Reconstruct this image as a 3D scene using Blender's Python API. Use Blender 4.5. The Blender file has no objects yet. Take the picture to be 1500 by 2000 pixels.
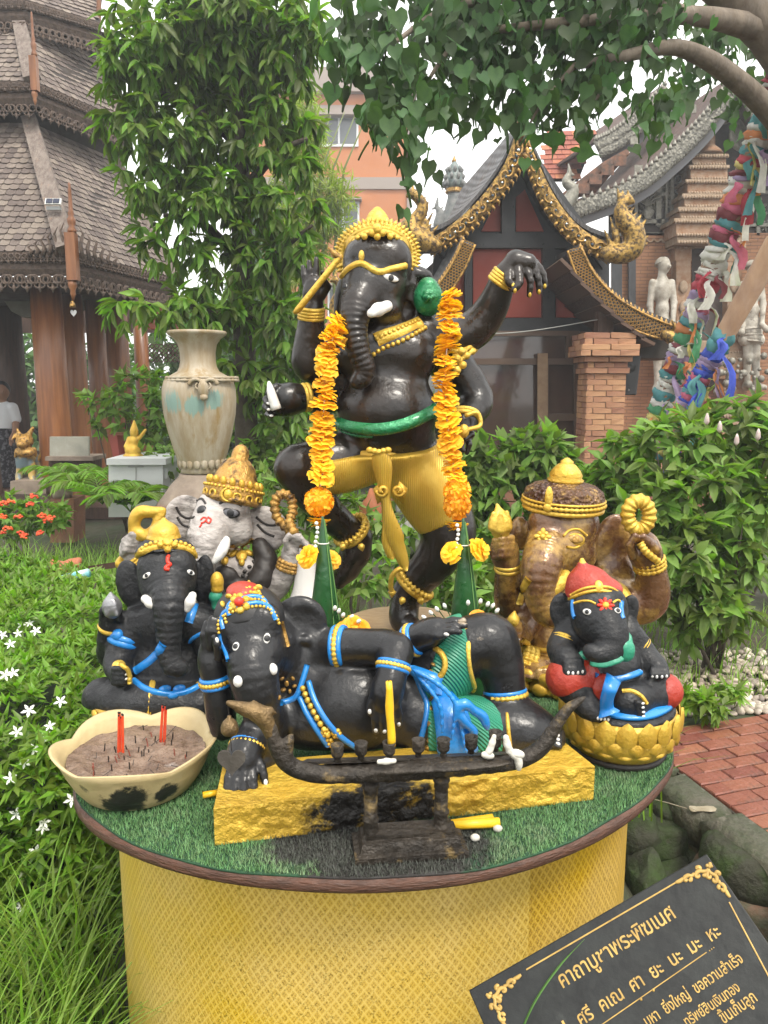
import bpy, math, random
import numpy as np
from mathutils import Vector, Matrix, noise as mnoise
from mathutils.bvhtree import BVHTree
rnd = random.Random(7); PI = math.pi
scene = bpy.context.scene; COL = scene.collection

# ---------------------------------------------------------------- camera, sky, sun, exposure
PITCH = math.radians(9.3); FPX = 1503.0; CAM = Vector((0, 0, 1.55))
cam_data = bpy.data.cameras.new('camera'); cam = bpy.data.objects.new('camera', cam_data); COL.objects.link(cam)
cam.location = CAM; cam.rotation_euler = (math.radians(90) - PITCH, 0, 0)
cam_data.sensor_fit = 'VERTICAL'; cam_data.sensor_height = 36; cam_data.lens = FPX / 2000 * 36
cam_data.clip_start = 0.05; cam_data.clip_end = 500
scene.camera = cam
HAZE = .0048
SUN_EL, SUN_AZ = math.radians(58), math.radians(150)      # high sun behind thin cloud, from behind the viewer's right
world = bpy.data.worlds.new('World'); scene.world = world; world.use_nodes = True
wn, wl = world.node_tree.nodes, world.node_tree.links
sky = wn.new('ShaderNodeTexSky'); sky.sky_type = 'NISHITA'; sky.sun_disc = False
sky.sun_elevation = SUN_EL; sky.sun_rotation = SUN_AZ; sky.dust_density = 4; sky.air_density = 1.2; sky.ozone_density = 1
hsv = wn.new('ShaderNodeHueSaturation'); hsv.inputs['Saturation'].default_value = 0.28; hsv.inputs['Value'].default_value = 1.0
wmix = wn.new('ShaderNodeMix'); wmix.data_type = 'RGBA'; wmix.inputs[0].default_value = 0.72
wmix.inputs[7].default_value = (11.2, 11.1, 10.8, 1)                       # even white cloud
bg = wn['Background']; bg.inputs['Strength'].default_value = 0.11
wl.new(sky.outputs[0], hsv.inputs['Color']); wl.new(hsv.outputs[0], wmix.inputs[6]); wl.new(wmix.outputs[2], bg.inputs['Color'])
sun_data = bpy.data.lights.new('sun', 'SUN'); sun = bpy.data.objects.new('sun', sun_data); COL.objects.link(sun)
sun_data.energy = 1.5; sun_data.angle = math.radians(14); sun_data.color = (1, .93, .82)
sd = Vector((math.cos(SUN_EL) * math.sin(SUN_AZ), math.cos(SUN_EL) * math.cos(SUN_AZ), math.sin(SUN_EL)))
sun.rotation_euler = sd.to_track_quat('Z', 'Y').to_euler(); sun.location = (3, -3, 8)
scene.view_settings.view_transform = 'Standard'; scene.view_settings.look = 'None'
scene.view_settings.gamma = 1; scene.view_settings.exposure = 1.15
scene.cycles.use_denoising = True
scene.cycles.max_bounces = 6; scene.cycles.transparent_max_bounces = 6; scene.cycles.caustics_reflective = False; scene.cycles.caustics_refractive = False

# ---------------------------------------------------------------- pixel <-> place
cp, sp = math.cos(PITCH), math.sin(PITCH)
def ray(px, py):
	dx, dy = (px - 750) / FPX, (1000 - py) / FPX
	return Vector((dx, cp + dy * sp, -sp + dy * cp))
def P(px, py, Y):
	d = ray(px, py); return CAM + d * (Y / d.y)
def PZ(px, py, z):
	d = ray(px, py); return CAM + d * ((z - CAM.z) / d.z)
def MPP(px, py, Y):                       # metres for one photo pixel at that place
	return (Y / ray(px, py).y) / FPX
def V(*a): return Vector(a)

# ---------------------------------------------------------------- materials
MATS = {}
def mat(name, c1, c2=None, scale=6.0, rough=.6, metal=0.0, bump=0.0, bscale=60.0, thr=(.38, .62), c3=None, thr3=(.62, .7), scale3=3.0,
		coat=0.0, trans=0.0, var=0.0, btype='noise', spec=.5, stretch=(1, 1, 1), wave=None, emit=None, alpha=1.0, spots=None, spotcol=(.02, .018, .016), spotnoise=18.0):
	if name in MATS: return MATS[name]
	m = bpy.data.materials.new(name); m.use_nodes = True; MATS[name] = m
	N, L = m.node_tree.nodes, m.node_tree.links
	b = N['Principled BSDF']
	b.inputs['Roughness'].default_value = rough; b.inputs['Metallic'].default_value = metal
	b.inputs['Specular IOR Level'].default_value = spec
	b.inputs['Coat Weight'].default_value = coat; b.inputs['Coat Roughness'].default_value = .12
	tc = N.new('ShaderNodeTexCoord'); mp = N.new('ShaderNodeMapping'); mp.inputs['Scale'].default_value = stretch
	L.new(tc.outputs['Object'], mp.inputs['Vector']); vec = mp.outputs[0]
	def tex(sc, detail=6, rg=.6):
		n = N.new('ShaderNodeTexNoise'); n.inputs['Scale'].default_value = sc; n.inputs['Detail'].default_value = detail
		n.inputs['Roughness'].default_value = rg; L.new(vec, n.inputs['Vector']); return n.outputs[0]
	def ramp(src, lo, hi):
		r = N.new('ShaderNodeMapRange'); r.inputs[1].default_value = lo; r.inputs[2].default_value = hi; L.new(src, r.inputs[0]); return r.outputs[0]
	def ramp2(src, lo, hi, a, c):
		r = N.new('ShaderNodeMapRange'); r.inputs[1].default_value = lo; r.inputs[2].default_value = hi; r.inputs[3].default_value = a; r.inputs[4].default_value = c; L.new(src, r.inputs[0]); return r.outputs[0]
	def mix(fac, a, bcol, mode='MIX'):
		x = N.new('ShaderNodeMix'); x.data_type = 'RGBA'; x.blend_type = mode
		if isinstance(fac, (int, float)): x.inputs[0].default_value = fac
		else: L.new(fac, x.inputs[0])
		for i, c in ((6, a), (7, bcol)):
			if isinstance(c, (tuple, list)): x.inputs[i].default_value = (*c, 1)
			else: L.new(c, x.inputs[i])
		return x.outputs[2]
	col = tuple(c1)
	if c2 is not None: col = mix(ramp(tex(scale), *thr), col, tuple(c2))
	if c3 is not None: col = mix(ramp(tex(scale3, 8, .7), *thr3), col, tuple(c3))
	if spots:                                                   # soot or stains with a place of their own
		fac = None
		for (x, y, z, r) in spots:
			g = N.new('ShaderNodeVectorMath'); g.operation = 'DISTANCE'; L.new(tc.outputs['Object'], g.inputs[0]); g.inputs[1].default_value = (x, y, z)
			d = N.new('ShaderNodeMath'); d.operation = 'MULTIPLY_ADD'; L.new(g.outputs['Value'], d.inputs[0]); d.inputs[1].default_value = -1 / r; d.inputs[2].default_value = 1.0
			if fac is None: fac = d.outputs[0]
			else:
				mx = N.new('ShaderNodeMath'); mx.operation = 'MAXIMUM'; L.new(fac, mx.inputs[0]); L.new(d.outputs[0], mx.inputs[1]); fac = mx.outputs[0]
		nz = N.new('ShaderNodeMath'); nz.operation = 'MULTIPLY_ADD'; L.new(tex(spotnoise, 8, .7), nz.inputs[0]); nz.inputs[1].default_value = 1.6; L.new(fac, nz.inputs[2])
		col = mix(ramp(nz.outputs[0], .98, 1.22), col, tuple(spotcol))
	if var:
		oi = N.new('ShaderNodeObjectInfo'); at = N.new('ShaderNodeAttribute'); at.attribute_name = 'rv'
		ad = N.new('ShaderNodeMath'); ad.operation = 'ADD'; L.new(oi.outputs['Random'], ad.inputs[0]); L.new(at.outputs['Fac'], ad.inputs[1])
		fr = N.new('ShaderNodeMath'); fr.operation = 'FRACT'; L.new(ad.outputs[0], fr.inputs[0])
		mr = N.new('ShaderNodeMapRange'); mr.inputs[3].default_value = 1 - var; mr.inputs[4].default_value = 1 + var; L.new(fr.outputs[0], mr.inputs[0])
		hs = N.new('ShaderNodeHueSaturation'); L.new(mr.outputs[0], hs.inputs['Value'])
		mh = N.new('ShaderNodeMapRange'); mh.inputs[3].default_value = .5 - var * .06; mh.inputs[4].default_value = .5 + var * .02
		L.new(fr.outputs[0], mh.inputs[0]); L.new(mh.outputs[0], hs.inputs['Hue'])
		if isinstance(col, tuple): hs.inputs['Color'].default_value = (*col, 1)
		else: L.new(col, hs.inputs['Color'])
		col = hs.outputs[0]
	if isinstance(col, tuple): b.inputs['Base Color'].default_value = (*col, 1)
	else: L.new(col, b.inputs['Base Color'])
	if bump:
		if btype == 'noise': h = tex(bscale, 5, .55)
		elif btype == 'voronoi':
			v = N.new('ShaderNodeTexVoronoi'); v.inputs['Scale'].default_value = bscale; L.new(vec, v.inputs['Vector']); h = v.outputs['Distance']
		else:
			v = N.new('ShaderNodeTexWave'); v.wave_type = 'BANDS'; v.bands_direction = btype[-1].upper() if btype[-1] in 'xyz' else 'DIAGONAL'
			v.inputs['Scale'].default_value = bscale; v.inputs['Distortion'].default_value = .6; L.new(vec, v.inputs['Vector']); h = v.outputs[1]
		bp = N.new('ShaderNodeBump'); bp.inputs['Strength'].default_value = min(1, bump); bp.inputs['Distance'].default_value = .02 * max(1, bump)
		L.new(h, bp.inputs['Height']); L.new(bp.outputs[0], b.inputs['Normal'])
	if c2 is not None and rough > .15:
		L.new(ramp2(tex(scale * 2.3, 5, .65), .3, .7, rough * .72, min(1, rough * 1.35)), b.inputs['Roughness'])
	if alpha < 1: b.inputs['Alpha'].default_value = alpha
	if emit:
		b.inputs['Emission Color'].default_value = (*emit[0], 1); b.inputs['Emission Strength'].default_value = emit[1]
	if trans:
		t = N.new('ShaderNodeBsdfTranslucent'); ms = N.new('ShaderNodeMixShader'); ms.inputs[0].default_value = trans
		tcx = mix(1.0, col, (1.5, 1.9, .55), 'MULTIPLY'); L.new(tcx, t.inputs[0])
		L.new(b.outputs[0], ms.inputs[1]); L.new(t.outputs[0], ms.inputs[2]); L.new(ms.outputs[0], N['Material Output'].inputs[0])
	return m

# ---------------------------------------------------------------- objects
WLOC = {}
def setp(o, label=None, cat=None, group=None, kind=None):
	if label: o['label'] = label
	if cat: o['category'] = cat
	if group: o['group'] = group
	if kind: o['kind'] = kind
	return o
def wmat(o):
	return (wmat(o.parent) @ o.matrix_parent_inverse if o.parent else Matrix()) @ o.matrix_basis
def attach(o, parent):
	o.parent = parent; o.matrix_parent_inverse = wmat(parent).inverted()
def link(name, mesh, m=None, parent=None, **kw):
	o = bpy.data.objects.new(name, mesh); COL.objects.link(o)
	if m is not None and mesh is not None and not mesh.materials:
		for q in (m if isinstance(m, list) else [m]): mesh.materials.append(q)
	if parent is not None: attach(o, parent)
	return setp(o, **kw)
def thing(name, loc, label, cat, group=None):
	o = bpy.data.objects.new(name, None); COL.objects.link(o); o.location = loc; o.empty_display_size = .05
	return setp(o, label, cat, group)
def npmesh(name, verts, faces, smooth=True, rv=None):
	"""faces: (n,k) int array, or list of such arrays"""
	me = bpy.data.meshes.new(name); verts = np.asarray(verts, np.float32)
	fl = faces if isinstance(faces, list) else [faces]
	fl = [np.asarray(f, np.int32) for f in fl if len(f)]
	me.vertices.add(len(verts)); me.vertices.foreach_set('co', verts.ravel())
	loops = np.concatenate([f.ravel() for f in fl]); cnt = np.concatenate([np.full(len(f), f.shape[1], np.int32) for f in fl])
	me.loops.add(len(loops)); me.loops.foreach_set('vertex_index', loops)
	me.polygons.add(len(cnt)); st = np.zeros(len(cnt), np.int32); st[1:] = np.cumsum(cnt)[:-1]
	me.polygons.foreach_set('loop_start', st)
	me.polygons.foreach_set('use_smooth', np.full(len(cnt), bool(smooth)))
	if rv is not None:
		a = me.attributes.new('rv', 'FLOAT', 'POINT'); a.data.foreach_set('value', np.asarray(rv, np.float32))
	me.update(); me.validate(); return me

class MB:
	"""collects shapes that become one mesh"""
	def __init__(s): s.v = []; s.f = {}; s.n = 0
	def add(s, verts, faces):
		verts = np.asarray([tuple(q) for q in verts] if not isinstance(verts, np.ndarray) else verts, float)
		if isinstance(faces, np.ndarray): s.f.setdefault(faces.shape[1], []).append(faces + s.n)
		else:
			for fc in faces: s.f.setdefault(len(fc), []).append(np.asarray([fc]) + s.n)
		s.v.append(verts); s.n += len(verts); return s
	def mesh(s, name, smooth=False):
		return npmesh(name, np.concatenate(s.v), [np.concatenate(a) for a in s.f.values()], smooth)
	def build(s, name, m, parent=None, smooth=False, **kw):
		me = s.mesh(name, smooth)
		o = link(name, me, m, parent, **kw); return o
	def hexa(s, p):            # 8 points: bottom 4, top 4
		return s.add(p, np.array([[3, 2, 1, 0], [4, 5, 6, 7], [0, 1, 5, 4], [1, 2, 6, 5], [2, 3, 7, 6], [3, 0, 4, 7]]))
	def box(s, c, size, R=None, taper=1.0):
		x, y, z = (q / 2 for q in size); t = taper
		p = [V(-x, -y, -z), V(x, -y, -z), V(x, y, -z), V(-x, y, -z), V(-x * t, -y * t, z), V(x * t, -y * t, z), V(x * t, y * t, z), V(-x * t, y * t, z)]
		if R is not None: p = [R @ q for q in p]
		return s.hexa([q + Vector(c) for q in p])
	def tube(s, path, r, n=8, cap=True, flat=1.0, up=None):
		path = [Vector(q) for q in path]; m = len(path); rr = r if isinstance(r, (list, tuple, np.ndarray)) else [r] * m
		vs = []; ref = None
		for i in range(m):
			t = (path[min(i + 1, m - 1)] - path[max(i - 1, 0)])
			t = t.normalized() if t.length > 1e-9 else V(0, 0, 1)
			if ref is None:
				u = Vector(up) if up is not None else (V(0, 0, 1) if abs(t.z) < .9 else V(1, 0, 0))
			else: u = ref
			a = (u - t * u.dot(t)).normalized(); ref = a; b = t.cross(a)
			for k in range(n):
				an = 2 * PI * k / n; vs.append(path[i] + a * (math.cos(an) * rr[i] * flat) + b * (math.sin(an) * rr[i]))
		k = np.arange(n); k2 = (k + 1) % n; F = []
		for i in range(m - 1): F.append(np.c_[i * n + k, i * n + k2, (i + 1) * n + k2, (i + 1) * n + k])
		F = np.concatenate(F)
		base = s.n; s.add(vs, F)
		if cap:
			s.f.setdefault(n, []).append((base + k[::-1])[None]); s.f[n].append((base + (m - 1) * n + k)[None])
		return s
	def lathe(s, c, prof, n=24, axis=None, squash=(1, 1), cap=True, ripple=None):
		"""prof: list of (radius, height)"""
		c = Vector(c); R = Matrix.Identity(3) if axis is None else Vector(axis).to_track_quat('Z', 'Y').to_matrix()
		vs = []
		for j, (r, z) in enumerate(prof):
			for k in range(n):
				an = 2 * PI * k / n; q = r * (1 + (ripple(an, j) if ripple else 0))
				vs.append(c + R @ V(math.cos(an) * q * squash[0], math.sin(an) * q * squash[1], z))
		k = np.arange(n); k2 = (k + 1) % n
		F = np.concatenate([np.c_[i * n + k, i * n + k2, (i + 1) * n + k2, (i + 1) * n + k] for i in range(len(prof) - 1)])
		base = s.n; s.add(vs, F)
		if cap:
			if prof[0][0] > 1e-6: s.f.setdefault(n, []).append((base + k[::-1])[None])
			if prof[-1][0] > 1e-6: s.f.setdefault(n, []).append((base + (len(prof) - 1) * n + k)[None])
		return s
	def ball(s, c, r, R=None, n=10, m=6):
		rx, ry, rz = (r, r, r) if isinstance(r, (int, float)) else r
		vs = []
		for i in range(m + 1):
			th = PI * i / m
			for k in range(n):
				an = 2 * PI * k / n; q = V(math.sin(th) * math.cos(an) * rx, math.sin(th) * math.sin(an) * ry, math.cos(th) * rz)
				if R is not None: q = R @ q
				vs.append(Vector(c) + q)
		k = np.arange(n); k2 = (k + 1) % n
		return s.add(vs, np.concatenate([np.c_[(i + 1) * n + k, (i + 1) * n + k2, i * n + k2, i * n + k] for i in range(m)]))
	def torus(s, c, axis, R, r, n=28, m=8, squash=1.0, xdir=None, arc=(0, 2 * PI), bumps=0, bamp=0.0):
		ax = Vector(axis).normalized(); x = Vector(xdir) if xdir is not None else (V(1, 0, 0) if abs(ax.x) < .9 else V(0, 1, 0))
		x = (x - ax * x.dot(ax)).normalized(); y = ax.cross(x); full = abs(arc[1] - arc[0] - 2 * PI) < 1e-6
		vs = []; cnt = n if full else n + 1
		for i in range(cnt):
			a = arc[0] + (arc[1] - arc[0]) * i / n; d = x * math.cos(a) + y * math.sin(a) * squash
			q = r * (1 + bamp * math.sin(bumps * a))
			for j in range(m):
				b = 2 * PI * j / m; vs.append(Vector(c) + d * (R + q * math.cos(b)) + ax * (q * math.sin(b)))
		F = []; j = np.arange(m); j2 = (j + 1) % m
		for i in range(n):
			i2 = (i + 1) % cnt; F.append(np.c_[i * m + j, i2 * m + j, i2 * m + j2, i * m + j2])
		return s.add(vs, np.concatenate(F))
	def extrude(s, outline, depth):
		"""outline: list of 3D points (a flat polygon, any order); depth: Vector"""
		n = len(outline); d = Vector(depth); a = [Vector(q) for q in outline]; b = [q + d for q in a]
		s.add(a + b, [list(range(n))[::-1], list(range(n, 2 * n))] + [[i, (i + 1) % n, n + (i + 1) % n, n + i] for i in range(n)])
		return s
	def band(s, A, B, depth):
		"""strip between polylines A and B, given a thickness vector"""
		d = Vector(depth); n = len(A)
		vs = [Vector(q) for q in A] + [Vector(q) for q in B] + [Vector(q) + d for q in A] + [Vector(q) + d for q in B]
		F = []
		for i in range(n - 1):
			F += [[i, i + 1, n + i + 1, n + i], [2 * n + i + 1, 2 * n + i, 3 * n + i, 3 * n + i + 1], [i + 1, i, 2 * n + i, 2 * n + i + 1], [n + i, n + i + 1, 3 * n + i + 1, 3 * n + i]]
		F += [[0, n, 3 * n, 2 * n], [n - 1, 3 * n - 1, 4 * n - 1, 2 * n - 1]]
		return s.add(vs, F)

def spline(pts, n):
	"""Catmull-Rom through tuples, n samples per span"""
	p = [np.array(q, float) for q in pts]; p = [2 * p[0] - p[1]] + p + [2 * p[-1] - p[-2]]; out = []
	for i in range(1, len(p) - 2):
		for j in range(n):
			t = j / n; a, b, c, d = p[i - 1:i + 3]
			out.append(.5 * ((2 * b) + (c - a) * t + (2 * a - 5 * b + 4 * c - d) * t * t + (3 * b - a - 3 * c + d) * t ** 3))
	out.append(p[-2]); return out

def pieces(name, protos, mats_, m, parent, limit=300, rest=None, sizes=None, smooth=False):
	"""place alike pieces: the ones showing largest as objects sharing mesh data, the others joined into one 'stuff' part.
	protos: list of (verts ndarray, faces list-of-arrays); mats_: list of (proto index, Matrix)"""
	order = sorted(range(len(mats_)), key=lambda i: (mats_[i][1].translation - CAM).length / (sizes[i] if sizes else 1))
	meshes = []
	for v, f in protos:
		me = npmesh(name, v, f, smooth)
		for q in (m if isinstance(m, list) else [m]): me.materials.append(q)
		meshes.append(me)
	for i in order[:limit]:
		k, M = mats_[i]; o = bpy.data.objects.new(name, meshes[k]); COL.objects.link(o)
		attach(o, parent); o.matrix_basis = M
	left = order[limit:]
	if left:
		vs, fs, rv, n = [], {}, [], 0
		for i in left:
			k, M = mats_[i]; v, f = protos[k]; A = np.array(M)
			w = np.asarray(v) @ A[:3, :3].T + A[:3, 3]
			for q in (f if isinstance(f, list) else [f]): q = np.asarray(q); fs.setdefault(q.shape[1], []).append(q + n)
			vs.append(w); rv.append(np.full(len(w), rnd.random())); n += len(w)
		me = npmesh(rest or name, np.concatenate(vs), [np.concatenate(a) for a in fs.values()], smooth, np.concatenate(rv))
		return link(rest or name, me, m, parent, kind='stuff')

# ---------------------------------------------------------------- blended solids (smooth unions meshed by surface nets)
def surface_nets(F, org, h):
	S = F < 0; nx, ny, nz = F.shape
	cnt = np.zeros((nx - 1, ny - 1, nz - 1), np.int8)
	for a in (0, 1):
		for b in (0, 1):
			for c in (0, 1): cnt += S[a:nx - 1 + a, b:ny - 1 + b, c:nz - 1 + c]
	act = (cnt > 0) & (cnt < 8); I, J, K = np.nonzero(act); n = len(I)
	idx = np.full(act.shape, -1, np.int32); idx[I, J, K] = np.arange(n)
	val = {(a, b, c): F[I + a, J + b, K + c] for a in (0, 1) for b in (0, 1) for c in (0, 1)}
	acc = np.zeros((n, 3)); num = np.zeros(n)
	for a in val:
		for ax in range(3):
			if a[ax]: continue
			b = list(a); b[ax] = 1; b = tuple(b); va, vb = val[a], val[b]; cr = (va < 0) != (vb < 0)
			t = np.where(cr, va / np.where(cr, va - vb, 1), 0)
			pt = np.tile(np.array(a, float), (n, 1)); pt[:, ax] = t
			acc[cr] += pt[cr]; num[cr] += 1
	verts = (np.c_[I, J, K] + acc / num[:, None]) * h + org
	faces = []
	for ax in range(3):
		u, v = [(1, 2), (2, 0), (0, 1)][ax]
		A = [slice(None)] * 3; B = [slice(None)] * 3; A[ax] = slice(0, -1); B[ax] = slice(1, None)
		cr = S[tuple(A)] != S[tuple(B)]; q = np.array(np.nonzero(cr)).T
		ok = (q[:, u] > 0) & (q[:, v] > 0) & (q[:, u] < F.shape[u] - 1) & (q[:, v] < F.shape[v] - 1); q = q[ok]
		if not len(q): continue
		ins = S[tuple(q.T)]
		def at(du, dv):
			w = q.copy(); w[:, u] += du; w[:, v] += dv; return idx[tuple(w.T)]
		f = np.c_[at(-1, -1), at(0, -1), at(0, 0), at(-1, 0)]
		f[~ins] = f[~ins][:, ::-1]; faces.append(f)
	return verts, np.concatenate(faces)

class Solid:
	"""px-space sculpting: points are (px, py, depth offset m, radius px) at distance Y0"""
	def __init__(s, Y0, h): s.Y0 = Y0; s.h = h; s.pr = []; s.lump = .00035
	def w(s, px, py, dy=0.0): return P(px, py, s.Y0 + dy)
	def m(s, px, py, dy=0.0): return MPP(px, py, s.Y0 + dy)
	def chain(s, pts, k=.012, sub=1, wr=None, op='u', flat=None):
		pts = [tuple(q) for q in pts]
		if sub > 1: pts = [tuple(q) for q in spline(pts, sub)]
		W = [(s.w(q[0], q[1], q[2]), q[3] * s.m(q[0], q[1], q[2])) for q in pts]; L = 0
		for (a, ra), (b, rb) in zip(W, W[1:]):
			l = (b - a).length
			if l < 1e-6: continue
			s.pr.append(('cap', np.array(a), np.array(b), ra, rb, k, op, (wr[0], wr[1], L) if wr else None)); L += l
		return s
	def capw(s, a, b, ra, rb, k=.01, op='u'):
		s.pr.append(('cap', np.array(a), np.array(b), ra, rb, k, op, None)); return s
	def ell(s, px, py, dy, rx, ry, rz, rot=0, k=.015, op='u', yaw=0, tilt=0):
		m = s.m(px, py, dy); R = Matrix.Rotation(math.radians(-rot), 3, 'Y') @ Matrix.Rotation(math.radians(yaw), 3, 'Z') @ Matrix.Rotation(math.radians(tilt), 3, 'X')
		s.pr.append(('ell', np.array(s.w(px, py, dy)), np.array([rx * m, rz * m, ry * m]), np.array(R), k, op)); return s
	def cut(s, pt, nrm, k=.004): s.pr.append(('cut', np.array(pt), np.array(Vector(nrm).normalized()), k)); return s
	def field(s):
		lo = np.full(3, 1e9); hi = -lo
		for p in s.pr:
			if p[0] == 'cap' and p[6] == 'u': r = max(p[3], p[4]); lo = np.minimum(lo, np.minimum(p[1], p[2]) - r); hi = np.maximum(hi, np.maximum(p[1], p[2]) + r)
			if p[0] == 'ell' and p[5] == 'u':
				e = np.sqrt(((p[3] * p[2][None]) ** 2).sum(1)); lo = np.minimum(lo, p[1] - e); hi = np.maximum(hi, p[1] + e)
		h = s.h; lo -= .02 + 2 * h; hi += .02 + 2 * h; n = np.ceil((hi - lo) / h).astype(int) + 1
		F = np.full(n, .06, np.float32); ax = [(lo[i] + np.arange(n[i]) * h).astype(np.float32) for i in range(3)]
		for p in s.pr:
			if p[0] == 'cut':
				d = sum(p[2][i] * (ax[i] - p[1][i]).reshape([-1 if j == i else 1 for j in range(3)]) for i in range(3)).astype(np.float32)
				F = np.maximum(F, d); continue
			if p[0] == 'cap': r = max(p[3], p[4]); a, b = np.minimum(p[1], p[2]) - r, np.maximum(p[1], p[2]) + r; k = p[5]; op = p[6]
			else: e = np.sqrt(((p[3] * p[2][None]) ** 2).sum(1)); a, b = p[1] - e, p[1] + e; k = p[4]; op = p[5]
			pad = k + 4 * h; sl = tuple(slice(max(0, int((a[i] - pad - lo[i]) / h)), max(1, min(n[i], int((b[i] + pad - lo[i]) / h) + 2))) for i in range(3))
			X, Y, Z = (ax[i][sl[i]].reshape([-1 if j == i else 1 for j in range(3)]) for i in range(3))
			if p[0] == 'cap':
				A, B = p[1].astype(np.float32), p[2].astype(np.float32); D = B - A; dd = float(D @ D)
				t = np.clip(((X - A[0]) * D[0] + (Y - A[1]) * D[1] + (Z - A[2]) * D[2]) / dd, 0, 1)
				R = p[3] + (p[4] - p[3]) * t
				if p[7]: am, wl_, L0 = p[7]; R = R - am * np.abs(np.sin(PI * (L0 + t * math.sqrt(dd)) / wl_)) ** 4 * 1.0
				d = np.sqrt((X - A[0] - t * D[0]) ** 2 + (Y - A[1] - t * D[1]) ** 2 + (Z - A[2] - t * D[2]) ** 2) - R
			else:
				c = p[1].astype(np.float32); M = p[3].T.astype(np.float32); q = [M[i, 0] * (X - c[0]) + M[i, 1] * (Y - c[1]) + M[i, 2] * (Z - c[2]) for i in range(3)]
				r = p[2].astype(np.float32); k0 = np.sqrt(sum((q[i] / r[i]) ** 2 for i in range(3))); k1 = np.sqrt(sum((q[i] / r[i] ** 2) ** 2 for i in range(3)))
				d = k0 * (k0 - 1) / np.maximum(k1, 1e-6)
			G = F[sl]
			if op == 'u': hh = np.maximum(k - np.abs(G - d), 0) / max(k, 1e-6); F[sl] = np.minimum(G, d) - hh * hh * k * .25
			else: d = -d; hh = np.maximum(k - np.abs(G - d), 0) / max(k, 1e-6); F[sl] = np.maximum(G, d) + hh * hh * k * .25
		return F, lo
	def mesh(s, name):
		F, lo = s.field(); am = s.lump * s.h / .004
		if am:                                    # hand-modelled unevenness
			x, y, z = (((lo[i] + np.arange(F.shape[i]) * s.h) / s.h * .004).astype(np.float32).reshape([-1 if j == i else 1 for j in range(3)]) for i in range(3))
			for k, a in ((95., 1.), (210., .6), (430., .35)): F += am * a * np.sin(x * k + 2 * np.sin(z * k * .37)) * np.sin(y * k * 1.1 + 1.7 * np.sin(x * k * .41)) * np.sin(z * k * .93 + 2 * np.sin(y * k * .33))
		v, f = surface_nets(F, lo, s.h); s.v, s.f = v, f
		return npmesh(name, v, f, True)
	def build(s, name, m, parent=None, **kw): return link(name, s.mesh(name), m, parent, **kw)
	def tree(s):
		s.bvh = BVHTree.FromPolygons(s.v.tolist(), s.f.tolist()); return s
	def hit(s, px, py):
		d = ray(px, py).normalized(); p, n, i, q = s.bvh.ray_cast(CAM, d)
		if p is None:
			p, n, i, q = s.bvh.find_nearest(P(px, py, s.Y0))
		return p, n
	def hits(s, pts, n=6):
		return [s.hit(q[0], q[1]) for q in spline(pts, n)]

def strap(hs, wid, th, closed=False, lift=0.0, prof=5):
	"""ribbon lying on a surface; hs = [(pos, normal)]; wid half width (number or list)"""
	b = MB(); vs = []; m = len(hs); W = wid if isinstance(wid, (list, tuple)) else [wid] * m
	for i, (p, n) in enumerate(hs):
		t = (hs[min(i + 1, m - 1)][0] - hs[max(i - 1, 0)][0])
		if t.length < 1e-9: t = V(1, 0, 0)
		sd_ = t.cross(n); sd_ = sd_.normalized() if sd_.length > 1e-9 else V(0, 0, 1)
		for j in range(prof):
			a = PI * j / (prof - 1); vs.append(p + sd_ * (math.cos(a) * W[i]) + n * (math.sin(a) ** .6 * th + lift - (.002 if j in (0, prof - 1) else 0)))
	j = np.arange(prof - 1); F = np.concatenate([np.c_[i * prof + j, i * prof + j + 1, (i + 1) * prof + j + 1, (i + 1) * prof + j] for i in range(m - 1)])
	b.add(vs, F)
	b.f.setdefault(prof, []).append(np.arange(prof)[None]); b.f[prof].append((np.arange(prof)[::-1] + (m - 1) * prof)[None])
	return b
def beads(b, hs, r, step, squash=1.0, lift=.3, n=8):
	acc = step
	for (p, nn), (p2, n2) in zip(hs, hs[1:]):
		l = (p2 - p).length; acc += l
		while acc >= step and l > 1e-9:
			acc -= step; q = p.lerp(p2, max(0, 1 - acc / l) if l else 0); b.ball(q + nn * r * lift, r, n=n, m=5)
	return b
def ndisc(b, p, n, rx, ry, th, rot=0, up=None, k=14, dome=True):
	"""small dome lying on a surface"""
	n = n.normalized(); u = V(0, 0, 1) if up is None else up
	y = (u - n * u.dot(n)).normalized(); x = y.cross(n); ca, sa = math.cos(rot), math.sin(rot); x, y = x * ca + y * sa, y * ca - x * sa
	R = Matrix((x, y, n)).transposed(); b.ball(p, (rx, ry, th), R, n=k, m=6); return b
def heart(c, sx, sy, m, parent, name, th=.002, **kw):
	pts = [c + V(.0 + sx * .5 * (16 * math.sin(t) ** 3) / 16, 0, sy * .5 * (13 * math.cos(t) - 5 * math.cos(2 * t) - 2 * math.cos(3 * t) - math.cos(4 * t)) / 15) for t in np.linspace(0, 2 * PI, 29)[:-1]]
	b = MB(); b.extrude(pts, V(0, th, 0)); return b.build(name, m, parent, **kw)
def orient(p, z, s, spin=0.0, flat=1.0):
	q = Vector(z).to_track_quat('Z', 'Y').to_matrix().to_4x4(); return Matrix.Translation(p) @ q @ Matrix.Rotation(spin, 4, 'Z') @ Matrix.Diagonal((s, s, s * flat, 1))
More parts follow.
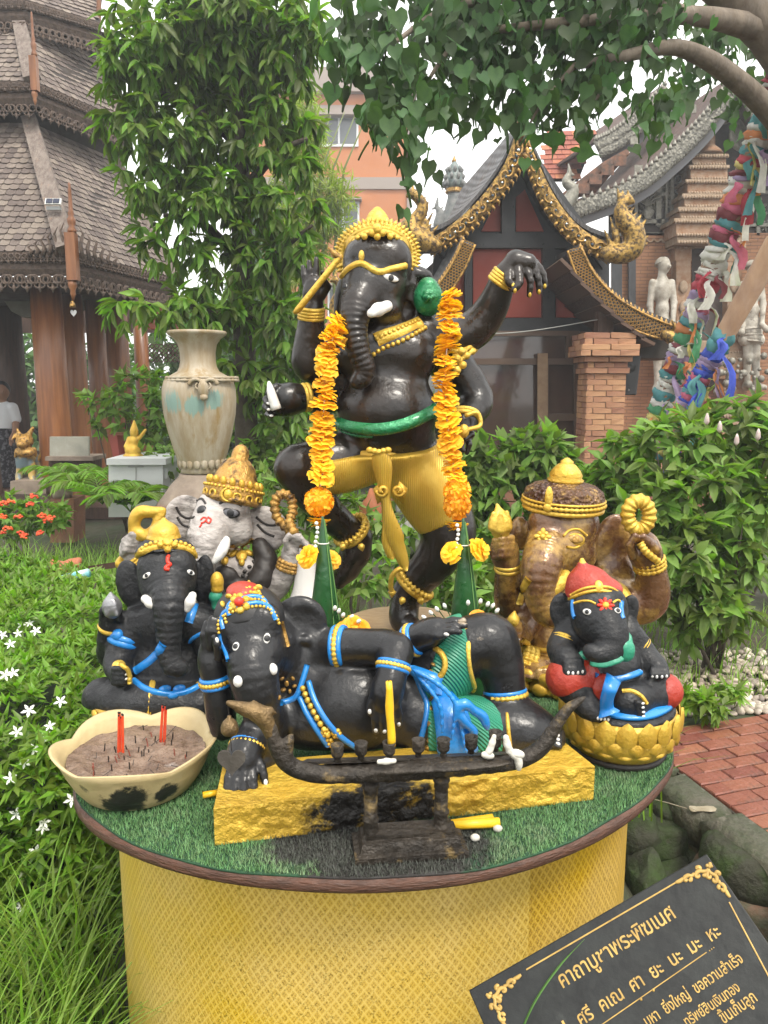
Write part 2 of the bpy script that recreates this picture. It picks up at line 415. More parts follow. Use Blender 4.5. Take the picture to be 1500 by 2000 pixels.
# ---------------------------------------------------------------- paints shared by statues and shrine
M_wet = mat('wet_black_paint', (.007, .007, .008), (.016, .016, .017), 9, .34, bump=.22, bscale=38, coat=.18, spec=.35, c3=(.09, .085, .08), thr3=(.64, .9), scale3=34, spots=[(*P(492, 1276, 1.20), .022), (*P(932, 1240, 1.31), .02), (*P(905, 1214, 1.3), .012), (*P(520, 1190, 1.24), .012)], spotcol=(.30, .24, .17), spotnoise=60)
M_matte = mat('matte_black_paint', (.009, .0095, .011), (.021, .022, .024), 7, .5, bump=.3, bscale=60, coat=.05, spec=.35, c3=(.17, .165, .16), thr3=(.61, .85), scale3=38)
M_brown_black = mat('dark_varnish', (.008, .007, .0065), (.022, .015, .011), 5, .3, bump=.2, bscale=34, coat=.22, spec=.4, c3=(.06, .055, .05), thr3=(.68, .9), scale3=30)
M_gold = mat('gold_paint', (.62, .40, .055), (.50, .29, .03), 14, .36, metal=.38, bump=.2, bscale=90, c3=(.20, .11, .02), thr3=(.64, .8), scale3=24)
M_gold_rib = mat('ribbed_gold_paint', (.68, .45, .07), (.56, .35, .04), 10, .36, metal=.4, bump=.3, bscale=60, btype='wave_x')
M_gold_bright = mat('bright_gold_paint', (.72, .49, .08), (.55, .33, .035), 18, .34, metal=.4, bump=.25, bscale=120)
M_gold_rough = mat('hammered_gold_paint', (.64, .42, .05), (.50, .30, .03), 12, .36, metal=.55, bump=.75, bscale=60, c3=(.03, .022, .015), thr3=(.70, .78), scale3=4.5)
M_gold_ant = mat('antique_gold', (.44, .25, .06), (.05, .026, .01), 34, .4, metal=.45, bump=.35, bscale=90, thr=(.46, .66))
M_blue = mat('blue_enamel', (.012, .17, .50), (.02, .22, .58), 9, .28, bump=.12, bscale=80, coat=.3)
M_green = mat('green_enamel', (.010, .17, .055), (.02, .24, .09), 12, .24, metal=.3, bump=.3, bscale=90, coat=.4)
M_teal = mat('green_cloth_paint', (.02, .20, .12), (.03, .26, .15), 10, .4, bump=.4, bscale=75, btype='wave_d')
M_teal_s = mat('green_paint', (.02, .20, .12), (.035, .27, .16), 10, .4, bump=.2, bscale=80)
M_red = mat('red_paint', (.30, .022, .014), (.36, .04, .02), 12, .42, bump=.3, bscale=60)
M_red_b = mat('vermilion_paint', (.62, .035, .015), None, rough=.4)
M_white = mat('white_paint', (.74, .73, .70), (.62, .60, .56), 30, .4, bump=.1)
M_black = mat('black_line_paint', (.012, .012, .013), None, rough=.5)
M_silver = mat('silver_paint', (.42, .42, .43), (.25, .25, .26), 14, .32, metal=.7, bump=.2, bscale=60)
M_ivory = mat('antiqued_white', (.42, .385, .36), (.19, .165, .15), 26, .45, bump=.35, bscale=55, thr=(.44, .7), c3=(.035, .03, .026), thr3=(.56, .70), scale3=11, stretch=(.8, 1, 1.5))
M_brown = mat('bronze_brown', (.085, .036, .016), (.14, .065, .026), 7, .26, metal=.25, bump=.25, bscale=55, coat=.45, c3=(.46, .28, .07), thr3=(.47, .66), scale3=13)
M_skin_dk = mat('dark_groove_paint', (.02, .016, .014), None, rough=.55)

# ================================================================ ground, path, kerb
M_soil = mat('garden_soil', (.055, .042, .028), (.035, .05, .018), 1.8, .9, bump=.6, bscale=14, c3=(.09, .075, .05), thr3=(.6, .75), scale3=6)
b = MB(); vs = []; n = 60
def ground_z(x, y):
	d = math.hypot(x, y - 5); lower = max(0, min(1, (1.16 - (x - (2.7 - y) * .28)) / .12)) * max(0, min(1, (x - .7) / .3)) * max(0, min(1, (3.0 - y) / .4))
	return -.012 + .05 * mnoise.noise(V(x * .7, y * .7, 0)) * (1 if d < 25 else 0) - .34 * lower
xs = sorted(set([-140, -90, -60, -40, -28, -20, -15] + [round(-12 + i * .4, 2) for i in range(61)] + [round(.5 + i * .08, 2) for i in range(16)] + [15, 20, 28, 40, 60, 90, 140])); ys = sorted(set([-60, -30, -15, -8, -4] + [round(-2 + i * .4, 2) for i in range(50)] + [round(1.5 + i * .1, 2) for i in range(18)] + [20, 24, 30, 40, 60, 90, 150]))
vs = [V(x, y, ground_z(x, y)) for y in ys for x in xs]; nx = len(xs)
F = np.array([[j * nx + i, j * nx + i + 1, (j + 1) * nx + i + 1, (j + 1) * nx + i] for j in range(len(ys) - 1) for i in range(nx - 1)])
b.add(vs, F); b.build('ground', M_soil, None, True, kind='structure')
K0, K1 = PZ(1308, 1500, 0), PZ(1500, 1640, 0); KD = (K0 - K1).normalized(); KN = V(-KD.y, KD.x, 0); KN = KN if KN.x > 0 else -KN
M_brick = mat('wet_clay_paver', (.18, .062, .035), (.25, .09, .05), 9, .55, bump=.4, bscale=50, var=.22, c3=(.07, .045, .032), thr3=(.47, .66), scale3=7, coat=.08)
M_joint = mat('dark_joint', (.035, .028, .02), (.05, .05, .025), 12, .9)
pth = MB(); A = K1 - KD * .9; L_ = 1.72; pth.hexa([A + V(0, 0, -.1), A + KN * 3.2 + V(0, 0, -.1), A + KN * 3.2 + KD * L_ + V(0, 0, -.1), A + KD * L_ + V(0, 0, -.1), A + V(0, 0, .004), A + KN * 3.2 + V(0, 0, .004), A + KN * 3.2 + KD * L_ + V(0, 0, .004), A + KD * L_ + V(0, 0, .004)])
path = pth.build('brick_path', M_joint, None, kind='structure')
def block(sx, sy, sz, bev, seed=0, rough=0.0):
	"""bevelled block proto, sitting on z=0"""
	r_ = random.Random(seed); x, y = sx / 2, sy / 2; b = bev; vs = []
	for (z, i) in ((0, 0), (sz - b, 0), (sz, b)):
		for s_, t_ in ((-1, -1), (1, -1), (1, 1), (-1, 1)): vs.append((s_ * (x - i) + r_.uniform(-rough, rough), t_ * (y - i) + r_.uniform(-rough, rough), z + (r_.uniform(-rough, rough) if z else 0)))
	F = [[3, 2, 1, 0], [8, 9, 10, 11]] + [[k, (k + 1) % 4, 4 + (k + 1) % 4, 4 + k] for k in range(4)] + [[4 + k, 4 + (k + 1) % 4, 8 + (k + 1) % 4, 8 + k] for k in range(4)]
	return np.array(vs), np.array(F)
bp_ = [block(.150, .072, .03, .004, s, .002) for s in range(3)]; ml = []; RK = Matrix((KN, KD, V(0, 0, 1))).transposed().to_4x4()
for r in range(22):
	for c in range(20):
		ml.append((rnd.randrange(3), Matrix.Translation(A + KN * (.085 + c * .155 - (r % 2) * .0775 * (c > 0)) + KD * (.04 + r * .078) + V(0, 0, -.012 + rnd.uniform(-.002, .002))) @ RK @ Matrix.Rotation(rnd.uniform(-.01, .01), 4, 'Z')))
pieces('brick', bp_, ml, M_brick, path, 300)
M_moss = mat('mossy_stone', (.085, .075, .055), (.04, .05, .022), 6, .8, bump=.9, bscale=30, c3=(.17, .15, .12), thr3=(.56, .7), scale3=9)
kb = MB(); kb.hexa([A - KN * .13 + V(0, 0, -.35), A + V(0, 0, -.35), A + KD * L_ + V(0, 0, -.35), A - KN * .13 + KD * L_ + V(0, 0, -.35), A - KN * .13 + V(0, 0, -.12), A + V(0, 0, -.12), A + KD * L_ + V(0, 0, -.12), A - KN * .13 + KD * L_ + V(0, 0, -.12)])
kerb = kb.build('kerb', M_moss, None, kind='structure')
pos = 0.0; k = 0
while pos < L_:
	l = rnd.uniform(.28, .42); v, f = block(.15, l - .025, .145, .016, 20 + k, .014); k += 1
	me = npmesh('kerb_stone', v, f); me.materials.append(M_moss); o = bpy.data.objects.new('kerb_stone', me); COL.objects.link(o); attach(o, kerb); o.matrix_basis = Matrix.Translation(A - KN * .07 + KD * (pos + l / 2) + V(0, 0, -.125)) @ RK; pos += l
def rock(c, r, seed, name, m, parent=None, n=16, flat=1.0, **kw):
	b = MB(); vs = []; mm = 10
	for i in range(mm + 1):
		th = PI * i / mm
		for k in range(n):
			a = 2 * PI * k / n; d = V(math.sin(th) * math.cos(a), math.sin(th) * math.sin(a), math.cos(th)); s_ = 1 + .42 * mnoise.noise(d * 1.6 + V(seed * 3.1, seed, 0)) + .1 * mnoise.noise(d * 4 + V(seed, 0, 0)); e_ = V(*(math.copysign(abs(q) ** .75, q) for q in d)); vs.append(Vector(c) + V(e_.x * r[0], e_.y * r[1], e_.z * r[2]) * s_)
	kk = np.arange(n); b.add(vs, np.concatenate([np.c_[(i + 1) * n + kk, (i + 1) * n + (kk + 1) % n, i * n + (kk + 1) % n, i * n + kk] for i in range(mm)])); return b.build(name, m, parent, True, **kw)
M_rock = mat('dark_mossy_rock', (.040, .040, .028), (.034, .055, .016), 8, .9, bump=1, bscale=26, spec=.2, c3=(.085, .08, .06), thr3=(.62, .74), scale3=12)
for i, (x, y, z, r, lab) in enumerate(((1262, 1560, -.12, (.14, .10, .08), 'flat dark mossy rock tucked against the kerb end'), (1290, 1640, -.18, (.13, .13, .09), 'wide dark mossy rock below the kerb, edged with pale lichen'), (1350, 1625, -.16, (.10, .08, .07), 'small dark rock wedged under the kerb stones'), (1262, 1740, -.22, (.07, .09, .12), 'upright mossy rock beside the yellow cloth'), (1330, 1720, -.25, (.12, .10, .07), 'low green mossy rock above the plaque corner'), (1420, 1760, -.26, (.12, .1, .07), 'low dark rock between plaque and stone pedestal'), (1240, 1640, -.16, (.10, .10, .10), 'dark rock half hidden under the table rim'), (1300, 1580, -.10, (.09, .12, .07), 'pointed grey rock leaning on the kerb'), (1245, 1820, -.3, (.1, .1, .1), 'wet dark rock low beside the yellow cloth'), (1300, 1800, -.3, (.12, .09, .09), 'moss-covered rock just above the plaque edge'), (1380, 1690, -.2, (.09, .08, .06), 'small wet rock beside the round pedestal'))):
	rock(PZ(x, y, z), r, i + 2, 'mossy_rock', M_rock, None, label=lab, cat='rock', group='mossy rocks beside the kerb')
c = PZ(1470, 1700, -.10); t = thing('stone_pedestal', (c.x, c.y, -.3), 'round mossy stone pedestal stump of stacked layers by the kerb', 'pedestal'); b = MB(); b.lathe((c.x, c.y, -.02), [(.17, -.10), (.175, -.07), (.17, -.01), (.15, .02), (.13, .035), (0, .04)], 28); b.build('drum', M_rock, t, True); b = MB(); b.lathe((c.x, c.y, -.3), [(.20, 0), (.2, .15), (.19, .18), (.16, .185)], 28); b.build('drum', mat('worn_brick_drum', (.14, .065, .04), (.05, .055, .03), 9, .8, bump=.5, bscale=30), t, True)
o = MB(); p = PZ(1365, 1580, .022); o.extrude([p + V(math.cos(a) * .05 * (1 + .3 * math.cos(a)), math.sin(a) * .022, .004 * math.sin(3 * a)) for a in np.linspace(0, 2 * PI, 15)[:-1]], V(0, 0, .0012)); lf = thing('fallen_leaf', p, 'dry pale fallen leaf with long stalk lying on the kerb', 'leaf'); o.build('blade', mat('dry_leaf', (.20, .16, .10), (.28, .24, .17), 20, .6), lf); o = MB(); o.tube([p + V(-.045, 0, .002), p + V(-.10, .03, .006), p + V(-.15, .055, .008)], .0016, 5); o.build('stalk', MATS['dry_leaf'], lf)
# pebbles
M_peb = mat('pale_pebbles', (.34, .28, .21), (.42, .37, .30), 3, .6, var=.5, bump=.1)
rv, vsn, fsn, nn = [], [], [], 0; g = np.random.default_rng(8); nb = 8; mb = 5
sph = np.array([(math.sin(PI * i / mb) * math.cos(2 * PI * k / nb), math.sin(PI * i / mb) * math.sin(2 * PI * k / nb), math.cos(PI * i / mb)) for i in range(mb + 1) for k in range(nb)]); kk = np.arange(nb); sf = np.concatenate([np.c_[(i + 1) * nb + kk, (i + 1) * nb + (kk + 1) % nb, i * nb + (kk + 1) % nb, i * nb + kk] for i in range(mb)])
for i in range(900):
	q = PZ(g.uniform(1290, 1640), g.uniform(1275, 1400), 0)
	if q.x > 3.2: continue
	s_ = g.uniform(.012, .034); R = np.array(Matrix.Rotation(g.uniform(0, 6), 3, 'Z')); w = (sph * np.array([s_, s_ * g.uniform(.6, .9), s_ * g.uniform(.4, .7)])) @ R.T + np.array([q.x, q.y, .012 + g.uniform(0, .012)]); vsn.append(w); fsn.append(sf + nn); nn += len(w); rv.append(np.full(len(w), g.random()))
link('pebbles', npmesh('pebbles', np.concatenate(vsn), np.concatenate(fsn), True, np.concatenate(rv)), M_peb, None, kind='stuff', label='pale pebbles scattered over soil beyond the brick path', cat='pebbles')
# ================================================================ buildings
M_teak = mat('varnished_teak', (.15, .050, .014), (.25, .095, .028), 5, .42, bump=.25, bscale=20, stretch=(3, 3, .25), coat=.12); M_teak_d = mat('dark_teak', (.045, .022, .014), (.075, .038, .022), 8, .6, bump=.3, bscale=20, stretch=(3, 3, .4))
M_grey_wood = mat('weathered_board', (.20, .165, .14), (.12, .09, .075), 6, .8, bump=.5, bscale=18, stretch=(4, 4, .3), c3=(.26, .16, .10), thr3=(.6, .7), scale3=4); M_carve = mat('carved_weathered_wood', (.11, .075, .055), (.06, .04, .03), 18, .75, bump=.6, bscale=40)
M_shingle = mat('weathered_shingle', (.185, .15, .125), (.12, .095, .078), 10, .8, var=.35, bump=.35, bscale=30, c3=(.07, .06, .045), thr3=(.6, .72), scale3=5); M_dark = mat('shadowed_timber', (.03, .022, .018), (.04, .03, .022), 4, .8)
def shingle_proto(seed, rounded=True):
	r_ = random.Random(seed); pts = [(-.5, 1.15), (.5, 1.15), (.5, .22), (.38, .06), (.15, -.02), (-.15, -.02), (-.38, .06), (-.5, .22)] if rounded else [(-.5, 1.15), (.5, 1.15), (.5, 0), (-.5, 0)]
	pts = [(x * .96, y + r_.uniform(-.03, .03)) for x, y in pts]; n = len(pts); vs = [(x, y, .16 - .14 * y) for x, y in pts] + [(x, y, .02 - .14 * y) for x, y in pts]
	return np.array(vs), [np.array([list(range(n))[::-1]]), np.array([[i, (i + 1) % n, n + (i + 1) % n, n + i] for i in range(n)])]
def shingles(quad, w, h, parent, limit, m=M_shingle, name='shingle', rest='shingles_far', rounded=True):
	"""quad: bottom-left, bottom-right, top-right, top-left"""
	a, b_, c, d = [Vector(q) for q in quad]; rows = max(2, int(((a + b_) / 2 - (c + d) / 2).length / h)); out = []
	for r in range(rows):
		v = r / rows; L0, R0 = a.lerp(d, v), b_.lerp(c, v); ln = (R0 - L0).length; k = max(1, int(ln / w)); ex = (R0 - L0).normalized(); ey = (a.lerp(d, .5) - a); ey = ((d + c) / 2 - (a + b_) / 2); ey = (ey - ex * ey.dot(ex)).normalized(); ez = ex.cross(ey)
		if ez.z < 0: ez = -ez
		for i in range(k + 1):
			u = (i + (.5 if r % 2 else 0)) * w / ln
			if u > 1.0: continue
			p = L0.lerp(R0, u); M = Matrix((ex * w, ey * h * 1.0, ez * h)).transposed().to_4x4(); M.translation = p + ez * rnd.uniform(0, .006); out.append((rnd.randrange(3), M @ Matrix.Rotation(rnd.uniform(-.04, .04), 4, 'Z')))
	pieces(name, [shingle_proto(s, rounded) for s in range(3)], out, m, parent, limit, rest)
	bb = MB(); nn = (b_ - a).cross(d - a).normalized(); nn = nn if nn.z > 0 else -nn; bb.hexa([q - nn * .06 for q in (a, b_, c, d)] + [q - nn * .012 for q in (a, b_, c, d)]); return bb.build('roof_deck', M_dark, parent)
def scrolls(A, B, n, r, parent, m, name, up=V(0, 0, 1), out=V(0, -1, 0)):
	"""carved hanging trim: one curl motif after another between A and B"""
	for i in range(n):
		p = A.lerp(B, (i + .5) / n); e = (B - A).normalized(); b = MB()
		for s_ in (-1, 1): b.torus(p + e * (s_ * r * .42) + out * .01, out, r * .34, r * .10, n=12, m=5); b.torus(p + e * (s_ * r * .2) - up * r * .45 + out * .01, out, r * .22, r * .08, n=10, m=5)
		b.lathe(p - up * r * .5 + out * .01, [(r * .12, 0), (r * .16, r * .25), (.001, r * .6)], 6, axis=-up); b.build(name, m, parent, True)
def rectpx(x0, y0, x1, y1, Y, th, name, m, parent=None, bev=0):
	b = MB(); b.hexa([P(x0, y1, Y), P(x1, y1, Y), P(x1, y1, Y) + V(0, th, 0), P(x0, y1, Y) + V(0, th, 0), P(x0, y0, Y), P(x1, y0, Y), P(x1, y0, Y) + V(0, th, 0), P(x0, y0, Y) + V(0, th, 0)]); return b.build(name, m, parent or SH)
# ---------------------------------------------------------------- timber pavilion at the left
PV = thing('timber_pavilion', (-5.2, 9.5, 0), 'dark teak pavilion with tiered shingle roofs and round wooden columns', 'pavilion')
ze = P(140, 548, 8.6).z; C0 = P(140, 500, 8.6); zb = P(140, 492, 8.6).z
Lb = P(-420, 492, 8.6); Cb = P(139, 492, 8.6); Rb = PZ(345, 545, zb); zt = P(60, 242, 9.7).z; Ct = P(62, 242, 9.7); Lt = P(-420, 242, 9.7); Rt = PZ(225, 312, zt)
shingles([Lb, Cb, Ct, Lt], .105, .085, PV, 170); shingles([Cb, Rb, Rt, Ct], .105, .085, PV, 130)
def hip(a, b_, w, th, name='hip_board', m=M_grey_wood):
	bb = MB(); d = (b_ - a).normalized(); s_ = d.cross(V(0, -1, .6)).normalized(); n_ = s_.cross(d); n_ = n_ if n_.y < 0 else -n_
	bb.hexa([a - s_ * w, a + s_ * w, b_ + s_ * w * .8, b_ - s_ * w * .8, a - s_ * w + n_ * th, a + s_ * w + n_ * th, b_ + s_ * w * .8 + n_ * th, b_ - s_ * w * .8 + n_ * th]); return bb.build(name, m, PV)
hip(Cb + V(-.02, -.02, .0), Ct + V(0, -.02, .02), .10, .10); hip(Rb, Rt, .08, .08)
def eave(a, b_, zdrop, thick, nsc, rs, pv=PV):
	out = (b_ - a).cross(V(0, 0, 1)).normalized(); out = out if out.y < 0 else -out; bb = MB()
	for (z0, z1, o0) in ((0, -.10, .02), (-.10, -.18, -.02), (-.18, -.24, .03)): bb.hexa([a + V(0, 0, z1), b_ + V(0, 0, z1), b_ + V(0, 0, z1) - out * .08, a + V(0, 0, z1) - out * .08, a + V(0, 0, z0) + out * o0, b_ + V(0, 0, z0) + out * o0, b_ + V(0, 0, z0) - out * .08, a + V(0, 0, z0) - out * .08])
	bb.build('eave_board', M_carve, pv); scrolls(a + V(0, 0, -.29) + out * .02, b_ + V(0, 0, -.29) + out * .02, nsc, rs, pv, M_carve, 'eave_scroll', out=out)
	scrolls(a + V(0, 0, -.05) + out * .03, b_ + V(0, 0, -.05) + out * .03, nsc * 2, rs * .6, pv, M_carve, 'eave_rosette', out=out)
eave(Lb, Cb, 0, 0, 22, .13); eave(Cb, Rb, 0, 0, 16, .13)
def corner_post(px, y0, y1, yt, Y, w, pv=PV):
	a, c, tp = P(px, y1, Y), P(px, y0, Y), P(px - 3, yt, Y); bb = MB(); bb.box((a + c) / 2, (w, w, (c - a).z)); bb.build('corner_post', M_teak, pv); q = w / 2; h_ = (tp - c).z
	bb = MB(); bb.lathe(c, [(q * .8, 0), (q * .9, h_ * .05), (q * .55, h_ * .12), (q * .8, h_ * .2), (q * .85, h_ * .27), (q * .5, h_ * .33), (q * .65, h_ * .38), (q * .42, h_ * .45), (q * .35, h_ * .8), (q * .4, h_ * .83), (q * .25, h_ * .9), (q * .3, h_ * .95), (.002, h_)], 12); bb.build('post_finial', M_teak, pv, True)
	bb = MB(); bb.lathe(a, [(q * .8, 0), (q * .95, -q), (q * .5, -q * 2), (q * .6, -q * 2.6), (q * .15, -q * 4)], 10); bb.build('post_pendant', M_teak, pv, True)
corner_post(141, 455, 548, 355, 8.5, .105)
# carved crest by the corner post
for s_, base in ((-1, (128, 500)), (1, (158, 505))):
	for i in range(6):
		x = base[0] + s_ * (4 + i * 13); hgt = (62 - i * 8); b = MB(); p = P(x, base[1] + (i * 3 if s_ > 0 else 0), 8.55 + (i * .12 if s_ > 0 else 0)); m_ = MPP(x, 500, 8.6)
		b.tube([p, p + V(-s_ * 3 * m_, 0, hgt * .4 * m_), p + V(s_ * 3 * m_, 0, hgt * .75 * m_), p + V(-s_ * 5 * m_, 0, hgt * m_)], [8 * m_, 7 * m_, 4 * m_, 1 * m_], 6, flat=.5); b.build('crest_leaf', M_carve, PV, True)
# second tier
z2 = P(60, 165, 9.4).z; L2, C2 = P(-420, 160, 9.4), P(66, 160, 9.4); R2 = PZ(240, 235, C2.z); L3, C3 = P(-420, 45, 10.0), P(40, 45, 10.0); R3 = PZ(205, 118, C3.z)
shingles([L2, C2, C3, L3], .10, .082, PV, 0, rest='shingles_second_tier'); shingles([C2, R2, R3, C3], .10, .082, PV, 0, rest='shingles_second_tier'); hip(C2, C3, .09, .08); hip(R2, R3, .08, .08); eave(L2, C2, 0, 0, 20, .11); eave(C2, R2, 0, 0, 12, .11); corner_post(67, 110, 178, 22, 9.3, .075)
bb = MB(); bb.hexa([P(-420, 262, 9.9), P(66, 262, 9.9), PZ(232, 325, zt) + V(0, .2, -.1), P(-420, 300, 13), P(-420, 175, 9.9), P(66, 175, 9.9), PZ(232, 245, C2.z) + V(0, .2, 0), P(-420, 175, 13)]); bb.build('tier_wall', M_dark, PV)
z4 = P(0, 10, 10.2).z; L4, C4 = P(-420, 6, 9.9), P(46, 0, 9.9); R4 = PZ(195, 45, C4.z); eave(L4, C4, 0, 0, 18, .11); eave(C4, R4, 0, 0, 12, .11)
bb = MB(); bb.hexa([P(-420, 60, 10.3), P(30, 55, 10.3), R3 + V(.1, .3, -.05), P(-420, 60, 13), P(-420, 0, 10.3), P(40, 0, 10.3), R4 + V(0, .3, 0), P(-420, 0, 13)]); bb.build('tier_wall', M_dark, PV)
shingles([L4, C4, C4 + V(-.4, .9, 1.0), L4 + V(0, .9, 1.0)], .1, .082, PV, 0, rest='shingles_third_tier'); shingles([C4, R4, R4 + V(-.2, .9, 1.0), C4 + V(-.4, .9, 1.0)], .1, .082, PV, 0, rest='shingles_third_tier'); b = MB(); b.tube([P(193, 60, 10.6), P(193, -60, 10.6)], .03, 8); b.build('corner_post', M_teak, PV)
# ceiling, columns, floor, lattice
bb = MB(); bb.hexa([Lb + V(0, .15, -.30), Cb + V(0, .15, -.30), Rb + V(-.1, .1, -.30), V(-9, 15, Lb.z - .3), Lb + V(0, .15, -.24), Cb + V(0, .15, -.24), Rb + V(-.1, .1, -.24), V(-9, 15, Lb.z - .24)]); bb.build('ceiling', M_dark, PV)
for (px, w_, Y) in ((105, 30, 9.2), (153, 21, 9.9), (196, 18, 10.6), (236, 22, 11.4), (26, 28, 11.4), (-40, 28, 9.4), (282, 14, 12.4)):
	p = P(px, 800, Y); r = w_ * MPP(px, 800, Y); b = MB(); b.lathe((p.x, p.y, 0), [(r * 1.25, 0), (r * 1.25, .12), (r * 1.08, .16), (r * 1.04, .5), (r, 1.5), (r * .94, Lb.z - .2)], 24); b.build('column', M_teak if px not in (26, -40) else M_teak_d, PV, True)
b = MB(); b.box((-6.6, 12.2, .06), (8.6, 6.4, .14)); b.build('floor', M_teak_d, PV)
rectpx(-300, 575, 330, 650, 14.6, .05, 'back_valance', M_teak_d, PV); rectpx(-300, 880, 330, 950, 14.6, .05, 'back_rail', M_teak_d, PV)
for i in range(9):
	for j in range(4):
		b = MB(); c = P(288 + i * 9, 676 + j * 9, 12.4); b.torus(c, V(0, -1, 0), .032, .009, n=8, m=5); b.build('lattice_ring', M_teak_d, PV)
b = MB(); b.box(P(315, 622, 12.4), (.62, .12, .34)); b.build('hanging_sign', mat('faded_red_board', (.22, .06, .035), (.16, .05, .03), 8, .6), PV)
b = MB(); cl = [P(8, 588, 10.5), P(112, 588, 10.5), P(96, 606, 10.5), P(72, 618, 10.5), P(45, 620, 10.5), P(22, 608, 10.5)]; b.extrude(cl, V(0, .5, 0)); b.build('ceiling_canopy', mat('grey_cloth', (.32, .31, .28), (.26, .25, .22), 4, .8), PV)
# solar lamp on the hip board and the wind bell under the post
t = thing('solar_lamp', P(105, 392, 8.75), 'small solar panel lamp fixed on the weathered hip board', 'lamp'); b = MB(); c = P(104, 394, 8.68); b.box(c, (.17, .02, .075), Matrix.Rotation(-.5, 3, 'X')); b.build('frame', mat('white_plastic', (.6, .6, .58)), t)
for s_ in (-1, 1): b = MB(); b.box(c + V(s_ * .037, -.012, .006), (.066, .01, .055), Matrix.Rotation(-.5, 3, 'X')); b.build('solar_cell', mat('solar_cell_blue', (.02, .025, .05), None, rough=.15), t)
b = MB(); b.box(P(105, 407, 8.70), (.15, .04, .035)); b.build('lamp_body', mat('clear_grey_plastic', (.3, .31, .31), None, rough=.2), t)
t = thing('wind_bell', P(143, 612, 8.5), 'small bronze wind bell with heart-shaped tin leaf under the pavilion corner', 'bell'); b = MB(); b.tube([P(142, 566, 8.5), P(142, 590, 8.5)], .003, 5); b.build('cord', M_black, t); q = MPP(142, 594, 8.5); b = MB(); b.lathe(P(142, 600, 8.5), [(6 * q, 0), (5.5 * q, 4 * q), (4 * q, 9 * q), (1.5 * q, 12 * q)], 12); b.build('dome', M_gold_ant, t, True); heart(P(143.5, 611, 8.5), 12 * q, 14 * q, mat('pale_tin', (.4, .4, .4), None, rough=.4), t, 'leaf', .006)
# ---------------------------------------------------------------- central shrine with gilded gable
SH = thing('gilded_shrine', (2.0, 9.5, 0), 'small shrine with red gable panels and curved gilded bargeboards', 'shrine'); SY = 9.0
M_lacq = mat('black_lacquer', (.018, .018, .02), (.03, .03, .032), 6, .35, bump=.1); M_redp = mat('red_panel', (.33, .045, .025), (.38, .06, .035), 3, .5); M_gilt = mat('gilded_carving', (.38, .235, .055), (.06, .035, .014), 24, .45, metal=.45, bump=.6, bscale=38, thr=(.44, .6)); M_mosaic = mat('blue_glass_mosaic', (.02, .035, .07), (.10, .14, .16), 30, .15)
def curve2(pts, n=8): return [tuple(q) for q in spline(pts, n)]
def barge(up_, lo_, Y, name, m, th=.10):
	A = [P(x, y, Y) for x, y in curve2(up_)]; B = [P(x, y, Y) for x, y in curve2(lo_)]; b = MB(); b.band(A, B, V(0, th, 0)); return b.build(name, m, SH, True), A, B
def filigree(A, B, name, m, parent, n, Yo=-.015):
	"""leaf-curl relief with glass dots along a board; a row of flame tips below"""
	for i in range(n):
		u = (i + .5) / n * (len(A) - 1); k = int(u); f = u - k; a = A[k].lerp(A[min(k + 1, len(A) - 1)], f); b_ = B[k].lerp(B[min(k + 1, len(B) - 1)], f); w = (b_ - a); e = (A[min(k + 1, len(A) - 1)] - A[k]).normalized(); L_ = w.length; b = MB(); c = a.lerp(b_, .45) + V(0, Yo, 0); s_ = 1 if i % 2 else -1
		pts = [c + e * (L_ * .42 * (1 - t / 7) * math.cos(t)) + w.normalized() * (s_ * L_ * .36 * (1 - t / 7) * math.sin(t)) for t in np.linspace(0, 5.6, 16)]; b.tube(pts, [L_ * .075 * (1 - j / 22) for j in range(16)], 6)
		tip = b_ + w.normalized() * L_ * .22 + e * L_ * .15 + V(0, Yo, 0); b.tube([b_ - w * .1 + V(0, Yo, 0), b_ + w.normalized() * L_ * .1 - e * L_ * .05 + V(0, Yo, 0), tip], [L_ * .13, L_ * .09, L_ * .01], 6); sc = b.build(name, m, parent, True)
		b = MB(); b.ball(a.lerp(b_, .5) + e * L_ * .45 + V(0, Yo - .005, 0), (L_ * .09, .01, L_ * .09), n=8, m=4); b.build('mirror_dot', M_mosaic if i % 3 else mat('mirror_glass', (.6, .65, .65), None, rough=.08, metal=.9), sc, True)
def naga(pts, rad, Y, m, parent, crest, name='naga_finial'):
	S_ = Solid(Y, .012); S_.chain([(x, y, 0, r) for (x, y), r in zip(pts, rad)], k=.02, sub=4); hx, hy = pts[-1]; dx = 1 if hx > pts[-2][0] else -1
	S_.chain([(hx, hy, 0, rad[-1]), (hx + dx * 8, hy + 4, 0, rad[-1] * .6)], k=.02).chain([(hx, hy - 4, 0, 4), (hx - dx * 2, hy - 18, 0, 1.5)], k=.02)
	for x, y, x2, y2 in crest: S_.chain([(x, y, 0, 6), (x2, y2, 0, 1.5)], k=.02)
	n_ = len(pts); sg = -1 if pts[0][0] > 1025 or pts[0][0] < 700 else 1
	for i in range(1, n_ - 1):
		(x0, y0), (x1, y1) = pts[i], pts[i + 1]; l_ = math.hypot(x1 - x0, y1 - y0) or 1; nx_, ny_ = -(y1 - y0) / l_, (x1 - x0) / l_
		for s_ in (0, .5): x, y, r = x0 + (x1 - x0) * s_, y0 + (y1 - y0) * s_, rad[i]; S_.chain([(x + nx_ * r * .7, y + ny_ * r * .7, 0, r * .3), (x + nx_ * r * 1.45, y + ny_ * r * 1.45 - r * .5, 0, r * .07)], k=.01)
	return S_.build(name, m, parent)
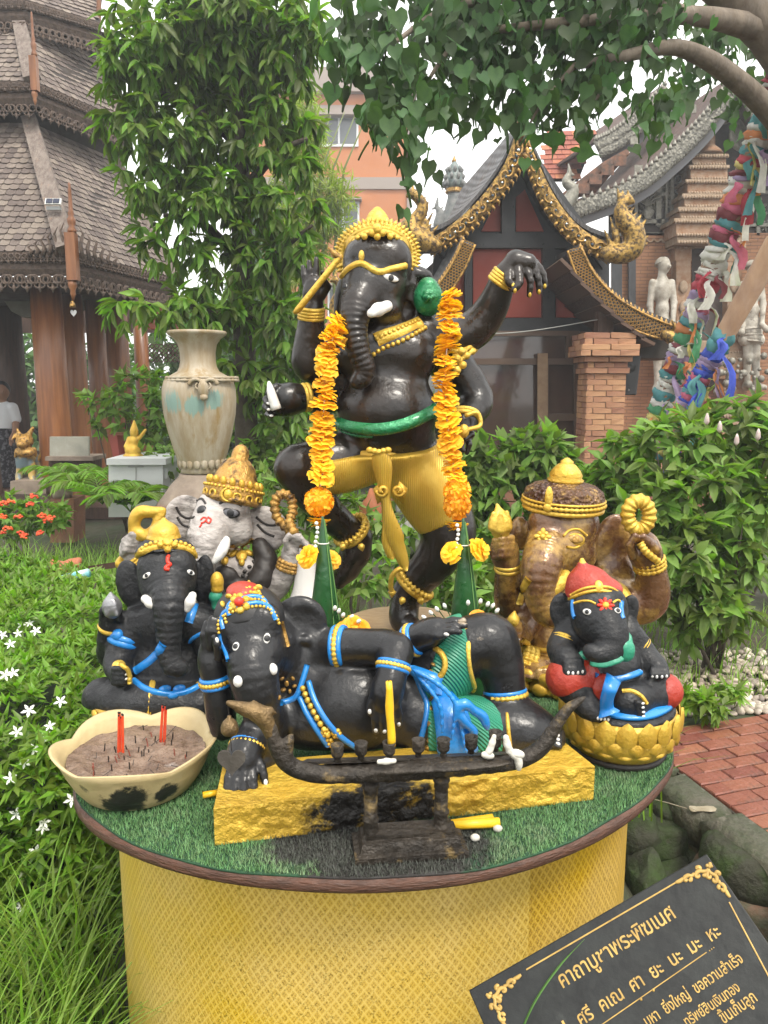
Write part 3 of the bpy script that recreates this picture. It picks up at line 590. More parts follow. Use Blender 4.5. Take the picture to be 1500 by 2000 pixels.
# upper gable boards
Ul = [(1012, 248), (985, 320), (935, 390), (880, 440), (835, 470)]; Ll = [(1030, 290), (1006, 345), (957, 412), (900, 465), (842, 498)]
Ur = [(1022, 248), (1046, 305), (1085, 385), (1135, 445), (1195, 478)]; Lr = [(1030, 292), (1032, 330), (1062, 402), (1115, 470), (1190, 512)]
o, A, B = barge(Ul, Ll, SY, 'bargeboard', M_gilt); filigree(A, B, 'board_curl', M_gold_ant, SH, 22); o, A, B = barge(Ur, Lr, SY, 'bargeboard', M_gilt); filigree(A, B, 'board_curl', M_gold_ant, SH, 20)
naga([(850, 480), (820, 470), (800, 450), (812, 430), (826, 405), (815, 385), (805, 378)], [14, 22, 20, 13, 10, 9, 8], SY - .05, M_gilt, SH, [(822, 460, 845, 415), (832, 470, 856, 440)]); naga([(1185, 496), (1215, 496), (1236, 482), (1238, 456), (1222, 434), (1212, 414), (1218, 396), (1228, 390)], [14, 18, 20, 20, 17, 12, 9, 8], SY - .05, M_gilt, SH, [(1205, 480, 1192, 425), (1205, 470, 1206, 420), (1195, 484, 1180, 448), (1212, 392, 1206, 368), (1216, 392, 1216, 372)])
naga([(1018, 262), (1016, 240), (1026, 220), (1024, 190)], [12, 9, 6, 2], SY - .03, M_gilt, SH, [], 'apex_finial')
# lower boards: honeycomb mirror mosaic
lo = [([(905, 470), (880, 520), (845, 570), (800, 610), (740, 640)], [(928, 478), (905, 530), (868, 585), (820, 628), (750, 662)]), ([(1108, 490), (1135, 545), (1180, 595), (1240, 628), (1318, 648)], [(1134, 484), (1158, 530), (1198, 575), (1250, 604), (1322, 668)])]
lo[1] = ([(1134, 484), (1158, 532), (1200, 578), (1255, 612), (1320, 640)], [(1108, 490), (1130, 545), (1175, 600), (1240, 645), (1312, 668)])
for up_, lw in lo:
	o, A, B = barge(up_, lw, SY - .25, 'lower_bargeboard', mat('dark_blue_ground', (.015, .02, .035), (.05, .07, .09), 40, .25), .08); n = 46
	hexv, hexf = [], []; bq = MB(); bq.torus((0, 0, 0), V(0, -1, 0), 1, .26, n=6, m=4); hp = (np.concatenate(bq.v), [np.concatenate(q) for q in bq.f.values()]); ml = []
	for i in range(n):
		u = (i + .5) / n * (len(A) - 1); k = int(u); f = u - k; a = A[k].lerp(A[min(k + 1, len(A) - 1)], f); b_ = B[k].lerp(B[min(k + 1, len(B) - 1)], f); r = .0165
		for j in range(4): p = a.lerp(b_, .14 + j * .22 + (.11 if i % 2 else 0)); ml.append((0, Matrix.Translation(p + V(0, -.012, 0)) @ Matrix.Diagonal((r, r, r * 1.25, 1))))
	pieces('mosaic_cell', [hp], ml, M_gold_ant, o, 190)
	for rail in (A, B): b = MB(); b.tube([q + V(0, -.01, 0) for q in rail], .014, 6); b.build('rail', M_gold_ant, o, True)
	b = MB()
	for i in range(30): u = i / 29 * (len(A) - 1); k = min(int(u), len(A) - 2); p = A[k].lerp(A[k + 1], u - k); b.lathe(p + V(0, .02, 0), [(.02, 0), (.022, .02), (.002, .06)], 5)
	b.build('flame_row', M_gold_ant, o, True)
naga([(1300, 655), (1330, 665), (1345, 650), (1338, 620), (1350, 600)], [10, 16, 14, 10, 6], SY - .3, M_gilt, SH, [(1325, 650, 1312, 625)]); naga([(740, 655), (690, 655), (662, 630), (655, 595), (668, 565), (655, 545)], [10, 15, 13, 11, 9, 5], SY - .3, M_gilt, SH, [(672, 640, 690, 600)])
# roof planes running back
dv = V(-.35, 3.0, 0)
def roofsheet(pts, Y, name, m, th=.05, lift=0):
	A = [P(x, y, Y) for x, y in curve2(pts, 4)]; b = MB(); b.band(A, [q + dv for q in A], V(0, 0, th)); return b.build(name, m, SH)
M_rf = mat('grey_sheet_roof', (.10, .10, .105), (.06, .055, .055), 6, .6, bump=.4, bscale=8, btype='wave_x', c3=(.10, .06, .04), thr3=(.6, .7))
roofsheet([(1014, 246), (982, 318), (932, 388), (878, 438), (815, 462)], SY + .1, 'roof_slope', M_rf); roofsheet([(1020, 246), (1048, 304), (1087, 384), (1138, 444), (1215, 474)], SY + .1, 'roof_slope', M_rf); roofsheet([(905, 470), (880, 520), (845, 570), (800, 610), (740, 640)], SY - .2, 'roof_slope', M_rf); roofsheet([(1134, 484), (1158, 532), (1200, 578), (1255, 612), (1325, 640)], SY - .2, 'roof_slope', M_rf)
for i in range(9):
	u = i / 8; x0, y0 = 1100 + u * 150, 520 + u * 140 - (u * (1 - u)) * -40; b = MB(); a = P(x0 - 18, y0 + 12, SY + .05); b.box(a, (.16, 1.2, .035), Matrix.Rotation(.75 - u * .3, 3, 'Y')); b.build('batten', M_teak_d if i % 2 else mat('brown_batten', (.10, .055, .035), None, rough=.7), SH)
# gable wall: black frame, red panels set behind it
b = MB(); b.extrude([P(1022, 275, SY + .75), P(1190, 500, SY + .75), P(1190, 640, SY + .75), P(830, 640, SY + .75), P(850, 490, SY + .75)], V(0, .05, 0)); b.build('gable_wall', M_lacq, SH)
for k_, q in enumerate(([(940, 452), (962, 408), (978, 385), (978, 452)], [(1008, 452), (1008, 385), (1025, 370), (1062, 452)], [(924, 486), (1058, 486), (1058, 620), (924, 620)], [(1086, 620), (1086, 556), (1142, 620)], [(880, 560), (908, 520), (908, 620), (865, 620)])): b = MB(); b.extrude([P(x, y, SY + .71) for x, y in q], V(0, .03, 0)); b.build('red_panel', M_redp, SH)
for r_ in ((838, 456, 1150, 484), (820, 622, 1200, 648), (980, 300, 1006, 456), (908, 484, 922, 622), (1060, 484, 1084, 622)): rectpx(*r_, SY + .62, .09, 'timber', M_lacq)
for s_ in (((1030, 292), (1185, 520)), ((1016, 292), (860, 500))): a, c = P(*s_[0], SY + .6), P(*s_[1], SY + .6); b = MB(); e_ = (c - a).normalized(); w_ = e_.cross(V(0, 1, 0)) * .055; b.hexa([a - w_, a + w_, c + w_, c - w_] + [q + V(0, .08, 0) for q in (a - w_, a + w_, c + w_, c - w_)]); b.build('rafter', M_lacq, SH)
# lower wall with bronze-framed glazing
M_brown_f = mat('brown_aluminium', (.10, .062, .042), None, rough=.45, metal=.2); M_glass = mat('dark_glass', (.055, .035, .028), (.08, .05, .038), 1.5, .06, spec=.8); M_board = mat('plywood_board', (.22, .12, .07), (.17, .09, .05), 3, .35)
rectpx(905, 650, 1135, 900, SY + .75, .04, 'back_wall', M_board)
for r_ in ((915, 655, 1108, 700, .45), (915, 712, 1062, 880, .47), (1072, 712, 1122, 810, .47), (1072, 822, 1122, 880, .47)): rectpx(*r_[:4], SY + r_[4], .01, 'glass_pane', M_glass)
for r_ in ((905, 646, 1132, 656), (905, 700, 1132, 712), (1106, 656, 1114, 700), (1122, 712, 1134, 885), (905, 656, 915, 885), (1062, 712, 1072, 885), (1072, 808, 1122, 822), (905, 880, 1134, 892)): rectpx(*r_, SY + .40, .05, 'window_frame', M_brown_f)
rectpx(1050, 690, 1070, 870, SY + .33, .02, 'wooden_strip', mat('raw_timber', (.30, .20, .12), (.24, .15, .09), 10, .7)); b = MB(); b.box((3.0, 11.5, .2), (6, 4.6, .5)); b.build('plinth', mat('plinth_brick', (.26, .12, .07), (.2, .1, .06), 8, .8, bump=.3), SH)
# wall to the right of the column and dark eave
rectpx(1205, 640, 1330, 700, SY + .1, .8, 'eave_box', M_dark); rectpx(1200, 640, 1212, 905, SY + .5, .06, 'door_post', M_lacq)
# brick columns
M_cbrick = mat('old_brick', (.32, .16, .085), (.38, .21, .115), 8, .85, var=.28, bump=.35, bscale=40, c3=(.20, .12, .075), thr3=(.6, .72), scale3=6); M_mort = mat('brick_mortar', (.16, .11, .075), (.2, .15, .1), 10, .95)
def brick_column(px, Y, y0, y1, wpx, label):
	c = P(px, y1, Y); tpz = P(px, y0, Y).z; m_ = MPP(px, y0, Y); w = wpx * m_; t = thing('brick_column', (c.x, Y, 0), label, 'column'); b = MB(); b.box((c.x, Y, tpz / 2), (w * .93, w * .93, tpz)); b.build('core', M_mort, t); bh = .062; z = tpz; k = 0; out = []
	hs = [.0] ; protos = [block(w / 2 * f, .05, bh * .9, .006, s, .004) for s, f in enumerate((.96, .62, .30))]
	while z > .02:
		z -= bh; k += 1; y_img = 0
		ex = (.16 * w if k <= 2 else .24 * w if k <= 4 else .12 * w if k <= 5 else .02 * w if k <= 6 else .06 * w if k == 7 else 0); W = w + 2 * ex
		for face in range(4):
			R = Matrix.Rotation(face * PI / 2, 4, 'Z'); x = -W / 2; lst = [(0, .48)] * 3 if False else []
			seq = [0, 0] if k % 2 else [2, 0, 1]
			tot = sum({0: .5, 1: .33, 2: .17}[s] for s in seq); pos = -W / 2
			for s_ in seq: l = {0: .5, 1: .33, 2: .17}[s_] / tot * W; M = Matrix.Translation((c.x, Y, z)) @ R @ Matrix.Translation((pos + l / 2, -W / 2 + .022 + rnd.uniform(-.004, .004), 0)) @ Matrix.Diagonal((W / w * (1.0 if s_ == 0 else 1.02 if s_ == 1 else 1.08), 1, 1, 1)); out.append((s_, M)); pos += l
	pieces('brick', protos, out, M_cbrick, t, 300); b = MB()
	b.box((c.x, Y, tpz + .12), (w * .4, w * .4, .24)); b.build('timber_stub', M_teak_d, t); return t
brick_column(1166, 8.75, 652, 930, 74, 'square brick column with stepped capital in front of the shrine window')
# loudspeaker
t = thing('loudspeaker', P(1228, 770, 8.8), 'black wall loudspeaker hung under the eave beside the brick column', 'loudspeaker'); b = MB(); b.hexa([P(1208, 772, 8.8), P(1243, 772, 8.8), P(1243, 772, 9.05), P(1208, 772, 9.05), P(1212, 695, 8.8), P(1252, 695, 8.8), P(1252, 695, 9.05), P(1212, 695, 9.05)]); o = b.build('cabinet', mat('black_plastic', (.015, .015, .016), None, rough=.5), t); bv = o.modifiers.new('bevel', 'BEVEL'); bv.width = .015; bv.segments = 2
b = MB(); b.lathe(P(1229, 715, 8.79), [(.07, 0), (.075, .008), (.03, .012), (0, .004)], 18, axis=V(0, -1, 0)); b.build('cone', M_black, t, True); b = MB(); b.ball(P(1228, 762, 8.79), .012); b.build('badge', M_silver, t)
b = MB(); b.tube([P(x, y, 8.7) for x, y in curve2([(930, 652), (1000, 650), (1080, 640), (1180, 622)], 5)], .006, 5); b.build('wire', mat('grey_cable', (.3, .3, .28)), None, True, label='thin grey cable sagging across the shrine window', cat='cable')
# ---------------------------------------------------------------- brick temple at the right
TP = thing('brick_temple', (6.2, 14, 0), 'brick temple with silver filigree gable and tiered roofs at upper right', 'temple'); TY = 13.0
M_silv = mat('tarnished_silver', (.26, .25, .21), (.17, .16, .13), 20, .5, metal=.35, bump=.5, bscale=30); M_wall = bpy.data.materials.new('temple_brick'); M_wall.use_nodes = True
N, L = M_wall.node_tree.nodes, M_wall.node_tree.links; br = N.new('ShaderNodeTexBrick'); br.inputs['Scale'].default_value = 1; br.inputs['Color1'].default_value = (.33, .165, .085, 1); br.inputs['Color2'].default_value = (.27, .13, .07, 1); br.inputs['Mortar'].default_value = (.17, .10, .06, 1); br.inputs['Brick Width'].default_value = .22; br.inputs['Row Height'].default_value = .055; br.inputs['Mortar Size'].default_value = .005
tc = N.new('ShaderNodeTexCoord'); sx_ = N.new('ShaderNodeSeparateXYZ'); cb = N.new('ShaderNodeCombineXYZ'); L.new(tc.outputs['Object'], sx_.inputs[0]); L.new(sx_.outputs[0], cb.inputs[0]); L.new(sx_.outputs[2], cb.inputs[1]); L.new(cb.outputs[0], br.inputs[0]); L.new(br.outputs[0], N['Principled BSDF'].inputs['Base Color']); N['Principled BSDF'].inputs['Roughness'].default_value = .85
bp = N.new('ShaderNodeBump'); bp.inputs['Distance'].default_value = .01; L.new(br.outputs['Fac'], bp.inputs['Height']); bp.invert = True; L.new(bp.outputs[0], N['Principled BSDF'].inputs['Normal'])
def rp(x0, y0, x1, y1, Y, th, name, m, parent=TP): return rectpx(x0, y0, x1, y1, Y, th, name, m, parent)
rp(1215, 455, 1640, 930, TY, .3, 'wall', M_wall); rp(1000, 640, 1215, 930, TY + .6, .3, 'wall', M_wall)
b = MB(); b.extrude([P(1425, 190, TY + .06), P(1560, 330, TY + .06), P(1640, 420, TY + .06), P(1640, 462, TY + .06), P(1195, 462, TY + .06), P(1195, 400, TY + .06), P(1330, 290, TY + .06)], V(0, .2, 0)); b.build('gable', mat('dark_gable_wood', (.035, .026, .022), (.05, .038, .03), 6, .7), TP)
# filigree frames and medallions in the gable
for r_ in ((1198, 378, 1206, 458), (1240, 376, 1246, 440), (1282, 300, 1292, 440), (1300, 300, 1304, 440), (1195, 428, 1320, 436), (1195, 454, 1330, 460), (1310, 300, 1375, 310), (1318, 262, 1324, 300), (1346, 262, 1352, 300), (1430, 380, 1436, 460), (1478, 380, 1484, 460), (1420, 436, 1520, 442), (1310, 340, 1316, 440), (1206, 376, 1300, 382), (1426, 372, 1520, 378)): rp(*r_, TY - .0, .05, 'silver_frame', M_silv)
for i in range(110):
	x, y = rnd.uniform(1205, 1500), rnd.uniform(275, 455)
	if y < 300 + max(0, 1330 - x) * .55 or (1340 < x < 1430 and y > 290) or (x > 1450 and y < 300 + (x - 1450) * .8): continue
	b = MB(); c = P(x, y, TY + .03); r = rnd.uniform(4, 8) * .0095; a0 = rnd.uniform(0, 6); b.torus(c, V(0, -1, 0), r, r * .3, n=9, m=4, arc=(a0, a0 + 4.6)); b.ball(c + V(0, -.01, 0), r * .35, n=6, m=4); b.build('silver_curl', M_silv, TP)
for x in (1265, 1460):
	b = MB(); q = MPP(x, 430, TY); b.lathe(P(x, 428, TY - .02), [(10 * q, 0), (6 * q, 3 * q), (12 * q, 10 * q), (12 * q, 16 * q), (5 * q, 20 * q), (8 * q, 24 * q)], 14, squash=(1, .4)); b.build('silver_vase', M_silv, TP, True)
	for k in range(7): a = (k - 3) * .32; b = MB(); p = P(x, 404, TY - .01); b.tube([p, p + V(math.sin(a) * 16 * q, 0, math.cos(a) * 18 * q), p + V(math.sin(a * 1.5) * 26 * q, 0, math.cos(a) * 26 * q)], [2 * q, 1.6 * q, 3 * q], 5); b.build('silver_spray', M_silv, TP)
for (x, y, r) in ((1415, 215, 26), (1448, 265, 30)):
	b = MB(); q = MPP(x, y, TY); b.lathe(P(x, y, TY - .1), [(r * q, 0), (r * q, .02), (r * .75 * q, .04), (r * .5 * q, .03), (0, .06)], 24, axis=V(.3, -1, 0), ripple=lambda a, j: .08 * math.sin(12 * a)); b.build('rosette', M_silv, TP, True)
for x, y in ((1248, 330), (1308, 272), (1352, 212), (1430, 214), (1216, 416), (1280, 258), (1240, 274)): rp(x - 8, y - 8, x + 8, y + 8, TY - .35, .03, 'silver_tile', M_silv)
# roof edges: scalloped silver boards, soffits, tiles
M_tile = mat('orange_roof_tile', (.36, .13, .06), (.28, .10, .05), 10, .8, var=.35, c3=(.05, .04, .035), thr3=(.6, .7), scale3=3, bump=.2); M_soff = mat('grey_soffit', (.16, .16, .17), None, rough=.6); M_scal = mat('scalloped_silver', (.20, .19, .155), (.06, .058, .048), 34, .55, metal=.3, bump=.8, bscale=22, btype='voronoi')
def troof(edge, w, Y, back, name, m, soff=True):
	pts = curve2(edge, 8); A = [P(x, y, Y) for x, y in pts]; Bp = [P(x + w * .5, y + w, Y) for x, y in pts]; b = MB(); b.band(A, Bp, V(0, .06, 0)); o = b.build('bargeboard', m, TP, True)
	for i in range(0, len(A) - 1):
		for s_ in (0, .5): p = Bp[i].lerp(Bp[i + 1], s_); b = MB(); b.ball(p + V(0, -.0, 0), (.055, .03, .085), n=8, m=5); b.build('scallop', m, o, True)
		p = A[i]; b = MB(); b.lathe(p + V(0, .02, -.01), [(.03, 0), (.035, .03), (.004, .09)], 6); b.build('crest_bead', M_silv, o, True)
	b = MB(); b.band([q + V(0, .06, -.01) for q in A], [q + V(0, .06, -.01) + back for q in A], V(0, 0, .05)); b.build('roof_slope', mat('dark_roof_tile', (.10, .055, .04), (.06, .04, .032), 9, .85, bump=.4, bscale=12), TP)
	if soff: b = MB(); b.band([q + V(.02, .07, 0) for q in Bp], [q + V(.1, .12, -.15) for q in Bp], V(0, .04, 0)); b.build('soffit', M_soff, TP)
troof([(1432, 150), (1375, 225), (1310, 290), (1230, 352), (1110, 400)], 20, TY - .6, V(-.4, 3, 0), 'a', M_scal); troof([(1432, 150), (1470, 215), (1520, 270), (1600, 330)], 24, TY - .6, V(.4, 3, 0), 'b', M_scal, False); troof([(1300, 165), (1250, 215), (1200, 255), (1160, 275)], 26, TY + .9, V(-.6, 3, 0), 'c', M_scal)
shingles([P(1060, 350, TY + 2.2), P(1130, 350, TY + 2.2), P(1168, 255, TY + 3.0), P(1070, 258, TY + 3.0)], .16, .13, TP, 60, M_tile, 'roof_tile', 'roof_tiles_far', False)
b = MB(); b.hexa([P(1100, 392, TY + .4), P(1180, 330, TY + .4), P(1230, 300, TY + .6), P(1160, 380, TY + .6), P(1095, 380, TY + .4), P(1175, 318, TY + .4), P(1225, 290, TY + .6), P(1155, 370, TY + .6)]); b.build('soffit_panel', mat('painted_soffit', (.20, .09, .05), (.06, .04, .03), 12, .7), TP)
for i in range(5): b = MB(); x, y = 1115 + i * 24, 376 - i * 18; b.box(P(x, y + 10, TY + .35), (.2, .03, .16)); b.build('soffit_tile', mat('painted_soffit', (.2, .09, .05)), TP)
naga([(1095, 412), (1108, 396), (1120, 372), (1106, 356), (1112, 338)], [12, 13, 10, 8, 4], TY - .7, M_silv, TP, [(1112, 385, 1120, 360)])
# brick niche with stepped spire
def tier(x0, x1, y0, y1, Y, d, m=None):
	o = rp(x0, y0, x1, y1, Y - d, d + .2, 'spire_step', m or M_stucco)
	if x1 - x0 > 34 and y1 - y0 < 30:
		b = MB()
		for x in np.arange(x0 + 3, x1, 5.5): b.ball(P(x, y1 - 1, Y - d - .01), (.022, .02, .03), n=6, m=4)
		b.build('beading', M_cream, o, True, kind='stuff')
M_stucco = mat('ornate_stucco_brick', (.28, .145, .075), (.36, .25, .17), 9, .85, bump=.5, bscale=25); M_cream = mat('cream_stucco', (.36, .27, .19), (.26, .18, .115), 12, .8, bump=.4, bscale=30)
for i, (hw, y0, y1) in enumerate(((12, 262, 300), (38, 300, 306), (33, 306, 322), (40, 322, 328), (36, 328, 350), (46, 350, 356), (42, 356, 378), (52, 378, 386), (48, 386, 404), (60, 404, 412), (56, 412, 426), (68, 426, 434), (64, 434, 460), (62, 460, 474))): tier(1385 - hw, 1385 + hw, y0, y1, TY, .10 + hw * .007, M_cream if i % 2 else M_stucco)
b = MB(); q = MPP(1385, 300, TY); b.lathe(P(1385, 302, TY - .2), [(26 * q, 0), (20 * q, 8 * q), (8 * q, 18 * q), (5 * q, 30 * q), (2 * q, 50 * q)], 12); b.build('spire_tip', M_stucco, TP, True)
for x in (1335, 1435):
	for i, (hw, y0, y1) in enumerate(((22, 474, 484), (16, 484, 510), (14, 510, 640), (20, 640, 652), (24, 652, 664), (18, 664, 690), (26, 690, 702), (30, 702, 740), (22, 740, 790), (28, 790, 815), (24, 815, 900))): tier(x - hw, x + hw, y0, y1, TY, .16 + hw * .004, M_cream if i in (0, 3, 4, 6, 9) else M_stucco)
	for y in (560, 600): b = MB(); b.ball(P(x, y, TY - .24), (.07, .02, .1), n=10, m=6); b.build('stucco_flower', M_cream, TP, True)
rp(1352, 480, 1420, 760, TY - .02, .02, 'niche', mat('dark_niche', (.05, .04, .035), (.08, .06, .05), 5, .9)); rp(1345, 665, 1425, 690, TY - .16, .2, 'niche_sill', M_cream)
b = MB(); b.lathe(P(1285, 420, TY - .3), [(.02, 0), (.09, .1), (.06, .3), (.1, .4), (.02, .6)], 10);
for x0, x1 in ((1195, 1215), (1228, 1242)): rp(x0, 480, x1, 660, TY - .1, .05, 'dark_louvre', M_lacq)
for x in np.arange(1200, 1340, 14): b = MB(); b.torus(P(x, 466, TY - .03), V(0, -1, 0), .05, .016, n=10, m=5, arc=(PI, 2 * PI), xdir=V(1, 0, 0)); b.build('cornice_scallop', M_cream, TP)
b = MB();
for i in range(40): x, y = rnd.uniform(1395, 1500), rnd.uniform(690, 780); b.ball(P(x, y, TY - .5), rnd.uniform(.03, .08), n=6, m=4)
b.build('stucco_relief', M_silv, TP, True, kind='stuff')
# warrior statues
def warrior(px, y0, y1, Y, label, flip=1, weapon=True):
	h = y1 - y0; S_ = Solid(Y, .012); f = lambda u, v, d, r: (px + flip * u * h, y0 + v * h, d, r * h)
	c0 = P(px, y1, Y); t = thing('guardian_statue', (c0.x, Y, c0.z), label, 'statue', 'white guardian statues on the temple wall')
	S_.ell(px + flip * .015 * h, y0 + .065 * h, 0, .045 * h, .065 * h, .05 * h, k=.03); S_.chain([f(.0, .12, 0, .028), f(0, .17, 0, .035)], k=.02); S_.ell(px, y0 + .25 * h, 0, .066 * h, .10 * h, .06 * h, k=.04); S_.ell(px, y0 + .40 * h, 0, .05 * h, .10 * h, .055 * h, k=.04); S_.ell(px, y0 + .52 * h, 0, .07 * h, .10 * h, .07 * h, k=.04); S_.ell(px, y0 + .60 * h, 0, .07 * h, .06 * h, .08 * h, k=.03)
	for s_ in (-1, 1): S_.chain([f(s_ * .03, .55, 0, .04), f(s_ * .032, .75, 0, .032), f(s_ * .035, .95, 0, .022), f(s_ * .04, .98, 0, .03), f(s_ * .05 + .05, .985, -.05, .02)], k=.03)
	S_.chain([f(-.07, .19, 0, .027), f(-.09, .36, 0, .022), f(-.075, .52, -.05, .018), f(-.08, .56, -.08, .026)], k=.03); S_.chain([f(.07, .19, 0, .027), f(.09, .34, -.05, .022), f(.08, .50, -.2, .018), f(.12, .54, -.22, .026)], k=.03)
	S_.ell(px + flip * .055 * h, y0 + .07 * h, -.1, .012 * h, .018 * h, .02 * h, k=.015); S_.build('body', mat('white_stone_figure', (.46, .43, .37), (.30, .27, .22), 8, .75, bump=.4, c3=(.12, .10, .08), thr3=(.58, .7), scale3=5), t); K_ = Solid(Y, .012); K_.ell(px, y0 + .05 * h, .03, .05 * h, .05 * h, .055 * h, k=.01); K_.cut(K_.w(px, y0 + .055 * h), V(0, -.3, -1)); K_.build('hair', MATS['white_stone_figure'], t); K_ = Solid(Y, .012); K_.ell(px, y0 + .55 * h, 0, .08 * h, .09 * h, .075 * h, k=.02).chain([f(-.05, .62, 0, .05), f(.05, .62, 0, .05)], k=.02); K_.build('loincloth', MATS['white_stone_figure'], t)
	for i in range(3): b = MB(); b.torus(P(px, y0 + (.53 + i * .05) * h, Y), V(.1 * (i - 1), 0, 1), .077 * h * S_.m(px, y0), .014, n=20, m=5); b.build('cloth_fold', MATS['white_stone_figure'], t, True)
	if weapon: b = MB(); b.tube([P(px - flip * .05 * h, y0 + .66 * h, Y - .3), P(px + flip * .28 * h, y0 + .33 * h, Y - .3)], [.02, .035], 6); b.build('blade', MATS['white_stone_figure'], t); b = MB(); b.tube([P(px + flip * .14 * h, y0 + .55 * h, Y - .32), P(px + flip * .30 * h, y0 + .14 * h, Y - .32)], [.012, .012], 6); b.build('spear', MATS['white_stone_figure'], t); b = MB(); b.lathe(P(px + flip * .30 * h, y0 + .14 * h, Y - .32), [(.012, 0), (.03, .05), (.002, .15)], 6); b.build('spear_head', MATS['white_stone_figure'], t)
warrior(1293, 502, 765, TY - .35, 'white guardian statue holding a sword beside the brick niche', 1); warrior(1468, 508, 760, TY - .35, 'white guardian statue half hidden by the bare pole', 1, False)
# ---------------------------------------------------------------- far: orange house and chedi tip
OH = thing('orange_house', (P(700, 700, 30).x, 32, 0), 'orange rendered house with white-framed windows behind the trees', 'house'); M_or = mat('orange_render', (.48, .185, .072), (.44, .165, .064), .8, .85); M_gb = mat('grey_band', (.30, .25, .22), None, rough=.8); HY = 30
xw0, xw1 = P(470, 500, HY).x, P(800, 500, HY).x; zt_ = P(600, 175, HY).z; b = MB(); b.hexa([V(xw0, HY, -.2), V(xw1, HY, -.2), V(xw1, HY + 9, -.2), V(xw0, HY + 9, -.2), V(xw0, HY, zt_), V(xw1, HY, zt_), V(xw1, HY + 9, zt_), V(xw0, HY + 9, zt_)]); b.build('wall', M_or, OH)
rectpx(470, 346, 801, 369, HY - .08, .1, 'floor_band', M_gb, OH); rectpx(470, 205, 801, 222, HY - .06, .08, 'floor_band', M_gb, OH); rectpx(470, 130, 815, 178, HY - .3, 9.5, 'roof_slab', M_gb, OH); rectpx(795, 180, 802, 700, HY - .1, .1, 'drain_pipe', M_gb, OH)
M_wf = mat('white_window_frame', (.72, .73, .74), None, rough=.5); M_wg = mat('window_glass', (.10, .11, .12), (.13, .14, .15), .5, .08)
for (x0, y0, x1, y1) in ((624, 226, 700, 286), (640, 392, 702, 452), (520, 226, 590, 286), (520, 392, 590, 452), (640, 560, 702, 620)):
	w = rectpx(x0, y0, x1, y1, HY - .06, .05, 'window', M_wf, OH); mid = (x0 + x1) / 2
	for a, c in ((x0 + 4, mid - 2), (mid + 2, x1 - 4)): rectpx(a, y0 + 5, c, y1 - 6, HY - .08, .015, 'pane', M_wg, w)
	rectpx(x0 - 8, y0 - 8, x1 + 4, y0 - 3, HY - .45, .45, 'window_hood', M_gb, OH)
CH = thing('chedi_spire', (P(887, 700, 18).x, 18, 0), 'grey spire with lotus-bud finial and gold ring above the shrine roof', 'spire'); q = MPP(887, 400, 18); M_ch = mat('grey_spire_stucco', (.20, .20, .19), (.12, .13, .13), 8, .7, bump=.5, bscale=12)
c = P(887, 470, 18); b = MB(); b.lathe((c.x, 18, 0), [(1.1, 0), (1.1, 1.5), (.8, 2.0), (40 * q, c.z - .3), (32 * q, c.z), (26 * q, c.z + 30 * q), (22 * q, c.z + 50 * q), (14 * q, c.z + 80 * q), (14 * q, c.z + 92 * q)], 16); b.build('shaft', M_ch, CH, True); b = MB(); b.lathe(P(887, 378, 18), [(16 * q, 0), (18 * q, 3 * q), (15 * q, 6 * q), (16 * q, 9 * q)], 16); b.build('gold_ring', M_gold_ant, CH, True); b = MB(); b.lathe(P(887, 370, 18), [(13 * q, 0), (18 * q, 8 * q), (17 * q, 22 * q), (12 * q, 36 * q), (7 * q, 46 * q), (3 * q, 52 * q), (.01, 62 * q)], 16); b.build('bud', mat('teal_grey_bud', (.12, .16, .16), (.2, .22, .2), 14, .5, bump=.6, bscale=10, btype='voronoi'), CH, True)
for r0 in range(3):
	for k in range(8): a = 2 * PI * k / 8 + r0 * .4; z = 8 + r0 * 13; R_ = (19 - r0 * 3.5) * q; b = MB(); p = P(887, 370, 18) + V(math.cos(a) * R_, math.sin(a) * R_, z * q); b.tube([p - V(0, 0, 5 * q), p + V(math.cos(a) * 3 * q, math.sin(a) * 3 * q, 2 * q), p + V(0, 0, 9 * q)], [3 * q, 4 * q, .5 * q], 6); b.build('petal', M_ch, CH, True)
b = MB(); b.lathe(P(887, 318, 18), [(4 * q, 0), (5 * q, 3 * q), (.01, 12 * q)], 10); b.build('gold_tip', M_gold_ant, CH, True)
for x, y in ((856, 418), (912, 405)): naga([(x, y + 20), (x + 4, y), (x - 3, y - 14)], [10, 8, 3], 17.6, M_ch, CH, [], 'spire_crest')

# ================================================================ urn, white box, tablets, lion, person and small things
US = thing('stone_urn', (P(395, 960, 6).x, 6, .4), 'tall cream urn with peeling glaze and ram-head relief on a round plinth', 'urn'); q = MPP(395, 800, 6); zc = P(395, 930, 6); M_urn = mat('peeling_glaze', (.40, .345, .26), (.29, .22, .13), 7, .5, bump=.25, bscale=20, c3=(.27, .18, .07), thr3=(.52, .64), scale3=6, stretch=(1.6, 1.6, .35), spots=[(zc.x - .13, 5.8, P(395, 785, 6).z, .12), (zc.x + .03, 5.72, P(395, 790, 6).z, .10), (zc.x + .15, 5.8, P(395, 780, 6).z, .1)], spotcol=(.19, .29, .25), spotnoise=26); M_uplinth = mat('plinth_stone', (.24, .19, .145), (.17, .13, .10), 6, .8, bump=.4, bscale=16)
prof = [(42, 0), (40, 6), (43, 14), (52, 42), (62, 80), (69, 115), (71, 145), (70, 164), (66, 178), (54, 188), (40, 196), (36, 204), (34, 214), (34, 232), (37, 247), (45, 258), (55, 265), (57, 269), (55, 272), (44, 272)]; b = MB(); b.lathe(P(395, 922, 6), [(r * q, z * q) for r, z in prof], 40); b.build('body', M_urn, US, True)
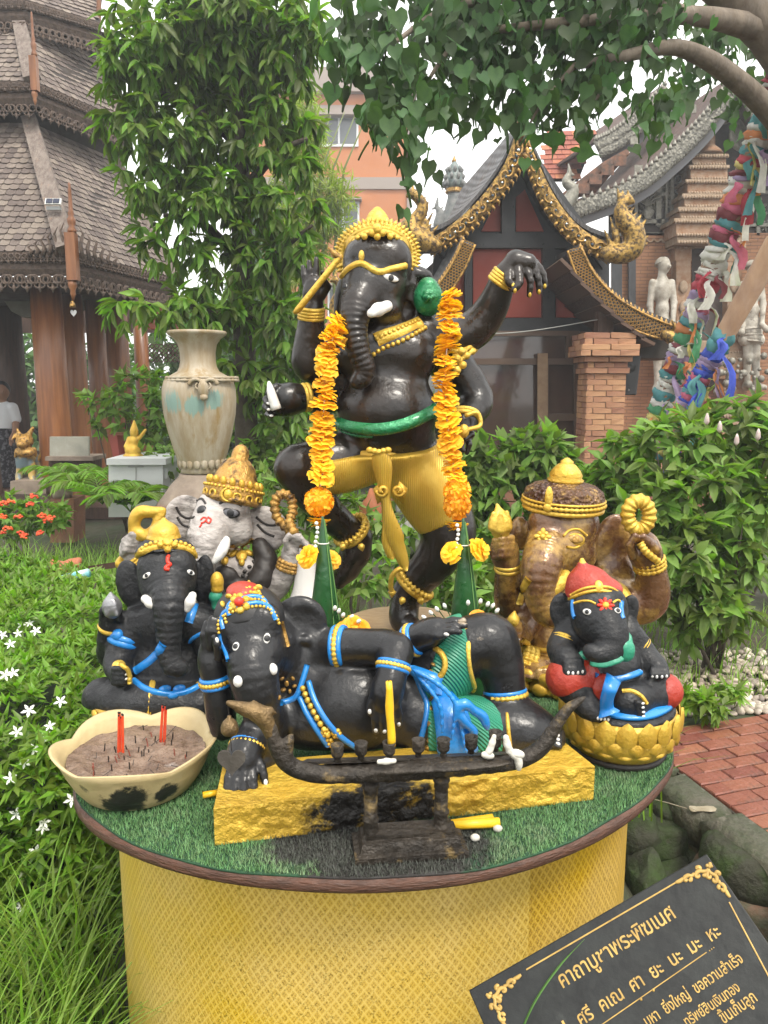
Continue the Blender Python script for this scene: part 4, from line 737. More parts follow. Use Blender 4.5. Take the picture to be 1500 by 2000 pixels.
b = MB(); b.lathe(P(395, 926, 6), [(86 * q, -90 * q), (86 * q, -52 * q), (80 * q, -46 * q), (62 * q, -20 * q), (46 * q, -4 * q), (44 * q, 2 * q)], 40); b.build('foot', M_uplinth, US, True); b = MB(); b.lathe((zc.x, 6, 0), [(92 * q, 0), (92 * q, .3), (88 * q, P(395, 1000, 6).z - .02), (92 * q, P(395, 985, 6).z), (84 * q, P(395, 975, 6).z)], 36); b.build('plinth', mat('brick_plinth', (.19, .12, .085), (.13, .09, .065), 7, .85, bump=.4, bscale=20), US, True)
for zz, r in ((743, 69), (738, 68)): b = MB(); b.torus(P(395, zz, 6), V(0, 0, 1), (r - 1) * q, 3 * q, n=80, m=6, bumps=30, bamp=.3); b.build('rope_band', M_urn, US, True)
for s_ in (-1, 1): b = MB(); pts = [P(397 + s_ * (19 - t * .9) * 1 + s_ * (13 - t) * math.cos(t * .9) - s_ * 4, 752 - (13 - t) * math.sin(t * .9), 6 - .292 + .01 * (t < 1)) for t in np.linspace(0, 8, 20)]; b.tube(pts, [4 * q * (1 - i / 30) for i in range(20)], 6); b.build('ram_horn', M_urn, US, True)
b = MB(); b.ball(P(397, 760, 5.71), (11 * q, 8 * q, 18 * q)); b.ball(P(398, 776, 5.70), (8 * q, 7 * q, 7 * q)); b.build('ram_head', M_urn, US, True); b = MB(); b.lathe(P(392, 657, 6), [(5 * q, 0), (5 * q, 6 * q)], 10); b.build('pipe_stub', M_uplinth, US)
b = MB();
for k in range(20): a = 2 * PI * k / 20; p = P(395, 902, 6); b.ball(p + V(math.cos(a) * 44 * q, math.sin(a) * 44 * q, 0), (4 * q, 7 * q, 12 * q), Matrix.Rotation(a, 3, 'Z'), n=7, m=5)
b.build('leaf_band', M_urn, US, True)
t = thing('white_box', (P(268, 1000, 6.9).x, 6.9, 0), 'plain white utility box standing behind the plants', 'box'); M_wb = mat('white_sheet_metal', (.52, .53, .53), (.46, .47, .47), 3, .5); o = rectpx(212, 905, 318, 1010, 6.85, .55, 'cabinet', M_wb, t); rectpx(208, 896, 324, 908, 6.8, .65, 'lid', M_wb, t); rectpx(264, 912, 267, 960, 6.845, .01, 'door_seam', mat('grey_seam', (.3, .3, .3)), t); rectpx(250, 910, 280, 913, 6.84, .02, 'handle', mat('grey_seam', (.3, .3, .3)), t); rectpx(318, 915, 326, 935, 6.9, .03, 'hinge', M_wb, t)
t = thing('marble_tablet', P(134, 890, 8.6), 'grey marble tablet with worn lettering leaning at the column foot', 'tablet'); rectpx(97, 853, 173, 892, 8.6, .05, 'slab', mat('grey_marble', (.30, .29, .24), (.22, .22, .18), 6, .5, c3=(.36, .35, .3), thr3=(.55, .7)), t); rectpx(88, 892, 182, 900, 8.5, .4, 'ledge', M_uplinth, t); rectpx(95, 900, 180, 960, 8.6, .3, 'stand', M_teak_d, t)
b = MB(); b.lathe(P(122, 972, 7.6), [(.09, 0), (.10, .05), (.06, .12), (.075, .22), (.09, .28)], 16); tp_ = thing('stone_pot', P(122, 1040, 7.6), 'weathered stone pot on a brick pillar before the tablet', 'pot'); b.build('pot', M_uplinth, tp_, True); rectpx(98, 975, 144, 1060, 7.5, .3, 'pillar', mat('plinth_brick', (.26, .12, .07)), tp_)
b = MB(); b.lathe(P(240, 895, 8.2), [(.10, 0), (.14, .22), (.15, .25), (.12, .25)], 4); b.build('red_pot', mat('red_plastic', (.32, .06, .045), None, rough=.5), None, label='square red plant pot beside the small gold figure', cat='pot')
t = thing('gold_figure', P(262, 893, 7.1), 'small gold seated figure with tall crown on the white box', 'statue'); G = Solid(7.1, .008); G.ell(260, 880, 0, 16, 14, 14, k=.02).ell(262, 862, 0, 10, 12, 9, k=.02).ell(262, 846, 0, 8, 9, 8, k=.01).chain([(262, 840, 0, 8), (262, 822, 0, 2)], k=.01).chain([(252, 856, 0, 4), (246, 872, -.02, 4), (256, 882, -.05, 4)], k=.01).chain([(272, 856, 0, 4), (284, 840, 0, 3)], k=.01).ell(260, 890, 0, 20, 6, 16, k=.01); G.build('body', M_gold, t)
# lion
t = thing('lion_statue', P(52, 940, 9), 'gold and blue-grey guardian lion statue beside the standing person', 'statue'); G = Solid(9.0, .012); G.ell(50, 898, 0, 18, 26, 20, k=.03).chain([(40, 905, -.05, 7), (37, 930, -.06, 6), (36, 940, -.1, 6)], k=.02).chain([(62, 905, -.05, 7), (62, 930, -.06, 6), (63, 940, -.1, 6)], k=.02).chain([(62, 895, .1, 14), (76, 920, .15, 10), (78, 938, .1, 8)], k=.03); G.build('body', mat('blue_grey_lion', (.12, .17, .19), (.4, .27, .07), 7, .5, thr=(.45, .55)), t)
G = Solid(9.0, .011); G.ell(48, 862, -.08, 16, 15, 18, k=.03).ell(42, 868, -.18, 10, 8, 10, k=.02).chain([(30, 850, -.1, 4), (24, 858, -.14, 2)], k=.015).chain([(56, 850, -.05, 6), (64, 836, -.05, 3)], k=.015).chain([(38, 850, -.1, 5), (34, 838, -.1, 2)], k=.015).ell(50, 884, -.12, 18, 10, 12, k=.03).chain([(34, 880, -.12, 5), (30, 892, -.12, 3)], k=.02).chain([(66, 878, -.08, 5), (70, 890, -.06, 3)], k=.02).chain([(72, 900, .1, 5), (82, 890, .1, 4), (80, 876, .1, 3), (88, 868, .1, 1.5)], k=.02); G.build('mane', M_gold_ant, t)
rectpx(20, 940, 90, 965, 8.7, .6, 'plinth', M_uplinth, t)
# person at the far left edge
t = thing('person', P(8, 960, 10.4), 'person in white t-shirt and dark patterned skirt standing by the pavilion', 'person'); YP = 10.4; G = Solid(YP, .014); G.ell(4, 765, 0, 13, 17, 14, k=.02).chain([(4, 780, 0, 7), (4, 788, 0, 9)], k=.02).ell(5, 812, 0, 24, 28, 15, k=.04).ell(5, 845, 0, 21, 20, 15, k=.04).chain([(24, 796, 0, 8), (31, 820, 0, 7), (30, 845, -.1, 5.5), (22, 858, -.2, 5)], k=.02).chain([(-14, 796, 0, 8), (-22, 820, 0, 7), (-20, 848, 0, 5.5)], k=.02).chain([(12, 860, 0, 11), (12, 915, 0, 8), (12, 955, 0, 6), (14, 960, -.1, 5)], k=.03).chain([(-4, 860, 0, 11), (-4, 915, 0, 8), (-4, 955, 0, 6), (-2, 960, -.1, 5)], k=.03)
for i in range(4): G.chain([(20 + i * 1.6, 858 + i, -.2, 1.8), (18 + i * 1.6, 868 + i, -.22, 1.4)], k=.006)
G.chain([(24, 858, -.22, 1.8), (27, 864, -.24, 1.5)], k=.006).ell(6, 766, -.13, 2.5, 4, 3, k=.01); G.build('body', mat('skin', (.28, .15, .09), None, rough=.6), t)
G = Solid(YP, .014); G.ell(5, 812, 0, 27, 30, 18, k=.04).ell(5, 832, 0, 24, 18, 18, k=.03).chain([(24, 797, 0, 11), (31, 818, 0, 10)], k=.02).chain([(-14, 797, 0, 11), (-22, 818, 0, 10)], k=.02); G.cut(G.w(5, 838), V(0, 0, -1)); G.build('t_shirt', mat('white_cotton', (.70, .72, .74), None, rough=.85, bump=.1), t)
G = Solid(YP, .014); G.chain([(5, 842, 0, 23), (5, 900, 0, 25), (5, 948, 0, 28)], k=.02); G.cut(G.w(5, 836), V(0, 0, 1)); G.cut(G.w(5, 950), V(0, 0, -1)); G.build('skirt', mat('black_grey_print', (.02, .02, .025), (.16, .16, .18), 22, .8, thr=(.5, .56)), t); G = Solid(YP, .012); G.ell(4, 760, .03, 15, 16, 15, k=.01).ell(4, 772, .08, 13, 14, 10, k=.01); G.cut(G.w(6, 766, -.11), V(.1, -1, -.35)); G.build('hair', M_black, t)
# frog, hose, timber edging, grey figure behind
M_terra = mat('terracotta', (.38, .13, .055), (.30, .10, .045), 9, .75, bump=.2); G = Solid(3.55, .006); G.ell(130, 1108, 0, 26, 12, 20, rot=12, k=.02).ell(108, 1104, -.02, 13, 10, 14, k=.02).ell(103, 1096, -.03, 4, 4, 4, k=.005).chain([(140, 1100, .02, 9), (154, 1094, .02, 6)], k=.02).chain([(144, 1114, -.03, 7), (128, 1120, -.04, 5)], k=.015).chain([(114, 1112, -.05, 4), (116, 1122, -.05, 3)], k=.01); o = G.build('frog_figure', M_terra, None, label='terracotta frog figure lying on the timber edge above the hedge', cat='figurine')
b = MB(); b.hexa([P(90, 1128, 3.5), P(262, 1104, 3.7), P(262, 1104, 3.85), P(90, 1128, 3.65), P(90, 1118, 3.5), P(262, 1092, 3.7), P(262, 1092, 3.85), P(90, 1118, 3.65)]); b.build('timber_edging', M_teak_d, None, label='dark timber edging board between the lawn and the hedge', cat='edging')
b = MB(); b.tube([P(112, 1128, 3.3), P(140, 1127, 3.3), P(174, 1119, 3.3)], [.006, .02, .02], 10); b.build('plastic_bottle', mat('blue_plastic', (.12, .38, .42), (.5, .6, .6), 20, .3), None, True, label='pale blue plastic tube lying on the hedge below the frog', cat='bottle')
t = thing('grey_figure', P(795, 1090, 4.6), 'worn grey stone figure visible between the legs of the dancing statue', 'statue'); G = Solid(4.6, .01); G.ell(796, 1050, 0, 26, 44, 24, k=.03).ell(790, 992, 0, 18, 20, 18, k=.02).chain([(790, 975, 0, 10), (792, 960, 0, 4)], k=.02).chain([(776, 1030, -.05, 9), (770, 1060, -.1, 8), (790, 1075, -.14, 7)], k=.02).chain([(816, 1030, -.05, 9), (822, 1060, -.1, 8), (800, 1078, -.14, 7)], k=.02); G.build('body', mat('grey_stone', (.34, .33, .30), (.10, .10, .09), 9, .8, bump=.5), t)
G = MB(); G.lathe(P(725, 1030, 5), [(.12, 0), (.12, .05), (.07, .08), (.09, .14), (.03, .2), (.01, .26)], 14); G.build('clay_stupa', M_terra, None, True, label='small terracotta stupa in the greenery behind the raised leg', cat='ornament')
# ================================================================ ribboned prop poles
RC = [mat('ribbon_' + n_, c, tuple(min(1, q * 1.25) for q in c), 12, .7, trans=.15, bump=.3, bscale=30) for n_, c in (('crimson', (.36, .04, .06)), ('maroon', (.18, .04, .05)), ('pink', (.50, .12, .20)), ('green', (.06, .23, .11)), ('teal', (.07, .22, .24)), ('yellow', (.52, .43, .14)), ('orange', (.56, .21, .08)), ('white', (.55, .53, .50)), ('blue', (.04, .07, .40)), ('lilac', (.30, .22, .36)), ('lime', (.35, .48, .12)))]
M_pole = mat('bare_pole', (.24, .15, .085), (.17, .10, .06), 7, .75, bump=.3, bscale=20, stretch=(1, 1, .4))
def prop(a, b_, r0, r1, cover, palette, label, seed):
	rn = random.Random(seed); t = thing('prop_pole', (a.x, a.y, 0), label, 'pole', 'ribboned prop poles under the tree'); foot = a + (a - b_) * (a.z / (b_ - a).z); bb = MB(); bb.tube([foot, a, b_], [r0, r0, r1], 14); bb.build('pole', M_pole, t, True); ax = (b_ - a).normalized(); u = ax.orthogonal().normalized(); v = ax.cross(u); Lp = (b_ - a).length
	s_ = cover[0] * Lp
	while s_ < cover[1] * Lp:
		w = rn.uniform(.03, .085); rr = (r0 + (r1 - r0) * s_ / Lp); c = a + ax * s_; m = RC[rn.choice(palette)]; bb = MB(); prof = [(rr * 1.02, 0), (rr * rn.uniform(1.12, 1.3), w * .2), (rr * rn.uniform(1.1, 1.25), w * .5), (rr * rn.uniform(1.12, 1.3), w * .8), (rr * 1.02, w * 1.15)]; ph = rn.uniform(0, 6)
		bb.lathe(c, prof, 16, axis=ax + V(rn.uniform(-.25, .25), rn.uniform(-.2, .2), 0), cap=False, ripple=lambda an, j: .09 * math.sin(3 * an + ph + j) + .07 * math.sin(8 * an + 2 * j)); wr = bb.build('ribbon', m, t, True)
		for _k in range(rn.choice((0, 1, 1, 2))):
			an = rn.uniform(-.9, .9); d = V(math.sin(an), -math.cos(an), 0); p = c + ax * w * .5 + d * rr * 1.15; l = rn.uniform(.08, .34); side = V(rn.uniform(-1, 1), rn.uniform(-.3, .3), 0).normalized(); hw = rn.uniform(.012, .032); m2 = RC[rn.choice(palette)]; bb = MB(); vs = []; nseg = 6; sw = rn.uniform(-.5, .9)
			for i in range(nseg + 1):
				q = i / nseg; cc = p + d * (.05 * math.sin(q * 2.4)) + V(.09 * sw * q + .02 * math.sin(q * 7 + ph), 0, -l * (q - .18 * math.sin(q * 3))); ww = hw * (.45 + .8 * q + .15 * math.sin(q * 9 + ph))
				for jj in (-1, -.33, .33, 1): vs.append(cc + side * ww * jj + d * (.014 * math.sin(jj * 4 + i)))
			bb.add(vs, [[i * 4 + j, i * 4 + j + 1, (i + 1) * 4 + j + 1, (i + 1) * 4 + j] for i in range(nseg) for j in range(3)]); bb.build('ribbon_tail', m2, wr, True)
		s_ += w * .8
prop(P(1236, 940, 6.0), P(1540, 120, 5.2), .062, .085, (-.02, 1.0), [0, 1, 2, 3, 4, 5, 6, 7, 7, 1, 4, 9, 7], 'thick leaning pole bound all over in faded coloured cloth', 91)
prop(P(1262, 925, 5.3), P(1520, 470, 4.7), .04, .07, (.0, .60), [2, 8, 5, 6, 4, 9, 2, 10, 8], 'thinner leaning pole with bright new ribbons and bare upper end', 92)
# ================================================================ foliage
LEAF = {
 'lance': (np.array([(u, v * w, .10 * abs(v) * w * 2 - .22 * u * u) for u, w in ((0, .06), (.3, .5), (.65, .42), (1, .015)) for v in (-1, 0, 1)]), np.array([[i * 3 + j, i * 3 + j + 1, i * 3 + j + 4, i * 3 + j + 3] for i in range(3) for j in (0, 1)])),
 'heart': (np.array([(u - (.0 if v else off), v * w, .10 * abs(v) - .12 * u * u) for u, w, off in ((-.07, .24, -.1), (.1, .47, 0), (.36, .45, 0), (.6, .22, 0), (.78, .06, 0), (1.08, .008, 0)) for v in (-1, 0, 1)]), np.array([[i * 3 + j, i * 3 + j + 1, i * 3 + j + 4, i * 3 + j + 3] for i in range(5) for j in (0, 1)])),
 'oval': (np.array([(u, v * w, .12 * abs(v) * w - .2 * u * u) for u, w in ((0, .05), (.4, .5), (1, .04)) for v in (-1, 0, 1)]), np.array([[i * 3 + j, i * 3 + j + 1, i * 3 + j + 4, i * 3 + j + 3] for i in range(2) for j in (0, 1)])),
 'tiny': (np.array([(0, 0, 0), (.45, -.5, .06), (1, 0, -.1), (.45, .5, .06)]), np.array([[0, 1, 2, 3]])),
}
def leaf_mass(kind, C, D, Nn, L, W, name, m, parent, limit=0, pname='leaf', kd='stuff'):
	"""C, D, Nn: (n,3) base points, directions, normals; L, W: (n,) sizes"""
	v, f = LEAF[kind]; n = len(C); D = D / np.linalg.norm(D, axis=1)[:, None]; S_ = np.cross(Nn, D); S_ /= np.maximum(np.linalg.norm(S_, axis=1), 1e-6)[:, None]; Nr = np.cross(D, S_)
	if limit:
		cam_ = np.array(CAM); q = C - cam_; dep = q[:, 1] * cp - q[:, 2] * sp; sx = q[:, 0] / dep * FPX; sy = (q[:, 1] * sp + q[:, 2] * cp) / dep * FPX; vis = (np.abs(sx) < 750) & (np.abs(sy) < 1000) & (dep > 0)
		order = np.argsort(np.where(vis, dep / L, 1e9))[:limit]; me = npmesh(pname, v, f); me.materials.append(m)
		for i in order:
			o = bpy.data.objects.new(pname, me); COL.objects.link(o); attach(o, parent)
			M = np.eye(4); M[:3, 0] = D[i] * L[i]; M[:3, 1] = S_[i] * W[i]; M[:3, 2] = Nr[i] * L[i]; M[:3, 3] = C[i]; o.matrix_basis = Matrix(M.tolist())
		keep = np.ones(n, bool); keep[order] = False; C, D, S_, Nr, L, W = C[keep], D[keep], S_[keep], Nr[keep], L[keep], W[keep]; n = len(C)
	A = C[:, None] + v[None, :, 0, None] * (D * L[:, None])[:, None] + v[None, :, 1, None] * (S_ * W[:, None])[:, None] + v[None, :, 2, None] * (Nr * L[:, None])[:, None]
	Fa = (f[None] + (np.arange(n) * len(v))[:, None, None]).reshape(-1, f.shape[1]); g = np.random.default_rng(n)
	return link(name, npmesh(name, A.reshape(-1, 3), Fa, True, np.repeat(g.random(n), len(v))), m, parent, kind=kd)
def blob_points(blobs, per, g, shell=.55, depth=1.0):
	"""cluster points in a union of ellipsoids given as (px,py,Y,rx px,ry px)"""
	out, nrm = [], []
	ar = np.array([b_[3] * b_[4] for b_ in blobs], float); cnt = (per * ar / ar.sum()).astype(int)
	for (px, py, Y, rx, ry), c in zip(blobs, cnt):
		m_ = MPP(px, py, Y); d = g.normal(size=(c, 3)); d /= np.linalg.norm(d, axis=1)[:, None]; r = g.uniform(shell, 1, c)[:, None]
		out.append(np.array(P(px, py, Y)) + d * r * np.array([rx * m_, (rx + ry) / 2 * m_ * depth, ry * m_])); nrm.append(d)
	return np.concatenate(out), np.concatenate(nrm)
def rosettes(C, O, per, g, droop, spread):
	"""per leaves round each cluster point; O outward"""
	n = len(C); C = np.repeat(C, per, 0); O = np.repeat(O, per, 0); d = g.normal(size=(n * per, 3)); d /= np.linalg.norm(d, axis=1)[:, None]
	D = O * .5 + d * spread + np.array([0, 0, -droop]); Nn = np.array([0, 0, 1.0]) + g.normal(size=(n * per, 3)) * .35 + O * .5
	return C, D, Nn
def limb(pts, parent, m, name='branch', n=9):
	b = MB(); W = [(P(x, y, Y), r) for x, y, Y, r in spline(pts, 5)]; b.tube([w[0] for w in W], [w[1] for w in W], n); return b.build(name, m, parent, True)
M_bark = mat('grey_bark', (.10, .078, .056), (.17, .135, .10), 10, .85, bump=.6, bscale=22, stretch=(1, 1, .35)); M_bark2 = mat('brown_bark', (.06, .045, .032), (.10, .08, .06), 12, .9, bump=.6, bscale=25)
M_mango = mat('glossy_leaf', (.085, .165, .022), (.135, .225, .034), 3, .45, trans=.44, var=.60, spec=.4); M_bodhi = mat('bodhi_leaf', (.042, .092, .032), (.058, .12, .038), 3, .5, trans=.34, var=.5, spec=.35)
M_hedge = mat('hedge_leaf', (.10, .205, .018), (.155, .275, .03), 4, .45, trans=.36, var=.45); M_bush = mat('bush_leaf', (.11, .20, .032), (.155, .25, .045), 3, .52, trans=.40, var=.55); M_far = mat('far_leaf', (.06, .13, .03), (.08, .16, .04), 2, .6, trans=.3, var=.4)
M_bamb = mat('bamboo_leaf', (.20, .26, .035), (.26, .32, .05), 3, .5, trans=.4, var=.3); M_grass = mat('grass_blade', (.125, .24, .025), (.175, .29, .04), 2, .5, trans=.35, var=.45)
# ---- tall glossy tree beside the pavilion
g = np.random.default_rng(11); t = thing('garden_tree', (P(475, 900, 6.7).x, 6.7, 0), 'tall dense tree with glossy drooping leaves between pavilion and dancing statue', 'tree')
base = P(480, 900, 6.7); b = MB(); pt = [V(base.x, 6.7, -.05), P(478, 700, 6.7), P(472, 450, 6.7), P(465, 250, 6.6), P(450, 60, 6.6), P(440, -120, 6.6)]; b.tube(pt, [.11, .095, .085, .07, .05, .03], 12); b.build('trunk', M_bark2, t, True)
for pts in ([(475, 520, 6.7, .05), (400, 440, 6.5, .035), (320, 420, 6.3, .018)], [(470, 380, 6.65, .05), (540, 300, 6.5, .03), (600, 270, 6.4, .015)], [(466, 280, 6.6, .045), (360, 200, 6.4, .03), (260, 170, 6.2, .014)], [(476, 640, 6.7, .05), (380, 600, 6.4, .03), (260, 590, 6.1, .012)], [(474, 560, 6.7, .04), (560, 480, 6.5, .025), (610, 440, 6.4, .012)], [(455, 120, 6.6, .04), (540, 40, 6.5, .02)], [(452, 80, 6.6, .04), (330, 30, 6.4, .02)]): limb(pts, t, M_bark2)
BL = [(250, 130, 6.2, 75, 95), (340, 110, 6.4, 110, 130), (470, 100, 6.5, 130, 140), (570, 90, 6.4, 75, 110), (260, 235, 6.2, 82, 75), (380, 270, 6.4, 130, 90), (520, 260, 6.5, 110, 90), (300, 360, 6.3, 75, 70), (420, 400, 6.4, 110, 90), (540, 410, 6.4, 90, 80), (330, 480, 6.3, 80, 60), (480, 520, 6.5, 120, 90), (585, 320, 6.3, 40, 40), (570, 500, 6.4, 50, 50), (260, 605, 6.0, 55, 28), (350, 600, 6.2, 90, 45), (450, 620, 6.4, 110, 60), (560, 640, 6.5, 70, 80), (500, 730, 6.6, 110, 80), (420, 80, 6.7, 230, 150), (560, 790, 6.7, 60, 80), (470, -60, 6.5, 220, 90)]
C, O = blob_points(BL, 1120, g, .25); C, D, N_ = rosettes(C, O, 9, g, .75, .8); n = len(C); leaf_mass('lance', C, D, N_, g.uniform(.09, .20, n), g.uniform(.034, .062, n), 'crown', M_mango, t, 240)
# ---- bodhi tree: limbs from the right, leaves hanging across the top
t = thing('bodhi_tree', (P(1640, 1000, 5.2).x, 5.2, 0), 'large tree with heart-shaped leaves overhanging the shrine from the upper right', 'tree')
x_ = P(1640, 500, 5.2).x; b = MB(); b.tube([V(x_ + .1, 5.3, -.1), V(x_ + .05, 5.3, 1.2), P(1640, 400, 5.2), P(1600, 180, 5.1), P(1500, 60, 5.0), P(1400, -30, 4.9), P(1250, -140, 4.7)], [.28, .23, .21, .17, .125, .10, .07], 18); b.build('trunk', M_bark, t, True)
for pts in ([(1600, 330, 5.15, .10), (1500, 215, 5.0, .07), (1430, 150, 4.8, .058), (1370, 110, 4.6, .05), (1310, 92, 4.5, .04), (1220, 110, 4.4, .03), (1120, 130, 4.3, .018)], [(1500, 60, 5.0, .08), (1350, 30, 4.7, .05), (1150, 40, 4.3, .03), (950, 60, 4.1, .018)], [(1350, 30, 4.7, .04), (1200, -10, 4.4, .03), (900, 10, 4.1, .018), (760, 90, 3.9, .01)], [(1120, 130, 4.3, .014), (1060, 200, 4.2, .009), (1030, 250, 4.2, .005)], [(1220, 110, 4.4, .014), (1160, 200, 4.3, .008)], [(900, 60, 4.05, .012), (820, 190, 3.9, .008), (790, 330, 3.85, .004)]): limb(pts, t, M_bark)
g = np.random.default_rng(23)
BL = [(695, 70, 3.9, 85, 110), (755, 170, 3.8, 85, 100), (785, 280, 3.75, 48, 75), (825, 225, 3.85, 55, 80), (812, 350, 3.75, 20, 40), (880, 60, 4.1, 150, 100), (900, 180, 4.0, 90, 70), (960, 130, 4.15, 110, 90), (1010, 200, 4.2, 80, 50), (1060, 90, 4.3, 140, 90), (1100, 200, 4.3, 90, 55), (1060, 235, 4.2, 50, 30), (1170, 60, 4.4, 140, 80), (1180, 175, 4.35, 100, 50), (1270, 50, 4.5, 100, 70), (1290, 200, 4.4, 60, 40), (1250, 215, 4.35, 60, 40), (1400, 80, 5.6, 110, 90), (1450, 190, 5.8, 70, 60), (1480, 60, 5.9, 70, 70), (1350, 160, 5.6, 70, 60), (1130, 240, 4.3, 40, 25), (1000, -60, 4.2, 420, 90)]
C, O = blob_points([(x, y - 16, Y, rx * .88, ry * .8) for x, y, Y, rx, ry in BL], 370, g, .15); C = np.repeat(C, 5, 0) + g.normal(size=(len(C) * 5, 3)) * np.array([.07, .07, .085]); n = len(C); D = np.array([0, 0, -1.0]) + g.normal(size=(n, 3)) * .42; N_ = g.normal(size=(n, 3)) + np.array([0, -1.1, .4]); s_ = g.uniform(.055, .122, n)
leaf_mass('heart', C, D, N_, s_, s_ * g.uniform(.8, .95, n), 'crown', M_bodhi, t, 300)
# ---- yellow-green bamboo in front of the orange house
g = np.random.default_rng(5); t = thing('bamboo', (P(600, 700, 14).x, 14, 0), 'feathery yellow-green bamboo in front of the orange house', 'bamboo')
for i in range(7): x = 520 + i * 22; b = MB(); b.tube([V(P(x, 700, 14).x, 14 + i * .05, 0), P(x, 500, 14), P(x + 20, 330, 13.8), P(x + 45 + i * 5, 250 - i * 8, 13.6)], [.03, .028, .018, .006], 7); b.build('cane', mat('bamboo_cane', (.16, .2, .06), None, rough=.5), t, True)
C, O = blob_points([(600, 270, 14, 50, 60), (590, 350, 14, 70, 60), (650, 380, 13.8, 50, 40), (630, 440, 14, 60, 40), (570, 440, 14, 60, 60), (600, 210, 14, 30, 40), (590, 520, 14, 60, 60)], 620, g, .2); C, D, N_ = rosettes(C, O, 9, g, .2, .9); n = len(C); leaf_mass('tiny', C, D, N_, g.uniform(.16, .30, n), g.uniform(.02, .035, n), 'crown', M_bamb, t)
# ---- shrubs
def shrub(name, label, base, blobs, per, leafs, kind, L, W, m, seed, droop=.2, spread=.9, limit=0, stems=6, cat='shrub', group=None, up=0.0):
	g = np.random.default_rng(seed); bx = P(*base); t = thing(name, (bx.x, base[2], 0), label, cat, group)
	C, O = blob_points(blobs, per, g, .5); C0 = C
	for i in range(stems):
		q = C0[g.integers(len(C0))]; b = MB(); b.tube([V(bx.x + g.uniform(-.12, .12), base[2] + g.uniform(-.1, .1), -.02), V((bx.x + q[0]) / 2 + g.uniform(-.06, .06), (base[2] + q[1]) / 2, q[2] * .5), Vector(q)], [.012, .009, .004], 6); b.build('stem', M_bark2, t, True)
	C, D, N_ = rosettes(C, O, leafs, g, droop, spread); D[:, 2] += up; n = len(C); leaf_mass(kind, C, D, N_, g.uniform(*L, n), g.uniform(*W, n), 'crown', m, t, limit); return t
shrub('leafy_shrub', 'bushy mid-green shrub in front of the brick column and window', (1010, 1000, 5.4), [(960, 900, 5.4, 60, 45), (1040, 890, 5.4, 80, 45), (1100, 930, 5.4, 40, 40), (1000, 960, 5.4, 100, 50), (930, 970, 5.4, 40, 50), (1090, 980, 5.3, 60, 40)], 260, 7, 'oval', (.10, .17), (.05, .08), M_bush, 31, limit=150)
rb = shrub('leafy_shrub', 'large loose green shrub filling the far right beside the ribboned poles', (1380, 1300, 4.0), [(1310, 880, 4.2, 90, 70), (1420, 850, 4.3, 90, 80), (1480, 900, 4.2, 60, 90), (1280, 970, 4.1, 80, 60), (1390, 980, 4.0, 110, 80), (1330, 1070, 3.9, 80, 70), (1440, 1080, 4.0, 80, 80), (1310, 1150, 3.9, 60, 50), (1400, 1170, 3.9, 80, 50), (1490, 1010, 4.1, 60, 90), (1380, 1230, 3.9, 60, 35), (1220, 900, 4.4, 60, 50)], 520, 7, 'lance', (.07, .14), (.035, .055), M_bush, 33, limit=300, stems=12)
for i, (x, y) in enumerate(((1405, 845), (1438, 870), (1480, 860), (1380, 830))):
	b = MB(); p = P(x, y, 3.95); b.lathe(p, [(.004, 0), (.012, .015), (.009, .04), (.003, .06)], 8, ripple=lambda a, j: .3 * math.sin(4 * a + j)); b.build('flower_spike', mat('pale_pink_flower', (.5, .38, .36), (.6, .52, .48), 30, .7), rb, True)
shrub('vine_shrub', 'dark creeper with broad leaves between the brown statue and the tall shrub', (1190, 1150, 4.6), [(1180, 960, 4.6, 60, 45), (1150, 1010, 4.6, 60, 50), (1210, 1020, 4.5, 50, 60), (1250, 1080, 4.4, 40, 60), (950, 1090, 4.4, 60, 60), (930, 1150, 4.2, 60, 60)], 160, 6, 'heart', (.08, .14), (.08, .12), M_bush, 35, limit=80)
shrub('low_fern', 'small pinnate seedling hanging over the brick path edge', (1370, 1400, 3.5), [(1350, 1360, 3.35, 30, 20), (1390, 1380, 3.3, 30, 22), (1420, 1345, 3.5, 30, 15)], 40, 8, 'oval', (.05, .09), (.02, .035), M_hedge, 36, stems=3, cat='plant')
shrub('low_shrub', 'low tangled greenery between the legs of the dancing statue', (700, 1150, 4.0), [(560, 960, 4.8, 70, 60), (640, 1010, 4.8, 70, 70), (720, 1050, 4.4, 60, 60), (840, 1060, 4.4, 70, 70), (700, 1120, 4.0, 80, 40), (600, 1110, 4.0, 60, 60), (870, 1130, 4.0, 70, 50), (520, 1100, 4.2, 60, 60), (760, 960, 5.2, 90, 60)], 420, 6, 'oval', (.06, .11), (.035, .05), M_bush, 37, limit=60)
shrub('potted_tree', 'small rounded-leaf tree in a red pot in front of the pavilion columns', (250, 930, 8.2), [(200, 790, 8.2, 50, 30), (270, 760, 8.2, 70, 40), (320, 790, 8.2, 50, 50), (250, 830, 8.2, 70, 35), (310, 860, 8.2, 50, 40)], 110, 7, 'oval', (.10, .16), (.05, .08), M_mango, 39, limit=60, stems=8, cat='potted plant')
shrub('broad_shrub', 'low broad-leaved greenery around the base of the urn', (320, 960, 7.0), [(330, 900, 7.2, 70, 30), (490, 900, 6.8, 60, 70), (540, 880, 6.8, 60, 90), (470, 960, 6.4, 50, 50)], 150, 6, 'oval', (.09, .15), (.05, .07), M_bush, 41, limit=40)
